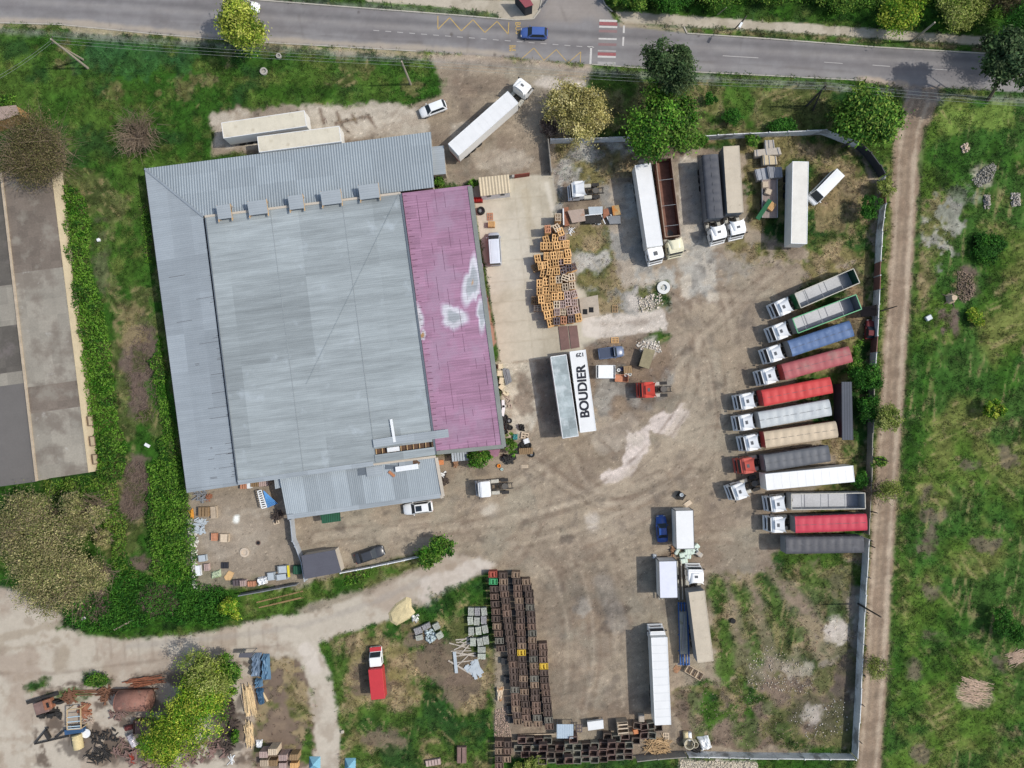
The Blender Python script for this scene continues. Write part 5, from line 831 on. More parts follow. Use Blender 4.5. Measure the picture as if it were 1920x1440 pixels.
B_SIL = tm('body_silver', 168, 170, 170); B_GRN = paint_m('trim_green', 40, 150, 92); B_GRND = paint_m('body_green_dark', 24, 84, 52); B_RED = paint_m('body_red', 168, 66, 66); B_GRY = tm('body_grey', 128, 132, 136); B_WH = M('box_white', 224, 224, 222, rough=.4, n1=(.5, .06), n2=(5, .03), spec=.4, stain=(S(200, 194, 178), .45, .6, .5)); B_WHS = paint_m('box_side', 232, 230, 224); B_BRN = M('rusted_body', 112, 76, 62, n1=(1, .3), n2=(6, .2)); F_SIL = M('floor_silver', 176, 178, 182, rough=.35, n1=(.25, .25), n2=(4, .1), spec=.5, stain=(S(92, 92, 96), .16, .52, .8)); F_BRN = M('floor_rust', 130, 92, 76, n1=(1, .3), n2=(5, .2)); F_DK = M('floor_dark', 120, 122, 124, rough=.4, n1=(.3, .4), stain=(S(60, 60, 62), .2, .5, .8))
T_LT = tm('tarp_soiled_white', 176, 184, 190)
rig('white lorry with open silver tipper and green inner trim, topmost of the fan', (1445, 584), (1496, 564), (1606, 517), 'open', F_SIL, B_GRND, h=3.3, extra=M_TREAD)
rig('white lorry with open silver tipper edged in bright green', (1440, 628), (1491, 611), (1610, 566), 'open', F_SIL, M('body_dark_silver', 120, 124, 126), h=3.3, extra=B_GRN)
rig('white lorry with a blue tarpaulin trailer', (1429, 668), (1481, 654), (1596, 616), 'tarp', T_BLUE, B_GRY, h=3.3)
rig('white lorry with a faded stained red tarpaulin trailer', (1418, 708), (1469, 698), (1594, 664), 'tarp', T_FADE, B_RED, h=3.3)
rig('white lorry with a bright red ribbed tarpaulin trailer', (1378, 756), (1430, 747), (1558, 722), 'tarp', T_RED, B_RED, h=3.4)
rig('white lorry with a light grey stained tarpaulin trailer', (1376, 794), (1424, 788), (1556, 764), 'tarp', T_LGREY, B_SIL, h=3.4)
rig('white lorry with a beige covered trailer edged in red', (1386, 832), (1434, 825), (1568, 805), 'tarp', T_BEI, B_RED, h=3.3)
rig('red cab lorry with a dark grey tarpaulin trailer', (1379, 875), (1434, 869), (1554, 850), 'tarp', T_GREY, B_GRY, cabm=M_CABR2, h=3.4)
rig('white lorry with a long plain white box trailer, cab pulled well forward', (1363, 919), (1436, 904), (1601, 888), 'box', B_WH, B_WHS, h=4.0)
rig('white lorry with an open silver grey tipper, between the white box and the red tarpaulin', (1434, 944), (1484, 941), (1622, 939), 'open', F_SIL, B_SIL, h=3.4, extra=M_TREAD)
rig('white lorry with a crimson tarpaulin trailer, lowest cab of the fan', (1434, 983), (1491, 984), (1624, 979), 'tarp', T_RED2, B_GRY, h=3.4)
rig('dark grey covered trailer without a cab at the lower end of the fan', None, (1473, 1023), (1618, 1021), 'tarp', T_DG, B_GRY, h=3.4)
g2 = 'lorries parked in the north east of the yard'
rig('long white box lorry facing down beside the brown open trailer', (1230, 493), (1228, 462), (1205, 308), 'box', B_WH, B_WHS, h=4.0, group=g2, defl=False)
rig('cream cab lorry with a rusty brown open trailer', (1266, 481), (1262, 443), (1244, 297), 'open', F_BRN, B_BRN, cabm=M_CABC, h=3.0, extra=M('rust_rail', 150, 132, 116), group=g2, hatch=False)
rig('white lorry with a nearly black stained tarpaulin trailer', (1345, 456), (1341, 409), (1331, 291), 'tarp', tm('tarp_black', 76, 78, 84, stain=(S(150, 70, 70), .35, .72, .8)), B_GRY, h=3.5, group=g2)
rig('white lorry with a stone coloured stained trailer roof', (1380, 447), (1379, 399), (1371, 274), 'box', T_STONE, B_GRY, h=3.8, group=g2, extra=T_STONE)
rig('cream white box trailer standing alone beside the white van', None, (1498, 457), (1501, 303), 'box', tm('roof_offwhite', 216, 212, 202), B_WHS, h=4.0, group=g2)
rig('white lorry parked diagonally at the yard entrance', (989, 160), (962, 182), (850, 281), 'box', B_WH, B_WHS, h=4.0, group=g2)
rig('old cream roofed trailer nearest the meadow, left of the pair', None, (573, 222), (417, 245), 'box', T_CREAM, B_WHS, h=4.0, group='two old trailers behind the ribbed roof', extra=B_WH)
rig('old cream roofed trailer tucked against the ribbed roof, right of the pair', None, (638, 251), (484, 271), 'box', T_CREAM, B_WHS, h=4.0, group='two old trailers behind the ribbed roof', extra=B_WH)
bt = rig('white trailer with BOUDIER written along its roof', None, (1083, 657.5), (1103, 809), 'box', B_WH, B_WHS, h=4.0, group='two trailers side by side at the loading bay'); bt['label'] = 'white trailer with black BOUDIER lettering and number 129 on its roof'
def reparent(o, t):
    bpy.context.view_layer.update(); m = (Matrix.Translation(t.location) @ Euler(t.rotation_euler).to_matrix().to_4x4()).inverted(); o.data.transform(m); o.parent = t; return o
M_BLK = mat('black_lettering', (.01, .012, .02), rough=.5, n1=None, n2=None)
reparent(letters('BOUDIER', (1105.5, 781), (1097, 684), 17, M_BLK, 'lettering', 4.06, .07), bt); reparent(letters('129', (1093, 661), (1080, 662.5), 7.5, M_BLK, 'number', 4.06, .05), bt)
# trailer with a see-through roof cover
t = rig('trailer with translucent grey green roof sheet framed in white', None, (1070, 820), (1047, 667), 'box', M('roof_translucent', 158, 168, 168, rough=.35, n1=(.3, .2), n2=(1.5, .15), panel=(1.7, 3, .22), stain=(S(200, 206, 206), .5, .5, .7), stain2=(S(150, 150, 122), 1.1, .64, .6)), B_WHS, h=4.0, group='two trailers side by side at the loading bay')
rig('long white lorry with transverse roof seams, parked alone in the south', (1235, 1181), (1236, 1195), (1243, 1359), 'box', B_WH, B_WHS, h=4.0, group='vehicles in the southern yard', defl=False, ch=3.0, seams=True)
rig('white lorry with a stone coloured tall trailer beside the blue steel frame', (1299, 1059), (1306, 1109), (1323, 1241), 'box', T_STONE, B_GRY, h=3.8, group='vehicles in the southern yard', extra=T_STONE)
# tractors without trailers
def tractor(label, f, r, cabm, defl=True, hatch=True, group='tractor units parked on their own'):
    A = W(*f, .9); B = W(*r, .9); A.z = B.z = 0; e = A - B; L = e.length; t = thing('tractor_unit', label, 'tractor unit', (A + B) / 2, math.atan2(e.y, e.x), group); cab_parts(t, L / 2, cabm, defl, hatch); tractor_rear(t, L / 2, L - 2.2); return t
tractor('red tractor unit without trailer beside the loading bay', (1196, 732), (1259, 729), M_CABR); tractor('white tractor unit without trailer below the magenta roof', (894, 916), (962, 910), M_CABW, defl=False, hatch=False); tractor('old white tractor unit dumped in the weeds above the rusty wreckage', (1067, 362), (1132, 357), M_CABW, hatch=False)
# box bodies and rigid trucks
def box_body(label, pts, h, m, side, z0=.9, extra=M_HATCH, wheels=True, group='white box bodies standing in the yard'):
    (ax, ay), (bx, by), w = pts; A = W(ax, ay, h); B = W(bx, by, h); A.z = B.z = 0; e = A - B; L = e.length; t = thing('box_body', label, 'truck body', (A + B) / 2, math.atan2(e.y, e.x), group)
    MB().box((0, 0, (z0 + h) / 2), (L, w, h - z0)).build('cargo_box', side, t, .03); MB().box((0, 0, h + .02), (L - .1, w - .1, .05)).build('roof_panel', m, t); rl = MB(); [rl.box((0, s * (w / 2), (z0 + h) / 2 + d * (h - z0) / 2), (L + .06, .1, .1)) for s in (-1, 1) for d in (-1, 1)]; [rl.box((s * L / 2, q * w / 2, (z0 + h) / 2), (.1, .1, h - z0)) for s in (-1, 1) for q in (-1, 1)]; [rl.box((s * L / 2, 0, h), (.1, w, .1)) for s in (-1, 1)]; rl.build('corner_frame', extra, t)
    [MB().box((-L / 2 - .03, s * w / 4, (z0 + h) / 2), (.05, w / 2 - .1, h - z0 - .2)).build('rear_door', side, t) for s in (-1, 1)]
    sk = MB(); [sk.box((0, s * .5, z0 - .15), (L, .12, .26)) for s in (-1, 1)]; [sk.box((x * L / 2.4, s * .8, z0 / 2 - .1), (.2, .2, z0 - .2)) for x in (-1, 1) for s in (-1, 1)]; sk.build('skid_frame', M_CHAS, t); return t
box_body('large white box body beside the blue saloon', ((1283, 957), (1285, 1029), 2.75), 3.7, B_WH, B_WHS); box_body('white grey box body on a trailer frame below the blue saloon', ((1252, 1052), (1254, 1121), 2.75), 3.5, paint_m('box_lilac', 214, 216, 226), B_WHS)
o = thing('trailer_chassis', 'empty steel trailer frame under the white grey box body', 'trailer frame', W(1252, 1088)); q = MB(); L0 = o.location; [q.bar(Vector(W(x, 1052, .8)) - L0, Vector(W(x + 3, 1124, .8)) - L0, .14) for x in (1233, 1239, 1270, 1277)]; q.build('frame', M_TREAD, o); [wheel(o, WT, RT, Vector(W(x, y)).x - L0.x, Vector(W(x, y)).y - L0.y, .52).__setattr__('rotation_euler', (0, 0, R(90))) for x, y in ((1236, 1075), (1236, 1090), (1268, 1080), (1268, 1095))]
def pickup_truck_red():
    A = W(704, 1213, .9); B = W(709, 1311, 2.6); A.z = B.z = 0; e = A - B; L = e.length; t = thing('light_truck', 'red box light truck with white and red cab on the dry grass', 'truck', (A + B) / 2, math.atan2(e.y, e.x)); cr = paint_m('truck_red', 190, 56, 60)
    MB().ext([(L / 2, .4), (L / 2, .95), (L / 2 - .7, 1.15), (L / 2 - 1.25, 1.95), (L / 2 - 1.5, 2.1), (L / 2 - 2.7, 2.15), (L / 2 - 2.75, .5)], -.95, .95).build('cab', M_CABW, t, .1); MB().ext([(L / 2 + .01, .7), (L / 2 - .02, 1.0), (L / 2 - .62, 1.17), (L / 2 - .6, .9)], -.9, .9).build('bonnet', cr, t)
    MB().ext([(L / 2 - .68, 1.2), (L / 2 - 1.2, 1.98), (L / 2 - 1.3, 1.93), (L / 2 - .8, 1.14)], -.82, .82).build('windscreen', M_GLASS, t); [MB().box((L / 2 - 1.9, s * .955, 1.6), (.9, .03, .5)).build('side_window', M_GLASS, t) for s in (-1, 1)]; [MB().box((L / 2, s * .7, .8), (.06, .3, .18)).build('headlight', M_LAMP, t) for s in (-1, 1)]
    xf = L / 2 - 2.85; xr = -L / 2; MB().box(((xf + xr) / 2, 0, 1.75), (xf - xr, 2.2, 1.9)).build('cargo_box', cr, t, .05); MB().box(((xf + xr) / 2, 0, 2.72), (xf - xr - .1, 2.1, .05)).build('roof_panel', cr, t); MB().box((0, 0, .6), (L * .9, .9, .2)).build('chassis', M_CHAS, t)
    [wheel(t, WC, RC, x, s * .85, .33) for x in (L / 2 - 1.0, xr + 1.1) for s in (-1, 1)]
pickup_truck_red()
# ---------------------------------------------------------------- cars
def car(label, f, r, mc, kind='hatch', w=1.8, group='parked cars', hgt=1.48, name='car', roofm=None):
    A = W(*f, .7); B = W(*r, .8); A.z = B.z = 0; e = A - B; L = e.length; t = thing(name, label, 'van' if 'van' in name else 'car', (A + B) / 2, math.atan2(e.y, e.x), group); hw = w / 2; X = L / 2
    van = kind == 'van'; sh = .95 if not van else 1.15; st = [(-X, .80, sh * .78), (-X + .12, .93, sh * .95), (-X + .6, 1, sh), (X - 1.3, 1, sh), (X - .55, .95, sh * .88), (X - .15, .84, sh * .74), (X, .66, sh * .62)]
    if kind == 'pickup': st = [(-X, .92, .95), (-X + .1, .98, .98), (-X + 1, 1, .98)] + st[3:]
    rings = [[(x, y * hw * k, z) for y, z in ((-.9, .28), (-1, .42), (-1, s - .25), (-.93, s - .06), (-.6, s + .02), (0, s + .05), (.6, s + .02), (.93, s - .06), (1, s - .25), (1, .42), (.9, .28))] for x, k, s in st]
    MB().loft(rings).build('body', mc, t, 0, True)
    if kind == 'hatch': q = (X - 1.15, X - 1.85, -X + .55, -X + .15)
    elif kind == 'saloon': q = (X - 1.25, X - 1.95, -X + 1.35, -X + .75)
    elif kind == 'suv': q = (X - 1.35, X - 2.0, -X + .6, -X + .2)
    elif kind == 'pickup': q = (X - 1.2, X - 1.75, -X + 2.5, -X + 2.3)
    else: q = (X - .55, X - 1.35, -X + .15, -X + .05)
    xa, xb, xc_, xd = q; z0 = sh - .02; z1 = hgt; bw, tw = hw * .9, hw * (.70 if not van else .8)
    MB().add([(xa, -bw, z0), (xa, bw, z0), (xd, bw, z0), (xd, -bw, z0), (xb, -tw, z1), (xb, tw, z1), (xc_, tw, z1), (xc_, -tw, z1)], [(0, 1, 5, 4), (1, 2, 6, 5), (2, 3, 7, 6), (3, 0, 4, 7), (4, 5, 6, 7)]).build('pillars', mc, t, .04)
    def lp(a, b, u): return tuple(a[i] * (1 - u) + b[i] * u for i in range(3))
    def panel(nm, a, b, c, d, off, mm=M_GLASS, ins=.08):
        cc = [sum(p[i] for p in (a, b, c, d)) / 4 for i in range(3)]; P = [Vector(lp(p, cc, ins)) + Vector(off) for p in (a, b, c, d)]; MB().add(P + [p - Vector(off) * 1.6 for p in P], [(0, 1, 2, 3), (4, 7, 6, 5), (0, 4, 5, 1), (1, 5, 6, 2), (2, 6, 7, 3), (3, 7, 4, 0)]).build(nm, mm, t)
    panel('windscreen', (xa, -bw, z0), (xa, bw, z0), (xb, tw, z1), (xb, -tw, z1), (.015, 0, .025)); panel('rear_window', (xd, -bw, z0), (xd, bw, z0), (xc_, tw, z1), (xc_, -tw, z1), (-.03, 0, .02))
    for s in (-1, 1): panel('side_window', (xa - .25, s * bw, z0 + .04), (xd + .2, s * bw, z0 + .04), (xc_ + .05, s * tw, z1 - .04), (xb - .05, s * tw, z1 - .04), (0, s * .025, .01))
    rn = []; 
    for i in range(5):
        for j in range(5): u, v = i / 4, j / 4 * 2 - 1; rn.append((xb + (xc_ - xb) * u, v * tw * .98, z1 + .015 + .05 * (1 - v * v) * (1 - (2 * u - 1) ** 2 * .6)))
    MB().add(rn, [(i * 5 + j, i * 5 + j + 1, (i + 1) * 5 + j + 1, (i + 1) * 5 + j) for i in range(4) for j in range(4)]).build('roof', roofm or mc, t, 0, True)
    if kind == 'suv': MB().box(((xb + xc_) / 2 + .45, 0, z1 + .075), (.95, .86, .02)).build('sunroof', M_GLASS, t); [MB().bar((xb - .1, s * tw, z1 + .08), (xc_ + .1, s * tw, z1 + .08), .05).build('roof_rail', M_TREAD, t) for s in (-1, 1)]
    if kind == 'pickup': MB().box((-X + 1.22, 0, 1.03), (2.1, w * .84, .05)).build('bed_cover', tm('bed_cover_blue', 62, 72, 92), t, .01); MB().bar((-X + 2.45, -bw * .9, 1.25), (-X + 2.45, bw * .9, 1.25), .1).build('roll_bar', M_TREAD, t)
    if van: rb = MB(); [rb.box(((xb + xc_) / 2, v * tw, z1 + .065), ((xb - xc_) * .9, .04, .02)) for v in (-.6, -.3, 0, .3, .6)]; rb.build('roof_ribs', roofm or mc, t)
    for s in (-1, 1):
        MB().box((X - .12, s * hw * .6, .68), (.14, .34, .12)).build('headlight', M_LAMP, t, .02); MB().box((-X + .06, s * hw * .72, .75), (.08, .24, .14)).build('tail_light', M_TAIL, t); MB().box((xa - .35, s * (hw + .06), z0 + .08), (.16, .18, .12)).build('mirror', mc, t, .03)
        for x in (X - .85, -X + .8): wheel(t, WC, RC, x, s * (hw - .12), .33)
    return t
car('blue hatchback driving along the road past the crossing', (976, 61), (1027, 62), paint_m('car_blue', 72, 98, 158, .3), 'hatch', group='cars on the road')
car('white car half hidden behind the poplar on the road', (486, 14), (448, 11), M_CABW, 'saloon', group='cars on the road')
car('white hatchback parked at the entrance below the meadow tip', (787, 213), (836, 194), paint_m('car_white', 232, 234, 234, .3), 'hatch')
car('silver grey van parked on the concrete yard beside the magenta roof', (925, 436), (929, 498), paint_m('van_silver', 176, 180, 188, .35), 'van', 2.1, hgt=1.95, name='van', roofm=paint_m('van_roof', 214, 218, 226))
car('white van slanted beside the cream box trailer', (1519, 379), (1570, 327), paint_m('car_white', 0, 0, 0), 'van', 2.15, hgt=2.3, name='van')
car('dark blue pickup with covered bed next to the white lettered trailer', (1170, 658), (1122, 664), paint_m('pickup_blue', 98, 112, 138, .3), 'pickup', 1.85, hgt=1.65)
car('bright blue saloon in the shade of the white box body', (1239, 966), (1243, 1017), paint_m('saloon_blue', 40, 80, 150, .3), 'saloon', 1.75)
car('white SUV with sunroof under the southern roof edge', (756, 956), (811, 949), paint_m('car_white', 0, 0, 0), 'suv', 1.9, hgt=1.6)
car('dark grey saloon beside the pale fence and gate booth', (720, 1031), (666, 1049), paint_m('car_dark', 62, 64, 68, .3), 'saloon', 1.85)
car('small dark red car body against the fence below the black shelter', (1632, 599), (1630, 636), paint_m('car_maroon', 104, 40, 42, .8), 'hatch', 1.4)
# ================================================================ pallets and crates
ORD = ['first', 'second', 'third', 'fourth', 'fifth', 'sixth', 'seventh', 'eighth', 'ninth', 'tenth', 'eleventh', 'twelfth', 'thirteenth', 'fourteenth', 'fifteenth', 'sixteenth', 'seventeenth', 'eighteenth', 'nineteenth', 'twentieth']
def ordn(n):
    if n < 20: return ORD[n]
    if n == 29: return 'thirtieth'
    return ('twenty-' if n < 29 else 'thirty-') + ORD[(n - 20) % 10]
def pm(name, r, g, b): return M(name, r, g, b, rough=.8, n1=(2, .18), n2=(9, .15), rnd=.22)
PM = {'o': pm('pallet_orange', 218, 172, 116), 'g': pm('pallet_grey', 172, 150, 142), 'd': pm('pallet_dark', 98, 88, 90), 'p': pm('pallet_pale', 196, 178, 154), 'b': pm('pallet_brown', 150, 124, 92), 'r': pm('pallet_reddish', 190, 134, 104)}
PN = {'o': 'orange', 'g': 'greyish', 'd': 'dark grey', 'p': 'pale', 'b': 'brown', 'r': 'reddish orange'}
def pallet_mesh(kind, gap=3):
    mb = MB(); w, l = .95, 1.2
    ns = gap
    for i in range(ns): mb.box((-w / 2 + .07 + i * (w - .14) / (ns - 1), 0, .13), (.16 if ns < 4 else .12, l, .022))
    for y in (-l / 2 + .06, 0, l / 2 - .06): mb.box((0, y, .108), (w, .12, .022)); mb.box((0, y, .011), (w, .1, .022)); [mb.box((x, y, .06), (.1, .1, .076)) for x in (-w / 2 + .05, 0, w / 2 - .05)]
    return mb.mesh('pallet', PM[kind])
PMESH = {(k, n): pallet_mesh(k, n) for k in PM for n in (3, 4)}
rows = [[(1046.5, 407, 0, 'p')], [(1027, 429, 5, 'r'), (1044, 427, 30, 'p'), (1051, 434, 20, 'o')], [(1024, 449, 15, 'o'), (1041, 446, -5, 'o'), (1055, 443, -5, 'g')], [(1019, 461, 0, 'o'), (1031, 461, 0, 'o'), (1044, 460, 8, 'o'), (1056, 458, 5, 'o'), (1062, 457, 0, 'o')],
    [(1008, 484, 10, 'o'), (1025, 480, 0, 'o'), (1038, 479, 5, 'o'), (1051, 478, 5, 'o'), (1065, 474, 10, 'o')], [(1003, 502, 25, 'b'), (1014, 498, 8, 'o'), (1022, 497, 6, 'o'), (1032, 494, 5, 'o'), (1042, 492, 5, 'o'), (1051.5, 490, 4, 'g'), (1064, 489, 90, 'o')],
    [(1019, 513, -10, 'o'), (1031, 509, -8, 'o'), (1044, 508, 3, 'o'), (1056, 507, 15, 'd'), (1067, 502, 5, 'd'), (1075, 500, 20, 'd')], [(1012, 531, 0, 'o'), (1024, 528, 5, 'o'), (1036, 525, 3, 'o'), (1048, 524, 5, 'p'), (1060, 521, 70, 'p'), (1072, 519, 8, 'p')],
    [(1012, 546, 0, 'o'), (1024, 545, -3, 'o'), (1036, 540, 0, 'o'), (1049, 541, -5, 'o'), (1060, 538, 5, 'p'), (1073, 535, 5, 'p')], [(1002, 563, 0, 'b'), (1015, 561, 5, 'o'), (1027, 558, 5, 'o'), (1040, 556, 0, 'o'), (1052, 555, 0, 'o'), (1064, 553, 8, 'g'), (1077, 551, 15, 'g')],
    [(1008, 578, 90, 'p'), (1021, 575, 8, 'o'), (1032, 574, 10, 'o'), (1044, 571, 0, 'p'), (1055, 571, 0, 'g'), (1065, 567, 8, 'g'), (1077, 567, 0, 'g')], [(1026, 590, 10, 'o'), (1036, 588, 8, 'o'), (1044.5, 585, 0, 'g'), (1056, 584, -5, 'p'), (1069, 583, 6, 'g'), (1080, 581, 12, 'g')], [(1032, 605, 12, 'o'), (1044, 602, 0, 'd'), (1057, 600, 0, 'r'), (1071, 598, 0, 'd'), (1085, 595, 8, 'o')]]
LOWER = MB()
for ri, row in enumerate(rows):
    for ci, (x, y, a, k) in enumerate(row):
        h = random.uniform(1.95, 2.45) if ri > 1 else 2.6
        if k == 'b' or (x, y) == (1008, 578): h = .9
        p = W(x, y, h); rz = R(a) + R(7 if abs(a) < 20 else 0) * 0
        side = 'leftmost' if ci == 0 else ('rightmost' if ci == len(row) - 1 else ordn(ci) + ' from left')
        lab = f'{PN[k]} pallet on the big pile, {side}, {ordn(ri)} row from the top'
        if len(row) == 1: lab = 'lone pale pallet stack top beside the rusty wreckage, topmost of the pile'
        o = inst(PMESH[(k, 3 if random.random() < .7 else 4)], 'pallet', None, (p.x, p.y, h - .14), rz); tag(o, lab, 'pallet', 'wooden pallets piled on the concrete yard')
        n = int((h - .14) / .144)
        for q in range(n):
            z = h - .14 - (q + 1) * .144; jx, jy = random.uniform(-.03, .03), random.uniform(-.03, .03)
            m3 = Matrix.Translation((p.x + jx, p.y + jy, max(z, 0))) @ Matrix.Rotation(rz + random.uniform(-.04, .04), 4, 'Z')
            for (cx, cy, cz, sx, sy, sz) in ((0, -.54, .118, .95, .12, .03), (0, .54, .118, .95, .12, .03), (-.4, 0, .13, .14, 1.2, .022), (.4, 0, .13, .14, 1.2, .022), (0, 0, .06, .9, .1, .08)):
                v = [m3 @ Vector((cx + a_ * sx / 2, cy + b_ * sy / 2, cz + c_ * sz / 2)) for c_ in (-1, 1) for b_ in (-1, 1) for a_ in (-1, 1)]
                LOWER.add(v, [(0, 2, 3, 1), (4, 5, 7, 6), (0, 1, 5, 4), (2, 6, 7, 3), (0, 4, 6, 2), (1, 3, 7, 5)])
tag(LOWER.build('pallets', PM['o']), 'lower wooden pallets stacked beneath the visible top pallets', 'pallets', kind='stuff')
def lone(lab, x, y, a, k, h=.15, n=3):
    p = W(x, y, h); tag(inst(PMESH[(k, n)], 'pallet', None, (p.x, p.y, max(0.01, h - .15)), R(a)), lab, 'pallet', 'loose pallets in the yard')
lone('reddish orange pallet lying flat below the black tyre', 919, 406, 2, 'r', .15, 4); lone('single orange pallet lying flat above the dark blue pickup', 1153, 638, 92, 'o', .15, 4); lone('weathered brown pallet on the edge of the pale gravel pad', 1153, 579, 0, 'b', .15, 4); lone('pale wooden pallet beside the blue netting in the scrap yard', 517, 976, 15, 'p'); lone('weathered pallet in front of the brown sticks heap', 1249, 1381, 0, 'p', .15, 4)
lone('splintered pallet next to the white crates by the warehouse corner', 984, 817, 80, 'p', .3)
def crate(name, label, x, y, w, l, h, a, m, cat='crate', group=None, lid=True, z=0, open_=False, slats=5):
    p = W(x, y, h + z); p.z = 0; t = thing(name, label, cat, (p.x, p.y, z), R(a), group); wl = MB(); th = .05
    for s in (-1, 1):
        for k in range(max(2, int(h / .22))): zz_ = h * (k + .5) / max(2, int(h / .22)); wl.box((0, s * (l / 2 - th / 2), zz_), (w, th, h / max(2, int(h / .22)) * .82)); wl.box((s * (w / 2 - th / 2), 0, zz_), (th, l - .1, h / max(2, int(h / .22)) * .82))
    wl.box((0, 0, .05), (w - .1, l - .1, .05)); wl.build('sides', m, t); [MB().box((sx * (w / 2 - .05), sy * (l / 2 - .05), h / 2), (.09, .09, h + .02)).build('corner_post', m, t) for sx in (-1, 1) for sy in (-1, 1)]
    if lid and not open_: ld = MB(); [ld.box((-w / 2 + w * (k + .5) / slats, 0, h + .03), (w / slats * .8, l, .04)) for k in range(slats)]; ld.build('lid', m, t)
    return t
crate('wooden_crate', 'pale orange crate below the flat reddish pallet on the concrete yard', 921.5, 420, 1.1, .9, .9, -2, PM['o'])
# dark crates in columns, southern yard
CB = [pm('crate_brown', 112, 92, 80), pm('crate_dusky', 92, 78, 70), pm('crate_tan', 132, 112, 94), pm('crate_greyish', 112, 108, 98)]; CG = pm('crate_green_paint', 80, 170, 112); CY = pm('crate_yellow_paint', 214, 178, 66); CRD = pm('crate_red_paint', 178, 92, 76)
M_CRD = pm('crate_dark_wood', 84, 70, 62)  # plain dark brown crate wood
def dark_crate_mesh(m):
    mb = MB(); w, l, h = 1.36, .94, 1.5
    [mb.box((s * (w / 2 - .06), 0, h - .03), (.1, l, .05)) for s in (-1, 1)]; [mb.box((s * .27, 0, h - .02), (.24, l * .92, .05)) for s in (-1, 1)]; mb.box((0, l * .36, h - .03), (.4, .1, .04)); mb.box((0, 0, h - .5), (w - .1, l - .1, .04))
    for s in (-1, 1):
        mb.box((0, s * (l / 2 - .04), h - .08), (w, .08, .1))
        for z in (.12, .42, .72, 1.02, 1.3): mb.box((0, s * (l / 2 - .03), z), (w, .05, .2)); mb.box((s * (w / 2 - .03), 0, z), (.05, l - .1, .2))
    return mb.mesh('wooden_crate', m)
def inner_mesh(): return None
DCM = [dark_crate_mesh(m) for m in CB]; DCG, DCY, DCR = dark_crate_mesh(CG), dark_crate_mesh(CY), dark_crate_mesh(CRD)
cols = [('first', [(924, 1077), (925, 1092), (927, 1120), (930, 1160), (936, 1200), (939, 1226)], (14.0)), ('second', [(943, 1079), (944.5, 1105), (950, 1140), (956, 1190), (961, 1240), (966, 1300), (969, 1345), (972, 1362)], 12.0), ('third', [(968, 1078), (970, 1100), (974, 1140), (977, 1190), (979, 1240), (983, 1300), (987, 1345), (990, 1362)], 12.2), ('fourth', [(987, 1091), (992, 1115), (996, 1160), (999, 1205), (1001, 1250), (1003, 1300), (1007, 1345), (1010, 1368)], 12.2), ('fifth', [(1018, 1212), (1019, 1245), (1021, 1275), (1024, 1305), (1027, 1335), (1030, 1370)], 12.6)]
def along(pts, step):
    out = []; acc = 0; P = [Vector(p) for p in pts]; 
    tot = sum((b - a).length for a, b in zip(P[:-1], P[1:])); s = 0
    while s <= tot + .1:
        r = s
        for a, b in zip(P[:-1], P[1:]):
            L = (b - a).length
            if r <= L + .11: out.append(a.lerp(b, min(1, r / L))); break
            r -= L
        s += step
    return out
for cn, pts, st_ in cols:
    for i, q in enumerate(along(pts, st_)):
        x, y = q.x, q.y
        me = random.choice(DCM + DCM[:2]); tone = 'brown'
        if cn == 'first' and i == 0: me, tone = DCR, 'red painted'
        if cn == 'first' and i == 1: me, tone = DCG, 'green painted'
        if cn == 'third' and abs(y - 1228) < 6.2: me, tone = DCY, 'yellow painted'
        if cn == 'fifth' and abs(y - 1254) < 6.3: me, tone = DCY, 'yellow orange'
        p = W(x, y, 1.5); side = 'topmost' if i == 0 else ordn(i) + ' from the top'
        o = inst(me, 'wooden_crate', None, (p.x + random.uniform(-.06, .06), p.y + random.uniform(-.03, .03), 0), random.uniform(-.06, .06)); tag(o, f'{tone} slatted crate, {side} in the {cn} column from the left', 'crate', 'brown crates standing in five columns')
        if random.random() < .0: pass
# darker, lower pallets wedged between the columns
GAPN = {}
for k, (x, y) in enumerate([(934, 1085), (957, 1090), (957, 1104), (934, 1105), (979, 1110), (981, 1130), (962, 1150), (984, 1160), (986, 1190), (968, 1212), (990, 1212), (992, 1235), (971, 1250), (973, 1275), (992, 1262), (994, 1290), (975, 1300), (996, 1318), (978, 1330), (1000, 1345), (956, 1330), (958, 1350), (1010, 1290), (1013, 1320), (1017, 1350), (1009, 1232), (945, 1240), (950, 1275)]):
    gapn = 'first' if x < 940 + (y - 1080) * .13 else ('second' if x < 962 + (y - 1080) * .09 else ('third' if x < 985 + (y - 1080) * .06 else 'fourth')); GAPN[gapn] = GAPN.get(gapn, -1) + 1; p = W(x, y, .7); me = MESHC.setdefault('lowcrate', None) or MB().box((0, 0, .35), (.95, 1.0, .66)).box((-.3, 0, .70), (.2, 1.05, .04)).box((.3, 0, .70), (.2, 1.05, .04)).box((0, 0, .70), (.2, 1.05, .04)).mesh('low_crate', M('low_crate_grey', 62, 62, 62, n1=(2, .25), n2=(9, .2))); MESHC['lowcrate'] = me
    tag(inst(me, 'low_crate', None, (p.x, p.y, 0), random.uniform(-.1, .1)), f'low dark grey crate in the {gapn} gap between crate columns, {ordn(GAPN[gapn])} counting down', 'crate', 'low grey crates between the columns')
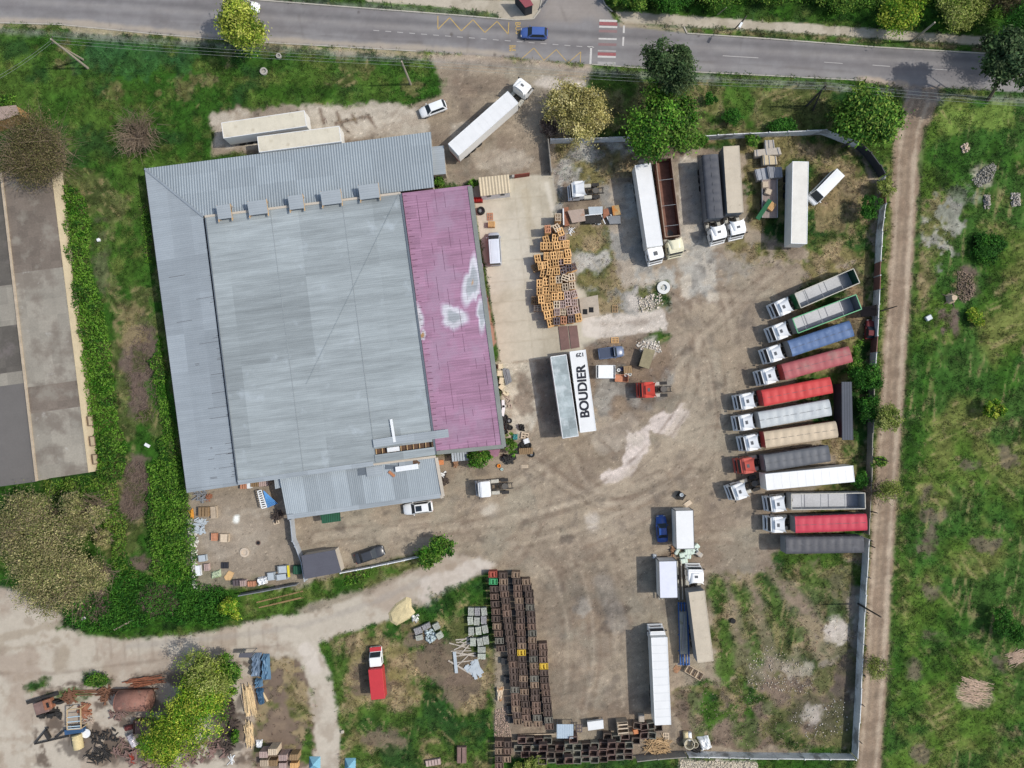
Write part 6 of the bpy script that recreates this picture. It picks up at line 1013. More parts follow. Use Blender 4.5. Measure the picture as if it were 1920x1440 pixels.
# open bins at the south fence
BN = [pm('bin_wood', 104, 92, 82), pm('bin_wood_red', 112, 92, 84), pm('bin_wood_grey', 122, 120, 108)]
def bin_mesh(m):
    mb = MB(); w, l, h = 1.3, 1.0, 1.1
    for s in (-1, 1):
        mb.box((0, s * (l / 2 - .03), h / 2), (w, .06, h)); mb.box((s * (w / 2 - .03), 0, h / 2), (.06, l - .12, h)); mb.box((0, s * (l / 2 - .03), h + .02), (w + .04, .1, .05)); mb.box((s * (w / 2 - .03), 0, h + .02), (.1, l, .05))
    mb.box((0, 0, .12), (w - .12, l - .12, .06)); [mb.box((x, 0, .05), (.1, l, .1)) for x in (-.55, 0, .55)]; return mb.mesh('open_bin', m)
BM = [bin_mesh(m) for m in BN]
for r_, (ys, x0, n) in enumerate(((1428, 1018, 11), (1416, 1016, 11), (1403, 1018, 11), (1390, 978, 13), (1403, 972, 3), (1415, 984, 2))):
    for c_ in range(n):
        x = x0 + c_ * 16.2 + random.uniform(-.8, .8); y = ys - (x - 1040) * .045 * (1 if x > 1060 else 0) + random.uniform(-1, 1)
        if r_ == 3 and (1040 < x < 1075 or 1086 < x < 1128): continue
        h = 1.15; zz_ = random.choice([0, 0, .5, 1.1]) if r_ < 4 else 0; p = W(x, y, h + zz_)
        if zz_ > .9: tag(inst(BM[(c_ + 1) % 3], 'open_bin', None, (p.x, p.y, 0), 0), f'lower bin carrying another bin, {ordn(c_)} from the left, {ordn(r_)} row from the fence', 'bin', 'base bins under the southern bin rows')
        tag(inst(random.choice(BM), 'open_bin', None, (p.x, p.y, zz_ if zz_ > .9 else 0), random.uniform(-.07, .07)), f'empty open wooden bin, {ordn(c_)} from the left, {["lowest full row", "second row from the bottom", "third row from the bottom", "uppermost long row", "short left stub row, upper", "short left stub row, lower"][r_]}', 'bin', 'open bins along the south fence')
for i, (x, y) in enumerate([(936, 1395), (951, 1396), (936, 1409), (951, 1409), (936, 1423), (950, 1424), (936, 1436)]):
    p = W(x, y, 1.5); tag(inst(DCM[i % 3], 'wooden_crate', None, (p.x, p.y, 0), 0), f'brown crate, {"left" if i % 2 == 0 else "right"} of the pair, {ordn(i // 2)} row down, at the fence by the bushes', 'crate', 'crates at the lower left end of the bins')
lone('dark frame pallet beside the white topped crate', 1086, 1366, 0, 'd', 1.0)
t = crate('frame_rack', 'tall open wooden rack with bright cross boards at the bin rows', 1168, 1366, 1.7, 2.0, 1.6, 5, PM['p'], 'rack', open_=True); [MB().box((0, y, 1.62), (1.6, .18, .05)).build('cross_board', PM['p'], t) for y in (-.7, 0, .6)]
def sheet(name, label, pts, h, m, cat='sheet', th=.05, legs=True, ribs=0, group=None):
    c = W(sum(p[0] for p in pts) / len(pts), sum(p[1] for p in pts) / len(pts), h); t = thing(name, label, cat, (c.x, c.y, 0), 0, group); P = [(W(x, y, h).x - c.x, W(x, y, h).y - c.y) for x, y in pts]
    MB().prism(P, h - th, h).build('top_sheet', m, t)
    if legs: mb = MB(); [mb.bar((a * .9, b * .9, 0), (a * .9, b * .9, h - th), .09) for a, b in P]; mb.build('legs', M_STEEL, t)
    if ribs:
        mb = MB()
        for k in range(ribs): u = (k + .5) / ribs; a = Vector((*P[0], 0)).lerp(Vector((*P[1], 0)), u); b = Vector((*P[3], 0)).lerp(Vector((*P[2], 0)), u); mb.bar(a + Vector((0, 0, h + .012)), b + Vector((0, 0, h + .012)), .06, .03)
        mb.build('ribs', m, t)
    return t
M_LB = M('light_blue_grey_sheet', 172, 186, 196, rough=.4, n1=(1, .06))
sheet('sheet_roof', 'square pale blue corrugated sheet roof above the bin rows', [(1044, 1358), (1075, 1358), (1075, 1384.5), (1044, 1384.5)], 2.0, M_LB, 'roof sheet', ribs=7)
t = sheet('lidded_tub', 'white open-top tub with rim standing above the bins', [(1101, 1354), (1131, 1350), (1132, 1366), (1103, 1370)], 1.2, B_WH, 'tub', th=.5); 
tag(MB().bar(W(975, 1378, .3), W(1042, 1376, .3), .14, .1).build('wooden_beam', PM['p']), 'long pale wooden beam lying between crate columns and bins', 'beam')
# grey stone pallets (paving blocks) ----------------------------------------------------------
M_ST = [M('paver_stack_a', 164, 166, 156, n1=(2, .2), n2=(8, .25)), M('paver_stack_b', 148, 146, 146, n1=(2, .2), n2=(8, .25)), M('paver_stack_c', 176, 180, 166, n1=(2, .2), n2=(8, .25))]
def pstack(label, x, y, w, l, a, k, h=.9, group='stacks of grey stone blocks on the grass', cat='stone stack'):
    p = W(x, y, h); t = thing('stone_stack', label, cat, (p.x, p.y, 0), R(a), group); rr = random.Random(int(x * 3 + y)); blk = MB()
    for i in range(4):
        for j in range(5): blk.box((-w / 2 + w * (i + .5) / 4 + rr.uniform(-.02, .02), -l / 2 + l * (j + .5) / 5, h / 2 + .1 + rr.uniform(-.05, .04)), (w / 4 * .94, l / 5 * .93, h - .15))
    blk.build('stone_blocks', M_ST[k], t); b = MB(); [b.box((0, s * l * .35, .05), (w, .1, .1)) for s in (-1, 0, 1)]; b.build('pallet_base', PM['b'], t)
SG = [[(883, 1147, 0, 0), (895, 1147, 0, 1), (907.5, 1147, 8, 0)], [(882, 1164, 6, 2), (894, 1165, -2, 0), (907, 1163, 0, 1)], [(883.5, 1184, 0, 0), (897, 1183, 5, 2), (909.5, 1180, 12, 0)], [(887, 1204, 0, 2), (900, 1204, 8, 0), (911, 1201, 10, 0)], [(903, 1218.5, 90, 0)], [(903, 1231, 88, 2)]]
for ri, row in enumerate(SG):
    for ci, (x, y, a, k) in enumerate(row): pstack(('grey stone stack on the grass, ' + (['left', 'middle', 'right'][ci] + ' of three in the ' + ORD[ri] + ' row' if len(row) == 3 else ('upper' if ri == 4 else 'lower') + ' of the two single stacks below the rows')), x, y, .88, 1.25, a, k)
for (lab, x, y, a, k, w, l) in (('dark grey stone stack at the left of the tilted group', 784, 1183, 20, 1, 1.2, 1.0), ('dark grey stone stack at the top of the tilted group', 799, 1175, 25, 1, 1.3, .8), ('pale stone stack at the top right of the tilted group', 818, 1175, 28, 0, .95, 1.0), ('smooth grey stone stack at the right of the tilted group', 824, 1192, 32, 2, .95, 1.0), ('small pale stone stack at the lower left of the tilted group', 786, 1196, 12, 0, 1.1, .8)): pstack(lab, x, y, w, l, a, k, .8, 'tilted group of stone stacks near the lane')
def rocks(name, label, poly, n, sz, m, hmax=.35, kind='stuff', seed=1, cat='rubble', flatn=.6):
    q = Wn(poly); lo, hi = q.min(0), q.max(0); g = np.random.default_rng(seed); V = []; Fc = []; c = q.mean(0); k = 0; bs = np.array([(1, 0, 0), (-1, 0, 0), (0, 1, 0), (0, -1, 0), (0, 0, 1), (0, 0, -1)]); fb_ = [(0, 2, 4), (2, 1, 4), (1, 3, 4), (3, 0, 4), (2, 0, 5), (1, 2, 5), (3, 1, 5), (0, 3, 5)]
    while k < n:
        p = g.uniform(lo, hi); r = np.abs((p - c) / (hi - lo) * 2)
        ins = False
        for i in range(len(q)):
            a, b = q[i], q[(i + 1) % len(q)]
            if (a[1] > p[1]) != (b[1] > p[1]) and p[0] < (b[0] - a[0]) * (p[1] - a[1]) / (b[1] - a[1] + 1e-9) + a[0]: ins = not ins
        if not ins: continue
        s = sz * g.uniform(.4, 1.4); R3 = np.linalg.qr(g.normal(size=(3, 3)))[0]; v = (bs * g.uniform(.6, 1.2, (6, 1)) * s) @ R3.T; v[:, 2] *= flatn; v += np.array([p[0], p[1], hmax * (1 - min(1, r.max())) * g.random() + s * .2]); o = len(V); V += v.tolist(); Fc += [tuple(o + i for i in f) for f in fb_]; k += 1
    co = np.array(V); cols = np.repeat(g.uniform(.7, 1.3, (n, 1)), 6, 0) * np.array(m); return tag(obj(name, fast_mesh(name, co, np.array(Fc), np.clip(cols, 0, .9), mat('stones', None, attr=True, rough=.9, n1=None, n2=(8, .2)))), label, cat, kind=kind)
rocks('rubble', 'heap of torn grey blocks spilling in the tilted stone group', [(797, 1182), (812, 1180), (818, 1196), (808, 1206), (800, 1200)], 90, .28, S(176, 190, 192), .7, seed=2)
rocks('gravel', 'pale crushed stone spread outside the south fence', [(1275, 1426), (1420, 1430), (1420, 1446), (1275, 1446)], 1500, .16, S(196, 186, 166), .1, seed=3, cat='gravel')
rocks('rubble', 'white plaster rubble scattered on the burnt ground', [(1500, 1330), (1580, 1300), (1595, 1370), (1520, 1390), (1475, 1350)], 130, .12, S(190, 182, 170), .08, seed=4); rocks('rubble', 'loose stones on the brown bank near the burnt fence corner', [(1440, 1210), (1530, 1250), (1520, 1300), (1400, 1290), (1400, 1230)], 300, .12, S(190, 178, 160), .1, seed=5)
rocks('rubble', 'grey stone heap on the upper right field', [(1822, 338), (1840, 318), (1862, 305), (1868, 318), (1855, 340), (1832, 352)], 420, .17, S(150, 146, 136), .5, seed=6); rocks('rubble', 'small pale stone heap near the top of the field', [(1800, 275), (1812, 268), (1818, 280), (1806, 288)], 60, .22, S(206, 186, 166), .4, seed=7)
rocks('rubble', 'grey gravel mound on the field, left of two', [(1843, 366), (1855, 366), (1856, 390), (1845, 392)], 160, .17, S(160, 152, 144), .7, seed=8); rocks('rubble', 'pale gravel mound at the right image edge', [(1893, 362), (1912, 362), (1912, 385), (1896, 388)], 200, .17, S(180, 172, 162), .7, seed=9)
rocks('rubble', 'brick and stone rubble along the cracked slabs near the gravel pad', [(1195, 560), (1240, 545), (1242, 575), (1205, 585)], 160, .18, S(206, 194, 178), .15, seed=10); rocks('rubble', 'white stones by the leaning concrete slab', [(1190, 640), (1235, 640), (1240, 660), (1200, 660)], 120, .18, S(208, 200, 188), .15, seed=11); rocks('rubble', 'light stones beside the sand coloured slab and lane', [(772, 1155), (784, 1152), (784, 1164), (774, 1166)], 26, .26, S(216, 216, 208), .2, seed=12)
rocks('gravel_strip', 'strip of coarse brown gravel left of the crate columns', [(928, 1330), (950, 1325), (958, 1380), (926, 1382)], 700, .13, S(168, 146, 130), .1, seed=13, cat='gravel'); rocks('rubble', 'grey rubble edge beside the scrap yard hedge', [(350, 975), (362, 972), (372, 1015), (366, 1090), (372, 1105), (362, 1100), (358, 1040)], 260, .26, S(206, 204, 192), .3, seed=14)
rocks('rubble', 'dry earth clods scattered over the southern yard', [(1300, 1280), (1480, 1280), (1560, 1400), (1290, 1400)], 700, .09, S(150, 134, 116), .02, seed=15); rocks('rubble', 'small stones scattered over the central dirt yard', [(1000, 700), (1350, 620), (1380, 1040), (1200, 1180), (1010, 1340), (930, 960)], 900, .06, S(186, 172, 152), .01, seed=16)
for b in range(1): rocks('rubble', 'earth mound with dumped concrete on the right field', [(1795, 505), (1822, 515), (1830, 545), (1812, 568), (1795, 560)], 500, .14, S(140, 122, 104), .6, seed=17)
# ================================================================ generic small builders
def boards(name, label, a, b, n, wpx, L, m, h=.5, spread=.3, cat='timber', sz=(.09, .05), group=None, tilt=.06, seed=0):
    """a pile of long boards running from pixel a to b, wpx wide"""
    A = W(*a); B = W(*b); e = (B - A); T = e.length; e.normalize(); nn = Vector((-e.y, e.x, 0)); c = (A + B) / 2; t = thing(name, label, cat, c, 0, group); g = random.Random(seed or int(a[0])); mb = MB()
    for k in range(n):
        s = g.uniform(-.5, .5) * max(0, T - L); l = L * g.uniform(.6, 1.0); w = g.uniform(-.5, .5) * wpx / 11.6; z = g.uniform(.05, h) * (1 - abs(w) / (wpx / 11.6) * .8); ang = g.gauss(0, spread); d = Matrix.Rotation(ang, 3, 'Z') @ e
        p = e * s + nn * w + Vector((0, 0, z)); mb.bar(p - d * l / 2, p + d * l / 2 + Vector((0, 0, g.uniform(-tilt, tilt))), sz[0] * g.uniform(.7, 1.5), sz[1])
    mb.build('boards', m, t); return t
M_PW = M('sawn_timber', 216, 190, 148, n1=(1.5, .2), n2=(9, .25)); M_GW = M('grey_timber', 168, 152, 136, n1=(1.5, .25), n2=(9, .25)); M_BW = M('brown_sticks', 186, 156, 116, n1=(1.5, .25), n2=(9, .3))
boards('timber_pile', 'pale sawn boards stacked lengthwise below the blue tarpaulins', (463, 1278), (474, 1345), 60, 17, 4.5, M_PW, .9, .03); boards('timber_pile', 'weathered grey brown boards continuing the timber row', (458, 1285), (470, 1350), 36, 16, 3.4, M_GW, .6, .05, seed=5); boards('timber_pile', 'splayed light slats at the lower end of the timber row', (466, 1345), (470, 1405), 60, 14, 3.2, M_PW, .7, .14)
boards('stick_heap', 'heap of brown sticks and branches behind the long white lorry', (1200, 1395), (1262, 1400), 110, 24, 2.6, M_BW, .9, .5, 'sticks', (.07, .06)); boards('reed_heap', 'heap of pale dry cut reeds on the lower right field', (1790, 1288), (1862, 1305), 150, 44, 2.6, M('dry_reed', 190, 164, 142, n1=(1, .2)), .3, .22, 'reeds', (.05, .04)); boards('reed_heap', 'smaller heap of pale reeds at the right image edge', (1882, 1240), (1930, 1225), 80, 24, 2.4, M('dry_reed', 0, 0, 0), .3, .25, 'reeds', (.05, .04))
boards('beam_stack', 'dark steel beams laid lengthwise beside the magenta roof', (948, 688), (955, 722), 9, 12, 3.2, M_STEEL, .4, .02, 'beams', (.2, .12)); boards('log_row', 'short stacked wood blocks in the weeds beside the magenta roof', (950, 740), (958, 770), 14, 8, .8, M_GW, .4, 1.5, 'wood', (.16, .14)); boards('scrap_bars', 'rust coloured bars stacked behind the rusty tank', (228, 1284), (318, 1270), 34, 16, 4.4, M('rust_orange', 142, 90, 66, n1=(2, .3)), .8, .06, 'scrap bars'); boards('dark_beams', 'dark weathered beams beneath the willow at the bank', (412, 1330), (438, 1318), 22, 26, 3, M('charred_wood', 70, 60, 54, n1=(2, .3)), .6, .2, 'beams', (.16, .12)); boards('dark_beams', 'dark jumbled planks left of the pale timber row', (420, 1360), (448, 1345), 24, 30, 2.4, M('charred_wood', 0, 0, 0), .6, .9, 'planks', (.16, .06))
tag(MB().bar(W(214, 1181, .2), W(249, 1163, .3), .22, .12).build('plank', M_GW), 'single grey plank lying in the green thicket by the lane', 'plank'); tag(MB().bar(W(491, 1296, .1), W(502, 1315, .1), .32, .08).build('plank', M_PW), 'short yellow plank beside the blue tarpaulins', 'plank')
def tarp(name, label, poly, h, m, seed=0, cat='tarpaulin', group=None):
    q = [W(x, y, h) for x, y in poly]; c = sum(q, Vector()) / len(q); t = thing(name, label, cat, (c.x, c.y, 0), 0, group); g = random.Random(seed + int(poly[0][0])); nU = 9
    P = [Vector((p.x - c.x, p.y - c.y, 0)) for p in q]; V = []
    for i in range(nU):
        for j in range(nU): u, v = i / (nU - 1), j / (nU - 1); p = (P[0] * (1 - u) + P[1] * u) * (1 - v) + (P[3] * (1 - u) + P[2] * u) * v; e = min(u, 1 - u, v, 1 - v); V.append((p.x + g.uniform(-.05, .05), p.y + g.uniform(-.05, .05), .06 if e == 0 else h * (.75 + g.uniform(-.2, .25))))
    MB().add(V, [(i * nU + j, (i + 1) * nU + j, (i + 1) * nU + j + 1, i * nU + j + 1) for i in range(nU - 1) for j in range(nU - 1)]).build('cover', m, t, 0, False); return t
M_BT = M('blue_tarp', 92, 124, 150, rough=.45, n1=(1, .15), n2=(5, .12)); gT = 'blue tarpaulins over the timber'
tarp('tarpaulin', 'grey blue tarpaulin on the left of the covered timber', [(470, 1230), (485, 1229), (484, 1275), (467, 1274)], 1.4, M('blue_tarp_grey', 110, 128, 148, rough=.45, n1=(1, .15)), group=gT); tarp('tarpaulin', 'brighter blue tarpaulin on the right of the covered timber', [(488, 1231), (501, 1231), (503, 1279), (489, 1281)], 1.3, M_BT, group=gT); tarp('tarpaulin', 'small blue tarpaulin patch below the pair', [(475, 1275), (488, 1277), (489, 1291), (476, 1293)], 1.1, M_BT, group=gT); tarp('tarpaulin', 'dark blue tarpaulin strip draped over thin boards at the lower end', [(477, 1294), (491, 1293), (493, 1322), (485, 1326)], .8, M('blue_tarp_dark', 52, 84, 112, rough=.5, n1=(1, .2)), group=gT)
tag(sheet('sheet_roof', 'small dark grey sheet roof above the blue tarpaulins', [(449, 1225), (474, 1224), (470, 1233), (447, 1233)], 2.2, M('bitumen_roof', 0, 0, 0), 'roof sheet')); tarp('sand_bag', 'crumpled white sack lying below the timber row', [(478, 1390), (491, 1389), (489, 1405), (479, 1404)], .5, M_WHITE, cat='sack'); tarp('plastic_sheet', 'crumpled white plastic sheets by the south fence', [(1308, 1386), (1330, 1383), (1337, 1406), (1318, 1412)], .8, M_WHITE, 4, 'plastic sheet')
tarp('tent_cloth', 'white and orange cloth bundle beside the crate columns', [(930, 1290), (945, 1291), (940, 1318), (932, 1320)], .8, M('white_orange_cloth', 214, 196, 170, stain=(S(196, 132, 60), .6, .5, .9)), 2, 'cloth')
gC = 'crate stacks with slatted lids near the bottom lane'
for (lab, x, y, w, l, h, m) in (('pale green crate stack at the left of the bottom group', 494, 1415, 1.3, .95, 1.9, 'g'), ('taller pale crate stack second in the bottom group', 511, 1410, 1.4, .95, 2.2, 'p'), ('grey crate stack third in the bottom group', 530, 1421, 1.3, .9, 1.8, 'g'), ('ochre crate stack at the right of the bottom group', 551, 1420, 1.3, .9, 1.7, 'b'), ('tan crate stack in front at the left bottom corner', 495, 1431, 1.3, .95, 1.2, 'p'), ('brown crate stack in front second from left', 512, 1431, 1.2, .95, 1.1, 'b'), ('grey crate stack in front third from left', 530, 1436, 1.2, .9, 1.0, 'g'), ('ochre crate stack in front at the right', 551, 1436, 1.2, .9, 1.0, 'o')): crate('crate_stack', lab, x, y, w, l, h, 2, PM[m], 'crate', gC)
def tent(label, x, y, c): 
    p = W(x, y, 1); t = thing('tarpaulin_tent', label, 'tent', (p.x, p.y, 0)); MB().add([(-.9, -1, 0), (.9, -1, 0), (.9, 1, 0), (-.9, 1, 0), (0, .2, 1.2)], [(0, 1, 4), (1, 2, 4), (2, 3, 4), (3, 0, 4), (3, 2, 1, 0)]).build('cover', M('teal_sheet', *c), t)
tent('pointed light blue cover at the bottom edge left of the lane', 587, 1436, (120, 170, 190)); tent('teal blue cover corner at the bottom edge right of the lane', 654, 1439, (70, 130, 150))
def tank(label, a, b, r, m, h=None, name='tank', cat='tank', z=None, group=None, bands=True):
    z = r if z is None else z; A = W(*a, z); B = W(*b, z); e = B - A; L = e.length; t = thing(name, label, cat, Vector(((A.x + B.x) / 2, (A.y + B.y) / 2, 0)), math.atan2(e.y, e.x), group); n = 20
    rg = [[(x, rr * math.cos(2 * math.pi * k / n), z + rr * math.sin(2 * math.pi * k / n)) for k in range(n)] for x, rr in ((-L / 2 - r * .16, r * .5), (-L / 2 - r * .08, r * .8), (-L / 2, r), (L / 2, r), (L / 2 + r * .08, r * .8), (L / 2 + r * .16, r * .5))]; MB().loft(rg).build('shell', m, t, 0, True)
    if bands: bd = MB(); [bd.cyl((x * L / 2, 0, z), r * 1.02, .08, 20, 'x') for x in (-.96, 0, .96)]; bd.build('bands', m, t); MB().cyl((-L * .3, -r * .3, z + r * .93), r * .18, .12, 10).build('hatch', m, t)
    MB().box((-L * .3, 0, z * .25), (.15, r * 1.2, z * .5)).box((L * .3, 0, z * .25), (.15, r * 1.2, z * .5)).build('cradle', M_RUST, t); return t
M_RT = M('tank_rust', 146, 106, 92, n1=(.8, .25), n2=(6, .2), stain=(S(120, 112, 100), .7, .55, .6))
tank('large rusty brown cylindrical tank beside the willow', (222, 1314), (282, 1313), 1.6, M_RT); tank('small shiny white and red barrel tank below the brown container', (243, 1378), (254, 1398), .55, M('silver_red', 214, 206, 206, rough=.3, metal=.3, stain=(S(170, 80, 76), 1.2, .56, .9)), cat='barrel'); tank('dark red drum lying at the corner of the brown container', (236, 1366), (249, 1362), .4, M('dark_red_drum', 120, 64, 58), cat='drum')
t = crate('steel_container', 'dark brown open steel container partly under the willow', 268, 1364, 3.2, 2.1, 1.2, 0, M('brown_steel', 104, 82, 72, n1=(1, .2)), 'container', slats=1)
def rings(name, label, x, y, r, h, m, cat, z=0, hole=.62, group=None, inner=None):
    p = W(x, y, h + z); t = thing(name, label, cat, (p.x, p.y, z), 0, group); n = 20; o_ = [[(rr * math.cos(2 * math.pi * k / n), rr * math.sin(2 * math.pi * k / n), zz_) for k in range(n)] for rr, zz_ in ((r, 0), (r, h), (r * hole, h), (r * hole, h * .2))]; MB().loft(o_).build('ring', m, t, 0, False); MB().cyl((0, 0, .02), r * hole * 1.02, .03, 16).build('bottom', inner or M_DARK, t); return t
def tyre(label, x, y, r, h=.3, z=0, group='old tyres', tilt=0):
    p = W(x, y, h + z); t = thing('tyre', label, 'tyre', (p.x, p.y, z), 0, group); n = 20; rg = [[(rr * math.cos(2 * math.pi * k / n), rr * math.sin(2 * math.pi * k / n), zz_) for k in range(n)] for rr, zz_ in ((r * .55, .02), (r * .92, 0), (r, h * .3), (r, h * .7), (r * .92, h), (r * .55, h * .95), (r * .5, h * .5))]; MB().loft(rg + [rg[0]], False).build('casing', M_RUB, t, 0, True); MB().cyl((0, 0, h * .4), r * .54, h * .3, 16).build('rim', M_STEEL if random.random() < .3 else M_CHAS, t); return t
tyre('big black tyre stack on the concrete beside the magenta roof', 901.5, 394, .66, .8); 
for i, (x, y, r) in enumerate(((947, 783, .5), (945, 791, .5), (955, 789, .45), (951, 800, .5), (957, 802, .42), (948, 810, .4))): tyre(f'old tyre in the row along the magenta wall, {ordn(i)} counting downward', x, y, r, .35)
for i, (x, y, r) in enumerate(((981, 834, .5), (991, 835, .5), (976, 838, .45), (997, 852, .5), (945, 860, .5), (955, 864, .5), (963, 858, .45))): tyre(f'old tyre in the heap at the warehouse corner, {ordn(i)} clockwise', x, y, r, .4, group='tyres heaped at the warehouse corner')
tarp('machine_cover', 'dark rubber bundle standing near the tyre row', [(972, 795), (983, 796), (984, 809), (974, 808)], .9, M_CHAS, 3, 'bundle'); tarp('turquoise_bag', 'turquoise bag lying by the green bush at the warehouse corner', [(960, 813), (971, 815), (970, 825), (961, 825)], .5, M('turquoise', 70, 140, 140), 5, 'bag')
t = crate('cable_rack', 'wooden machine bed with rollers beside the heap of tyres', 986, 846, 2.2, 1.0, .9, 3, PM['b'], 'crate', slats=7); crate('white_box', 'white lidded box near the tyre heap', 987, 827, .95, .75, .5, 20, M_WHITE, 'box', slats=1); crate('flat_board', 'beige board lying flat below the tyre heap', 983, 874.5, 1.25, .55, .1, 2, PM['p'], 'board', slats=1)
for i, (x, y, w, l, a) in enumerate(((938.5, 687, .8, .75, 3), (937, 700, .9, .85, 0), (940, 714, .75, 1.0, -5), (941, 726, .9, .8, -40))): crate('beehive_box', ['pale cube box topmost along the magenta wall', 'pale cube box second along the magenta wall', 'pale lidded box third along the magenta wall', 'pale box turned askew, lowest along the magenta wall'][i], x, y, w, l, .7, a, M('cream_box', 214, 202, 170, n1=(2, .08)), 'box', 'pale boxes along the magenta wall', slats=1)
boards('slab_row', 'leaning row of cream slabs below the pale boxes', (940, 737), (957, 740), 6, 3, .9, M('cream_box', 0, 0, 0), .5, 1.3, 'slabs', (.36, .12)); tag(MB().bar(W(943, 750, .6), W(944, 764, .6), .45, .4).bar(W(945, 760, .6), W(942, 780, .6), .5, .4).build('white_duct', M_WHITE), 'bent white metal duct leaning on the magenta wall', 'duct')
crate('fire_cabinet', 'row of red gas bottles by the beige cabin', 896, 374, 1.5, .7, .9, 0, M_TAIL, 'bottles', slats=4).name = 'bottle_rack'
# things near the pickup
t = crate('workbench', 'white topped wooden bench box left of the clutter below the blue pickup', 1136, 697, 3.0, 2.1, 1.3, 0, M_WHITE, 'box', slats=1); crate('clutter_box', 'orange plywood box with odds and ends beside the white topped bench', 1166, 709, 2.1, 1.2, 1.0, -3, PM['r'], 'box', open_=True); crate('clutter_box', 'brown slatted pallet box above the orange plywood box', 1177, 693, 1.3, 1.2, .9, 5, PM['b'], 'box'); 
for lab, x, y, c in (('small white bucket in the clutter beside the white bench', 1160, 694, (226, 226, 220)), ('dark blue bucket in the clutter beside the white bench', 1166, 692, (70, 74, 104)), ('white tub in the orange plywood box', 1174, 703, (224, 226, 222)), ('white bowl in the dark crate at the clutter end', 1181, 702, (210, 214, 210))): rings('bucket', lab, x, y, .28, .35, M('bucket_%d' % c[0], *c), 'bucket', z=.25, inner=M('bucket_%d' % c[0], *c))
t = sheet('concrete_slab', 'leaning moss grey concrete slab on a dark block beside the blue pickup', [(1208, 652), (1229, 657), (1217, 692), (1198, 686)], 1.6, M('mossy_slab', 138, 128, 100, n1=(1, .2), n2=(6, .15)), 'slab', th=.25, legs=False); MB().prism([(a, b) for a, b in ((-1.3, -1.2), (.3, -1.5), (1.1, 1.0), (-.3, 1.3))], 0, 1.34).build('support_block', M_DARK, t)
rings('manhole', 'white concrete well ring with dark lid in the grassy patch', 1244.5, 539, 1.05, .35, M('white_concrete', 214, 214, 208), 'manhole', hole=.5, inner=M_DARK); 
t = thing('concrete_pit', 'square concrete pit frame with two dark openings beside the pallets', 'pit', W(1104, 578)); P = [W(x, y, .3) - t.location for x, y in ((1086, 560), (1121, 553), (1124, 590), (1090, 597))]; MB().prism([(p.x, p.y) for p in P], 0, .3).build('slab', M('pit_concrete', 172, 160, 144, n1=(1, .15)), t); [MB().box(Vector(W(x, y, .3)) - t.location + Vector((0, 0, .01)), (.75, .85, .03)).build('opening', M_DARK, t) for x, y in ((1097, 584.5), (1108.5, 581))]
t = thing('steel_plate', 'pair of rust brown steel ramp plates in front of the pallet pile', 'steel plates', W(1066, 632)); [MB().prism([((W(x, y, .12) - t.location).x, (W(x, y, .12) - t.location).y) for x, y in P], .02, .12).build('plate', M('plate_rust', 118, 92, 86, n1=(1, .15)), t) for P in (((1047, 612), (1064, 611), (1069, 654), (1052, 657)), ((1066, 611), (1082, 610), (1087, 651), (1071, 654)))]
# wreckage below the old tractor
t = thing('wreck', 'rusty dismantled truck wreck lying along the pallet pile', 'wreck', W(1100, 405)); L0 = t.location
def wp(x, y, h): return Vector(W(x, y, h)) - L0
def wprism(pts, h, z0, nm, m): MB().prism([(wp(x, y, h).x, wp(x, y, h).y) for x, y in pts], z0, h).build(nm, m, t)
M_OR = M('orange_rust', 146, 98, 74, n1=(1.5, .3), n2=(8, .25)); M_RP2 = M('rusty_panel', 168, 150, 136, n1=(1, .15), stain=(S(158, 98, 56), .5, .5, .9), stain2=(S(120, 78, 60), .9, .6, .8))
wprism([(1056, 390), (1066, 388), (1068, 422), (1059, 424)], .9, .1, 'side_panel', M_OR); wprism([(1064, 395), (1095, 391), (1098, 414), (1073, 418)], 1.5, 1.35, 'roof_panel', M_RP2); wprism([(1103, 388), (1130, 387), (1130, 401), (1105, 403)], 1.3, 1.2, 'galvanised_cover', M_GALV); wprism([(1096, 405), (1128, 403), (1126, 418), (1097, 419)], .9, .3, 'engine_block', M_CHAS); wprism([(1131, 393), (1140, 390), (1143, 402), (1131, 410)], .8, .1, 'bracket', M_OR); wprism([(1147, 386), (1160, 384), (1164, 402), (1150, 404)], .9, .2, 'tank_part', M('olive_rust', 176, 148, 104, stain=(S(190, 120, 50), .8, .5, .9), n1=(1, .2))); wprism([(1140, 405), (1163, 404), (1164, 419), (1143, 420)], .7, .1, 'radiator', M_STEEL)
mb = MB(); [mb.bar(wp(1056, 391, 1.0), wp(1057, 422, 1.0), .2, .1)]; [mb.bar(wp(1100 + i * 9, 402, .6), wp(1108 + i * 9, 420, .5), .12) for i in range(6)]; mb.bar(wp(1096, 404, 1.35), wp(1128, 401, 1.35), .12); mb.build('frame_bars', M_WHITE, t); [MB().cyl(wp(x, y, .4), .45, .3, 14).build('wheel', M_RUB, t) for x, y in ((1110, 414), (1121, 411))]
rings('machine_part', 'white disc part at the end of the rusty wreck', 1123, 418, .25, .5, M_WHITE, 'part'); boards('broken_poles', 'splintered white poles beside the pallet pile top', (1066, 428), (1075, 438), 8, 8, 1.4, M_WHITE, .4, .8, 'poles')
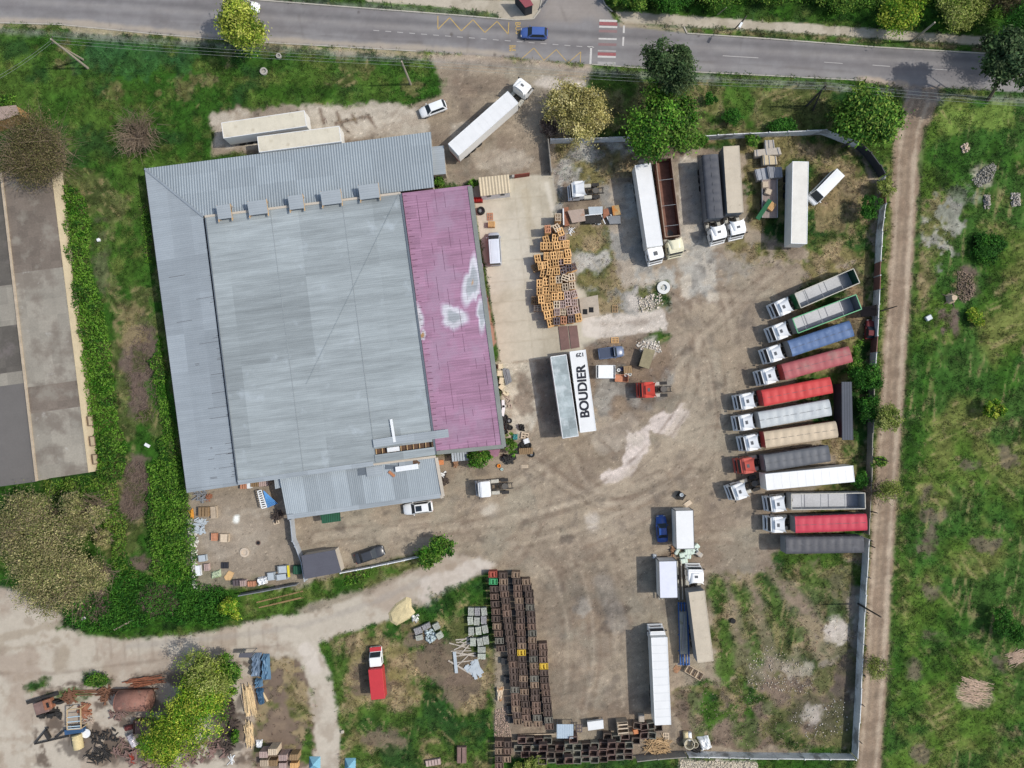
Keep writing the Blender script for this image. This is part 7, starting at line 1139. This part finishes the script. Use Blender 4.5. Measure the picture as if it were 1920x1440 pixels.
# slab piles and flatbed in the north east
gS = 'slabs piled at the north end of the flatbed'
M_SL = M('slab_grey', 178, 168, 154, n1=(1.5, .15), n2=(7, .12)); M_SL2 = M('slab_blue_grey', 156, 158, 162, n1=(1.5, .15), n2=(7, .15))
for (lab, P, h, m) in (('grey concrete slab topmost of the pile by the fence', [(1433, 263), (1451, 262), (1453, 277), (1434, 280)], 1.0, M_SL), ('wide pale slab across the pile', [(1414, 281), (1462, 276), (1466, 289), (1415, 293)], 1.3, M_SL), ('pale rolled panel bundle in the middle of the pile', [(1430, 290), (1456, 293), (1458, 308), (1431, 309)], 1.5, M('panel_cream', 196, 178, 146, n1=(2, .15))), ('blue grey broken slab across the lower pile', [(1415, 318), (1441, 313), (1444, 336), (1420, 338)], 1.2, M_SL2), ('dark topped grey slab on the right of the lower pile', [(1438, 312), (1466, 313), (1468, 332), (1442, 334)], 1.6, M('slab_dark', 136, 136, 138, n1=(1.5, .2)))):
    c = W(sum(p[0] for p in P) / 4, sum(p[1] for p in P) / 4, h); o = thing('concrete_slab', lab, 'slab', (c.x, c.y, 0), 0, gS); Q = [(W(x, y, h).x - c.x, W(x, y, h).y - c.y) for x, y in P]; MB().prism(Q, h - .25, h).build('top_slab', m, o, .03); MB().prism([(a * .93 + .06, b * .95 - .05) for a, b in Q], .05, h - .27).build('lower_slabs', M_SL, o); mb = MB(); [mb.bar(Vector((*Q[0], h)).lerp(Vector((*Q[1], h)), u) + Vector((0, 0, .04)), Vector((*Q[3], h)).lerp(Vector((*Q[2], h)), u) + Vector((0, 0, .04)), .09) for u in (.1, .45, .9)]; mb.build('battens', M_SL2, o)
t = thing('flatbed_trailer', 'short grey flatbed trailer loaded with crates below the slab pile', 'trailer', W(1438, 376), R(90)); MB().box((0, 0, 1.05), (6.2, 2.4, .14)).build('deck', M('deck_boards', 146, 132, 124, n1=(1, .15), n2=(6, .15), rib=('Y', .25, .1)), t); [MB().box((0, s * 1.22, 1.2), (6.2, .08, .3)).build('side_rail', M_SL2, t) for s in (-1, 1)]; [wheel(t, WTT, RT, x, s * .95, .5) for x in (-1.6, -.3) for s in (-1, 1)]; MB().box((0, 0, .8), (5.8, .9, .25)).build('chassis', M_CHAS, t)
crate('cardboard_box', 'tan box on the flatbed, upper one', 1435, 346, 1.0, .95, .6, 3, PM['p'], 'box', z=1.13, slats=1); crate('cardboard_box', 'tan box on the flatbed, lower tilted one', 1441, 359, 1.0, .85, .6, -20, PM['p'], 'box', z=1.13, slats=1); crate('pallet_box', 'orange brown pallet box beside the green beam on the flatbed', 1446, 386, 1.2, 1.3, .5, -35, PM['o'], 'box', z=1.13)
tag(MB().bar(W(1420, 411, 1.5), W(1444, 375, 1.9), .7, .25).build('green_beam', M('green_paint', 36, 96, 62, n1=(1, .1))), 'dark green metal beam lying diagonally over the flatbed', 'beam')
# black shelter at the fence, steel frame
sheet('shelter', 'black scorched sheet shelter leaning on the east fence', [(1613, 577), (1644, 571), (1644, 592), (1614, 594)], 1.9, M('burnt_sheet', 26, 24, 26, rough=.95, n1=(1, .3), stain=(S(70, 44, 44), .5, .66, .8), spec=.1), 'shelter'); 
t = thing('girder_rack', 'blue steel girder frame with a grey sheet lying on top', 'steel frame', W(1281, 1188)); L0 = t.location; mb = MB(); [mb.bar(Vector(W(x, 1129, .9)) - L0, Vector(W(x + 4, 1247, .9)) - L0, .2, .3) for x in (1272, 1277, 1283, 1288)]; [mb.bar(Vector(W(1271, y, .7)) - L0, Vector(W(1293, y, .7)) - L0, .15) for y in (1131, 1160, 1190, 1220, 1245)]; mb.build('girders', M('girder_blue', 56, 92, 146, n1=(1, .15)), t); MB().prism([((W(x, y, 1.25) - L0).x, (W(x, y, 1.25) - L0).y) for x, y in ((1274, 1147), (1287.5, 1147), (1290, 1226), (1276, 1227))], 1.1, 1.2).build('top_sheet', M('grey_sheet_dirty', 150, 150, 142, n1=(.8, .2), stain=(S(120, 116, 90), .8, .55, .7)), t); MB().bar(Vector(W(1284, 1150, 1.35)) - L0, Vector(W(1280, 1220, 1.35)) - L0, .35, .12).build('beam', M_STEEL, t)
t = crate('manger', 'tilted wooden box with three dark compartments south of the blue frame', 1302, 1262, 2.9, 1.25, .8, -30, PM['p'], 'box', open_=True); [MB().box((x, 0, .5), (.1, 1.1, .6)).build('divider', PM['p'], t) for x in (-.5, .45)]
boards('bark_patch', 'orange brown bark board lying by the blue frame', (1262, 1262), (1276, 1248), 8, 10, 1.2, M('dull_board', 150, 114, 86, n1=(2, .3)), .1, .3, 'board', (.3, .04))
# parcels between the box bodies
M_MINT = M('mint_wrap', 206, 222, 206, rough=.4, n1=(2, .1), n2=(8, .12)); gP = 'wrapped bales spilled between the box bodies'
for i, (x, y, w, l, a, lab) in enumerate(((1306, 1026, 1.1, .8, 40, 'mint white wrapped bale topmost beside the large box body'), (1303, 1033, 1.2, .9, 20, 'mint wrapped bale just below the topmost'), (1310, 1038, 1.6, .75, -38, 'pale long wrapped bale slanting to the right'), (1292, 1035, 1.3, 1.0, 5, 'mint wrapped bale in the centre of the spill'), (1281, 1041, 1.2, .8, 15, 'mint wrapped bale left of the centre'), (1290, 1044, 1.1, .7, -5, 'mint wrapped bale below the centre'), (1283, 1052, 1.2, .8, 10, 'lowest mint wrapped bale next to the white cab'), (1270, 1034, .55, 1.2, -30, 'white folded panel leaning at the left of the bales'))):
    p = W(x, y, .7); o = thing('wrapped_bale', lab, 'bale', (p.x, p.y, 0), R(a), gP); MB().box((0, 0, .36), (w, l, .7), taper=.94).build('wrapping', M_MINT if i != 2 else M_SL, o, .08); MB().box((w * .2, 0, .36), (.05, l + .02, .73)).box((-w * .2, 0, .36), (.05, l + .02, .73)).build('straps', M_GALV, o)
boards('broken_crates', 'broken brown crate pieces left of the wrapped bales', (1255, 1034), (1268, 1032), 22, 16, 1.0, M('dull_board', 150, 114, 86, n1=(2, .3)), .6, 1.4, 'wood pieces', (.12, .05)); tarp('white_bag', 'white sack hanging on the corner of the lower box body', [(1225, 1040), (1232, 1040), (1231, 1047), (1225, 1048)], .6, M_WHITE, 6, 'sack')
crate('washing_machine', 'black machine with a silver top standing in the open yard', 1278, 930, 1.1, 1.0, .9, -35, M_CHAS, 'machine', slats=1); rings('machine_drum', 'silver round drum on top of the black machine', 1278, 928, .3, .2, M_GALV, 'drum', z=.98, inner=M_STEEL); crate('board', 'beige board beside the black machine', 1289.5, 944.5, 1.35, .7, .12, 35, PM['p'], 'board', slats=1)
# scrap yard behind the warehouse
M_OC = M('ochre_board', 204, 168, 120, n1=(1.5, .12))
for (nm, lab, x, y, w, l, h, a, m, cat, sl) in (('cardboard_sheet', 'pale board standing by the rack in the scrap yard', 400, 961, 1.0, 1.9, .6, 4, PM['p'], 'board', 1), ('wooden_rack', 'dark wooden rack beside the pale board', 381, 960, 1.6, 1.5, 1.0, 0, PM['b'], 'rack', 3), ('cardboard_box', 'large beige box in the scrap yard', 420, 1009, 1.4, 1.25, .7, -2, PM['p'], 'box', 1), ('wooden_crate', 'small reddish crate left of the large beige box', 401, 1007, .9, 1.2, .6, 0, PM['r'], 'crate', 4), ('black_grid', 'black six-part plastic grid on the ground', 421.5, 1060, 1.2, 1.0, .15, 0, M_GRILL, 'grid', 3), ('metal_box', 'grey metal box with red spot at the lane fence', 530, 1068, 1.6, 1.1, 1.0, 5, M_GALV, 'box', 1), ('metal_box', 'long grey metal box below the first by the lane fence', 528, 1082, 1.9, .9, .9, 8, M_GALV, 'box', 1), ('metal_box', 'grey metal box left of the two by the lane fence', 508, 1081, 1.2, 1.2, .8, 5, M_GALV, 'box', 1), ('wooden_crate', 'reddish crate between grey boxes at the lane fence', 471, 1095, 1.2, .8, .7, 3, PM['r'], 'crate', 3), ('wooden_crate', 'dark crate left of the reddish crate at the lane fence', 445, 1093, 1.5, .9, .9, 5, PM['d'], 'crate', 3), ('wooden_crate', 'grey barred crate left of the reddish crate', 455, 1094, .9, .9, 1.0, 5, PM['g'], 'crate', 3), ('cabinet', 'pale grey cabinet lying by the scrap yard hedge', 379, 1047, 1.3, 1.0, .6, 8, M_GALV, 'cabinet', 1), ('slab_panel', 'white slab leaning by the lower scrap yard hedge', 371, 1070, .9, 1.6, .5, 5, M_WHITE, 'slab', 1), ('wooden_crate', 'small weathered crate near the lower hedge', 387, 1064, .8, 1.1, .6, 5, PM['g'], 'crate', 3), ('wooden_crate', 'brown crate at the roof corner of the scrap yard', 457, 912, 1.2, .8, .8, 3, PM['r'], 'crate', 3), ('metal_box', 'white panel stack below the roof corner', 466, 910, .6, 1.0, .9, 3, M_WHITE, 'panel', 1), ('wooden_crate', 'brown crate pile under the lower roof', 477, 908, 1.3, .8, .9, 3, PM['b'], 'crate', 4), ('wooden_crate', 'grey slatted crate under the lower roof', 494, 907, 1.5, .8, .9, 3, PM['g'], 'crate', 5)):
    crate(nm, lab, x, y, w, l, h, a, m, cat, 'clutter in the scrap yard behind the warehouse', slats=sl)
tag(MB().prism([(W(x, y, .1).x, W(x, y, .1).y) for x, y in ((420, 1082), (429, 1070), (439, 1074), (433, 1088), (423, 1088))], .03, .12).build('plywood_piece', M_OC), 'ochre five-sided plywood piece on the scrap yard ground', 'plywood'); tag(MB().bar(W(540, 1060, 1.1), W(542, 1082, 1.1), .3, .3).build('yellow_beam', M('yellow_paint', 214, 196, 60)), 'bright yellow beam beside the grey metal boxes', 'beam'); tarp('plastic_sheet', 'crumpled white plastic between the boxes at the lane fence', [(480, 1085), (501, 1081), (499, 1096), (481, 1101)], .9, M_WHITE, 7, 'plastic sheet'); tarp('green_cover', 'mottled green white cover in the lower scrap yard corner', [(394, 1074), (412, 1068), (413, 1082), (395, 1087)], .5, M('green_white', 168, 180, 150, stain=(S(120, 140, 80), .8, .5, .8)), 8, 'cover')
tag(MB().box(W(558, 1068, .5), (1.4, 1.4, .9), taper=.95).build('green_bin', M('green_sheet', 0, 0, 0), None, .08), 'dark green container beside the yellow beam', 'container'); rings('well', 'round concrete well opening in the scrap yard', 458, 1036, .75, .2, M('pale_concrete', 196, 180, 160), 'well', hole=.62); rings('drain', 'small square drain near the round well', 484, 1018, .4, .06, M('drain_brown', 110, 90, 80), 'drain', hole=.7)
t = thing('radiator_rack', 'white slotted rack leaning at the blue netting', 'rack', W(490, 942)); L0 = t.location; mb = MB(); P0, P1 = Vector(W(483, 921, 1.2)) - L0, Vector(W(491, 953, 1.2)) - L0; Q0, Q1 = Vector(W(490, 919, 1.2)) - L0, Vector(W(500, 951, 1.0)) - L0; mb.bar(P0, P1, .15); mb.bar(Q0, Q1, .15); [mb.bar(P0.lerp(P1, u), Q0.lerp(Q1, u), .16, .08) for u in [k / 8 for k in range(9)]]; mb.build('slats', M_WHITE, t); MB().bar(P0 * .5 + P1 * .5 + Vector((.3, 0, -.7)), Q0 * .5 + Q1 * .5 + Vector((0, 0, -.7)), 2.4, .8).build('body', M_STEEL, t)
t = thing('netting', 'bright blue netting draped in a triangle beside the white rack', 'netting', W(506, 938)); L0 = t.location; A0 = Vector(W(494, 920, 1.6)) - L0; mb = MB(); E = [Vector(W(502 + k * 2.6, 952 - k * 1.1, .7)) - L0 for k in range(8)]; [mb.bar(A0, e_, .10, .05) for e_ in E]; [mb.bar(A0.lerp(E[k], u), A0.lerp(E[k + 1], u), .05) for k in range(7) for u in (.3, .45, .6, .75, .9)]; mb.build('net', M('net_blue', 92, 150, 206, rough=.5), t); MB().add([A0 + Vector((0, 0, -.1))] + [e_ + Vector((0, 0, -.1)) for e_ in E], [(0, k + 1, k + 2) for k in range(7)]).build('sheet', M('net_sheet_blue', 54, 96, 150), t)
boards('scrap_heap', 'dark jumble of scrap beside the blue netting', (512, 955), (530, 975), 30, 18, 1.6, M('charred_wood', 0, 0, 0), .8, 1.2, 'scrap', (.14, .1)); boards('scrap_heap', 'grey and rusty metal scrap under the west roof corner', (360, 928), (395, 930), 34, 20, 1.2, M_STEEL, .6, 1.4, 'scrap', (.12, .08)); boards('scrap_heap', 'rusty copper coloured scrap under the west roof corner', (385, 930), (400, 935), 20, 12, .9, M_OR, .5, 1.4, 'scrap', (.12, .08)); boards('scrap_heap', 'pale grey metal scrap pieces by the hedge', (360, 982), (392, 990), 44, 26, 1.0, M_GALV, .6, 1.4, 'scrap', (.2, .08)); boards('scrap_heap', 'orange and dark bars by the hedge', (359, 955), (364, 970), 8, 6, 1.6, M('yellow_orange', 214, 150, 60), .5, .3, 'scrap', (.14, .08))
# clutter south of the magenta roof
boards('firewood_heap', 'small orange brown firewood heap below the magenta roof', (848, 866), (862, 868), 40, 14, .7, M('dull_board', 150, 114, 86, n1=(2, .3)), .7, 1.4, 'firewood', (.12, .1)); boards('scrap_heap', 'mixed dark scrap along the south roof end wall', (826, 880), (838, 912), 46, 12, .9, M('charred_wood', 0, 0, 0), .6, 1.4, 'scrap', (.14, .08)); boards('scrap_heap', 'white and lilac scrap near the south roof end wall', (826, 884), (836, 892), 10, 8, .8, M_WHITE, .6, 1.4, 'scrap', (.2, .1)); boards('scrap_heap', 'black scrap heap beside the green bush and tyres', (940, 856), (968, 862), 40, 16, 1.1, M_CHAS, .7, 1.4, 'scrap', (.2, .12)); 
tag(MB().box(W(826.5, 867, .2), (.95, .8, .2), rz=.1).build('orange_lid', M('orange_lid', 196, 128, 84), None, .05), 'square orange lid on the ground beside the roof end', 'lid'); crate('metal_hood', 'grey ribbed sheet lean-to stub under the magenta roof edge', 862, 856, 2.6, 1.4, 1.6, 5, M_GALV, 'lean-to', slats=6); rings('bucket', 'orange bucket on a dark block near the scrap heap', 935.5, 873.5, .3, .35, M('orange_bucket', 226, 140, 50), 'bucket', inner=M('orange_bucket', 0, 0, 0)); rings('bucket', 'pale turquoise bucket beside the orange one', 941, 880, .22, .25, M('pale_turq', 186, 210, 204), 'bucket', inner=M('pale_turq', 0, 0, 0))
hut('lean_to', 'dull pink slanted sheet below the magenta roof corner', [(898, 846, 2.2), (938, 842, 2.2), (934, 855, 1.6), (925, 858, 1.6)], M('dull_pink', 150, 108, 122, n1=(1, .12)), M_REDW, 'lean-to')
rings('planter', 'cylindrical white concrete ring near the poplar, upper', 522, 104, .42, .4, M_CONC, 'concrete ring'); rings('planter', 'white concrete ring in the meadow below the poplar', 494, 133, .6, .35, M_CONC, 'concrete ring', inner=M('soil', 120, 100, 80)); tag(MB().box(W(1117, 178, .3), (.9, .5, .5)).build('stone_block', M_GALV, None, .05), 'grey block behind the blossoming tree', 'block'); tarp('green_tarp', 'dark green cover beside the blossoming tree', [(1033, 180), (1048, 179), (1048, 187), (1034, 188)], .6, M('green_dark_cover', 34, 80, 64), 9, 'cover')
# gravel slab of sand by the lane
o = thing('sand_heap', 'flat sand yellow heap at the fork of the lane', 'sand heap', W(752, 1146)); q = [(728, 1150), (742, 1132), (762, 1119), (771, 1122), (772, 1138), (779, 1148), (768, 1160), (744, 1173), (732, 1166)]; L0 = o.location; P = [Vector(W(x, y, .02)) - L0 for x, y in q]; c = sum(P, Vector()) / len(P); V = [Vector((p.x, p.y, .02)) for p in P] + [c + (p - c) * .8 + Vector((0, 0, .28 + random.uniform(-.05, .05))) for p in P] + [c + (p - c) * .4 + Vector((0, 0, .38 + random.uniform(-.06, .06))) for p in P] + [c + Vector((0, 0, .36))]; n = len(P)
MB().add(V, [(i, (i + 1) % n, n + (i + 1) % n, n + i) for i in range(n)] + [(n + i, n + (i + 1) % n, 2 * n + (i + 1) % n, 2 * n + i) for i in range(n)] + [(2 * n + i, 2 * n + (i + 1) % n, 3 * n) for i in range(n)]).build('heap', M('sand', 200, 184, 142, n1=(.8, .15), n2=(5, .12), bump=.05), o)
# scrap in the lower left yard
t = thing('ladder_rack', 'rectangular yellow grey frame with light blue rungs in the lower left yard', 'frame', W(138, 1348)); L0 = t.location; mb = MB(); C4 = [Vector(W(x, y, 1.6)) - L0 for x, y in ((126, 1331), (151, 1328), (152, 1366), (126, 1368))]; [mb.bar(C4[i], C4[(i + 1) % 4], .14) for i in range(4)]; [mb.bar(p, Vector((p.x, p.y, 0)), .12) for p in C4]; mb.build('frame', M('frame_ochre', 190, 166, 128), t); r2 = MB(); [r2.bar(C4[0].lerp(C4[3], u), C4[1].lerp(C4[2], u), .13) for u in (.38, .62, .86, .97)]; r2.build('rungs', M('rung_blue', 176, 196, 206), t)
t = thing('a_frame_boom', 'dark triangular steel boom lying in the lower left yard', 'boom', W(95, 1378)); L0 = t.location; mb = MB(); K = lambda x, y, z=.4: Vector(W(x, y, z)) - L0; [mb.bar(K(*a), K(*b), .2) for a, b in (((65, 1395), (129, 1380)), ((65, 1395), (88, 1367)), ((88, 1367), (92, 1389)), ((125, 1366), (104, 1384)), ((85, 1366), (91, 1365)))]; mb.bar(K(85, 1371), K(93, 1385), .6, .4); mb.build('boom', M_CHAS, t)
tank('beige cylinder capped machine lying south of the yellow frame', (144, 1378), (148, 1403), .75, M('beige_tank', 206, 188, 142, n1=(1, .1)), z=.9, cat='machine', bands=True); tag(MB().cyl(W(161, 1375, .5), .72, .14, 20).build('white_dish', M_WHITE), 'white round dish beside the beige machine', 'dish'); tag(MB().box(W(141, 1369, .8), (3.0, .8, .9), rz=.15).bar(W(128, 1376, .9), W(160, 1366, .9), .2).build('blue_machine_part', M('machine_blue', 52, 82, 116, n1=(1, .2)), None, .05), 'dark blue machine part under the yellow frame', 'machine part')
t = thing('loader_wreck', 'rusty wheeled machine wreck at the upper left of the scrap yard', 'machine wreck', W(92, 1322)); L0 = t.location; MB().box(K(80, 1326, .6) * 0 + (Vector(W(80, 1325, .7)) - L0), (2.2, 1.9, .9), rz=.3).build('engine_cover', M('wreck_brown', 128, 104, 96, n1=(1, .3)), t, .08); MB().box(Vector(W(92, 1319, .9)) - L0, (1.3, 1.6, 1.0), rz=.3).build('cab_shell', M_OR, t, .06); MB().box(Vector(W(91, 1321, 1.2)) - L0, (.4, .8, .5), rz=.3).build('seat', M_DARK, t); [MB().cyl(Vector(W(x, y, .5)) - L0, .6, .4, 16, 'y').build('wheel', M_RUB, t) for x, y in ((104, 1314), (112, 1316), (76, 1340), (96, 1338))]; MB().bar(Vector(W(50, 1318, .5)) - L0, Vector(W(110, 1300, .6)) - L0, .5, .15).build('long_rail', M_CHAS, t)
boards('rust_arm', 'orange rusty bent arm and plates right of the yellow frame', (150, 1316), (168, 1352), 16, 14, 2.6, M_OR, .5, .5, 'rusty parts', (.3, .14)); boards('black_parts', 'row of dark machine parts below the wheeled wreck', (74, 1340), (122, 1334), 40, 14, 1.1, M_CHAS, .5, 1.4, 'machine parts', (.2, .14)); boards('spring_rack', 'dark lattice of springs and rods at the bottom of the yard', (155, 1420), (215, 1405), 60, 26, 1.6, M_CHAS, .6, .9, 'rods', (.1, .08)); boards('red_bars', 'thin red bars on the ground below the barrel tank', (245, 1408), (252, 1432), 8, 8, 2, M('red_bar', 150, 60, 46), .2, .3, 'bars')
boards('white_tub_parts', 'square pale frame standing among dark scrap', (424, 1418), (444, 1430), 8, 14, 1.6, M_WHITE, .4, 1.5, 'frame'); boards('dark_parts', 'grey brown scrap strewn along the bottom edge below the willow', (335, 1415), (430, 1400), 90, 40, 1.0, M('wreck_brown', 0, 0, 0), .4, 1.5, 'scrap', (.2, .1))
for (lab, a, b, n, w, L, mm) in (('rusty frames and bars on the weeds left of the rusty tank', (180, 1290), (215, 1310), 40, 26, 1.4, M_RUST), ('dark rusty pieces above the brown container', (205, 1330), (240, 1345), 40, 24, 1.0, M('wreck_brown', 128, 104, 96)), ('grey and brown scrap right of the lattice of rods', (215, 1395), (262, 1425), 60, 34, 1.0, M('wreck_brown', 0, 0, 0)), ('dark scrap between the beige machine and the barrel tank', (165, 1385), (225, 1375), 46, 24, .9, M_CHAS), ('jumbled crates and planks below the willow shade', (400, 1375), (445, 1400), 50, 40, 1.3, M('charred_wood', 0, 0, 0)), ('rusty rods between the grass strip and the wheeled wreck', (110, 1310), (150, 1300), 30, 16, 2.0, M_RUST), ('brown metal scrap at the bottom edge beside the red bars', (262, 1425), (330, 1435), 60, 26, .9, M('wreck_brown', 0, 0, 0)), ('pale and rusty scrap around the blue machine part', (150, 1350), (180, 1345), 24, 20, .9, M_GW)): boards('scrap_heap', lab, a, b, n, w, L, mm, .6, 1.4, 'scrap', (.14, .1))
boards('rails', 'two long rusty rails along the grass strip of the scrap yard', (110, 1300), (300, 1292), 5, 10, 14, M_RUST, .2, .02, 'rails', (.14, .12))
boards('rails', 'two thin rails lying in the grass strip above the lane', (470, 1138), (590, 1108), 3, 14, 9.5, M('rail_ochre', 140, 116, 80), .15, .01, 'rails', (.16, .1)); 
boards('slab_remains', 'broken pale floor frame on the grass behind the stone stacks', (835, 1222), (905, 1225), 14, 60, 4.2, M_SL, .12, .5, 'broken frame', (.18, .08)); boards('slab_remains', 'light broken panels right of the broken frame', (884, 1235), (892, 1275), 18, 20, 2.4, M_GALV, .25, .5, 'broken panels', (.5, .05)); tag(MB().bar(W(852, 1222, .2), W(856, 1262, .2), .5, .1).build('pale_panel', M_GALV), 'upright pale panel strip behind the stone stacks', 'panel')
crate('trough', 'dark grey lidded trough in the green patch at the bottom', 865.5, 1416, 1.5, 2.5, .7, 0, M('wreck_brown', 0, 0, 0), 'trough', slats=2); crate('trough', 'pale wooden box lying at the bottom edge', 812, 1430, 2.4, .9, .5, 10, PM['g'], 'box')
rings('concrete_ring', 'large pale concrete ring by the white plastic sheets', 1293, 1396, .85, 1.2, M('ring_concrete', 190, 182, 160, n1=(1, .1)), 'concrete ring', hole=.86, inner=M('ring_concrete', 0, 0, 0)); rings('concrete_ring', 'smaller pale concrete ring beside the large one', 1304, 1397, .5, 1.0, M('ring_concrete', 0, 0, 0), 'concrete ring', hole=.85); tank('cream barrel lying above the concrete rings', (1285, 1372), (1286, 1386), .42, M('cream_barrel', 206, 190, 148), cat='barrel'); tank('white barrel lying next to the cream barrel', (1292, 1373), (1293, 1387), .38, M_WHITE, cat='barrel'); tarp('black_sack', 'black sack heap below the concrete rings', [(1296, 1402), (1314, 1401), (1316, 1415), (1302, 1417)], .8, M_CHAS, 11, 'sack')
crate('plant_box', 'pale round topped box behind the long lorry tail', 1203, 1347, .95, 1.1, .7, 0, M_SL, 'box', slats=1); crate('ochre_box', 'small ochre box on the dark pallets by the bins', 1192, 1372, .8, .7, .9, 10, M('orange_lid', 0, 0, 0), 'box', slats=1)
for i, (x, y) in enumerate([(1195, 1360), (1208, 1362), (1221, 1360), (1234, 1364), (1208, 1378), (1222, 1378), (1192, 1388)]): p = W(x, y, .9); tag(inst(BM[i % 3], 'open_bin', None, (p.x, p.y, 0), random.uniform(-.2, .2)), f'open wooden bin behind the long white lorry, {ordn(i)} of the loose group from the left', 'bin', 'loose bins behind the long lorry')
t = thing('tree_stump', 'uprooted pale stump on the right field', 'stump', W(1782, 560)); MB().loft([[(rr * math.cos(2 * math.pi * k / 10) * (1 + .2 * math.sin(k * 2.1)), rr * math.sin(2 * math.pi * k / 10), z) for k in range(10)] for rr, z in ((.9, 0), (.6, .5), (.45, 1.1))]).build('stump', M('pale_stump', 190, 168, 142, n1=(2, .2)), t); rt = MB(); [rt.tube([(0, 0, .3), (math.cos(a) * .9, math.sin(a) * .8, .2), (math.cos(a) * 1.6, math.sin(a) * 1.4, .02)], [.16, .1, .04], 5) for a in (0.3, 1.5, 2.6, 3.9, 5.1)]; rt.build('roots', M_BARK, t)
tag(MB().box(W(1741, 596, .3), (1.0, .8, .5), rz=.5).build('stone_block', M_GALV, None, .08), 'white stone block at the field edge by the track', 'block'); tag(MB().box(W(276, 835, .2), (.9, .5, .25), rz=-.5).build('white_box', M_WHITE, None, .05), 'small white box on the green strip beside the warehouse', 'box'); tag(MB().box(W(185, 450, .3), (.5, .5, .5), rz=.3).build('stone_block', M_WHITE, None, .08), 'small pale stone on the meadow beside the old building hedge', 'block'); tag(MB().box(W(157, 1159, .3), (.7, .45, .3), rz=.5).build('white_box', M_WHITE, None, .06), 'small white box in the brown brush by the lane bend', 'box'); tag(MB().box(W(642, 1372, .2), (.5, .5, .4), rz=.3).build('stone_block', M_SL, None, .08), 'small pale stone beside the branching path', 'block')
tag(MB().cyl(W(1374, 1164, .2), .42, .35, 14).build('tyre_block', M_RUB), 'single dark tyre lying on the striped grass', 'tyre')
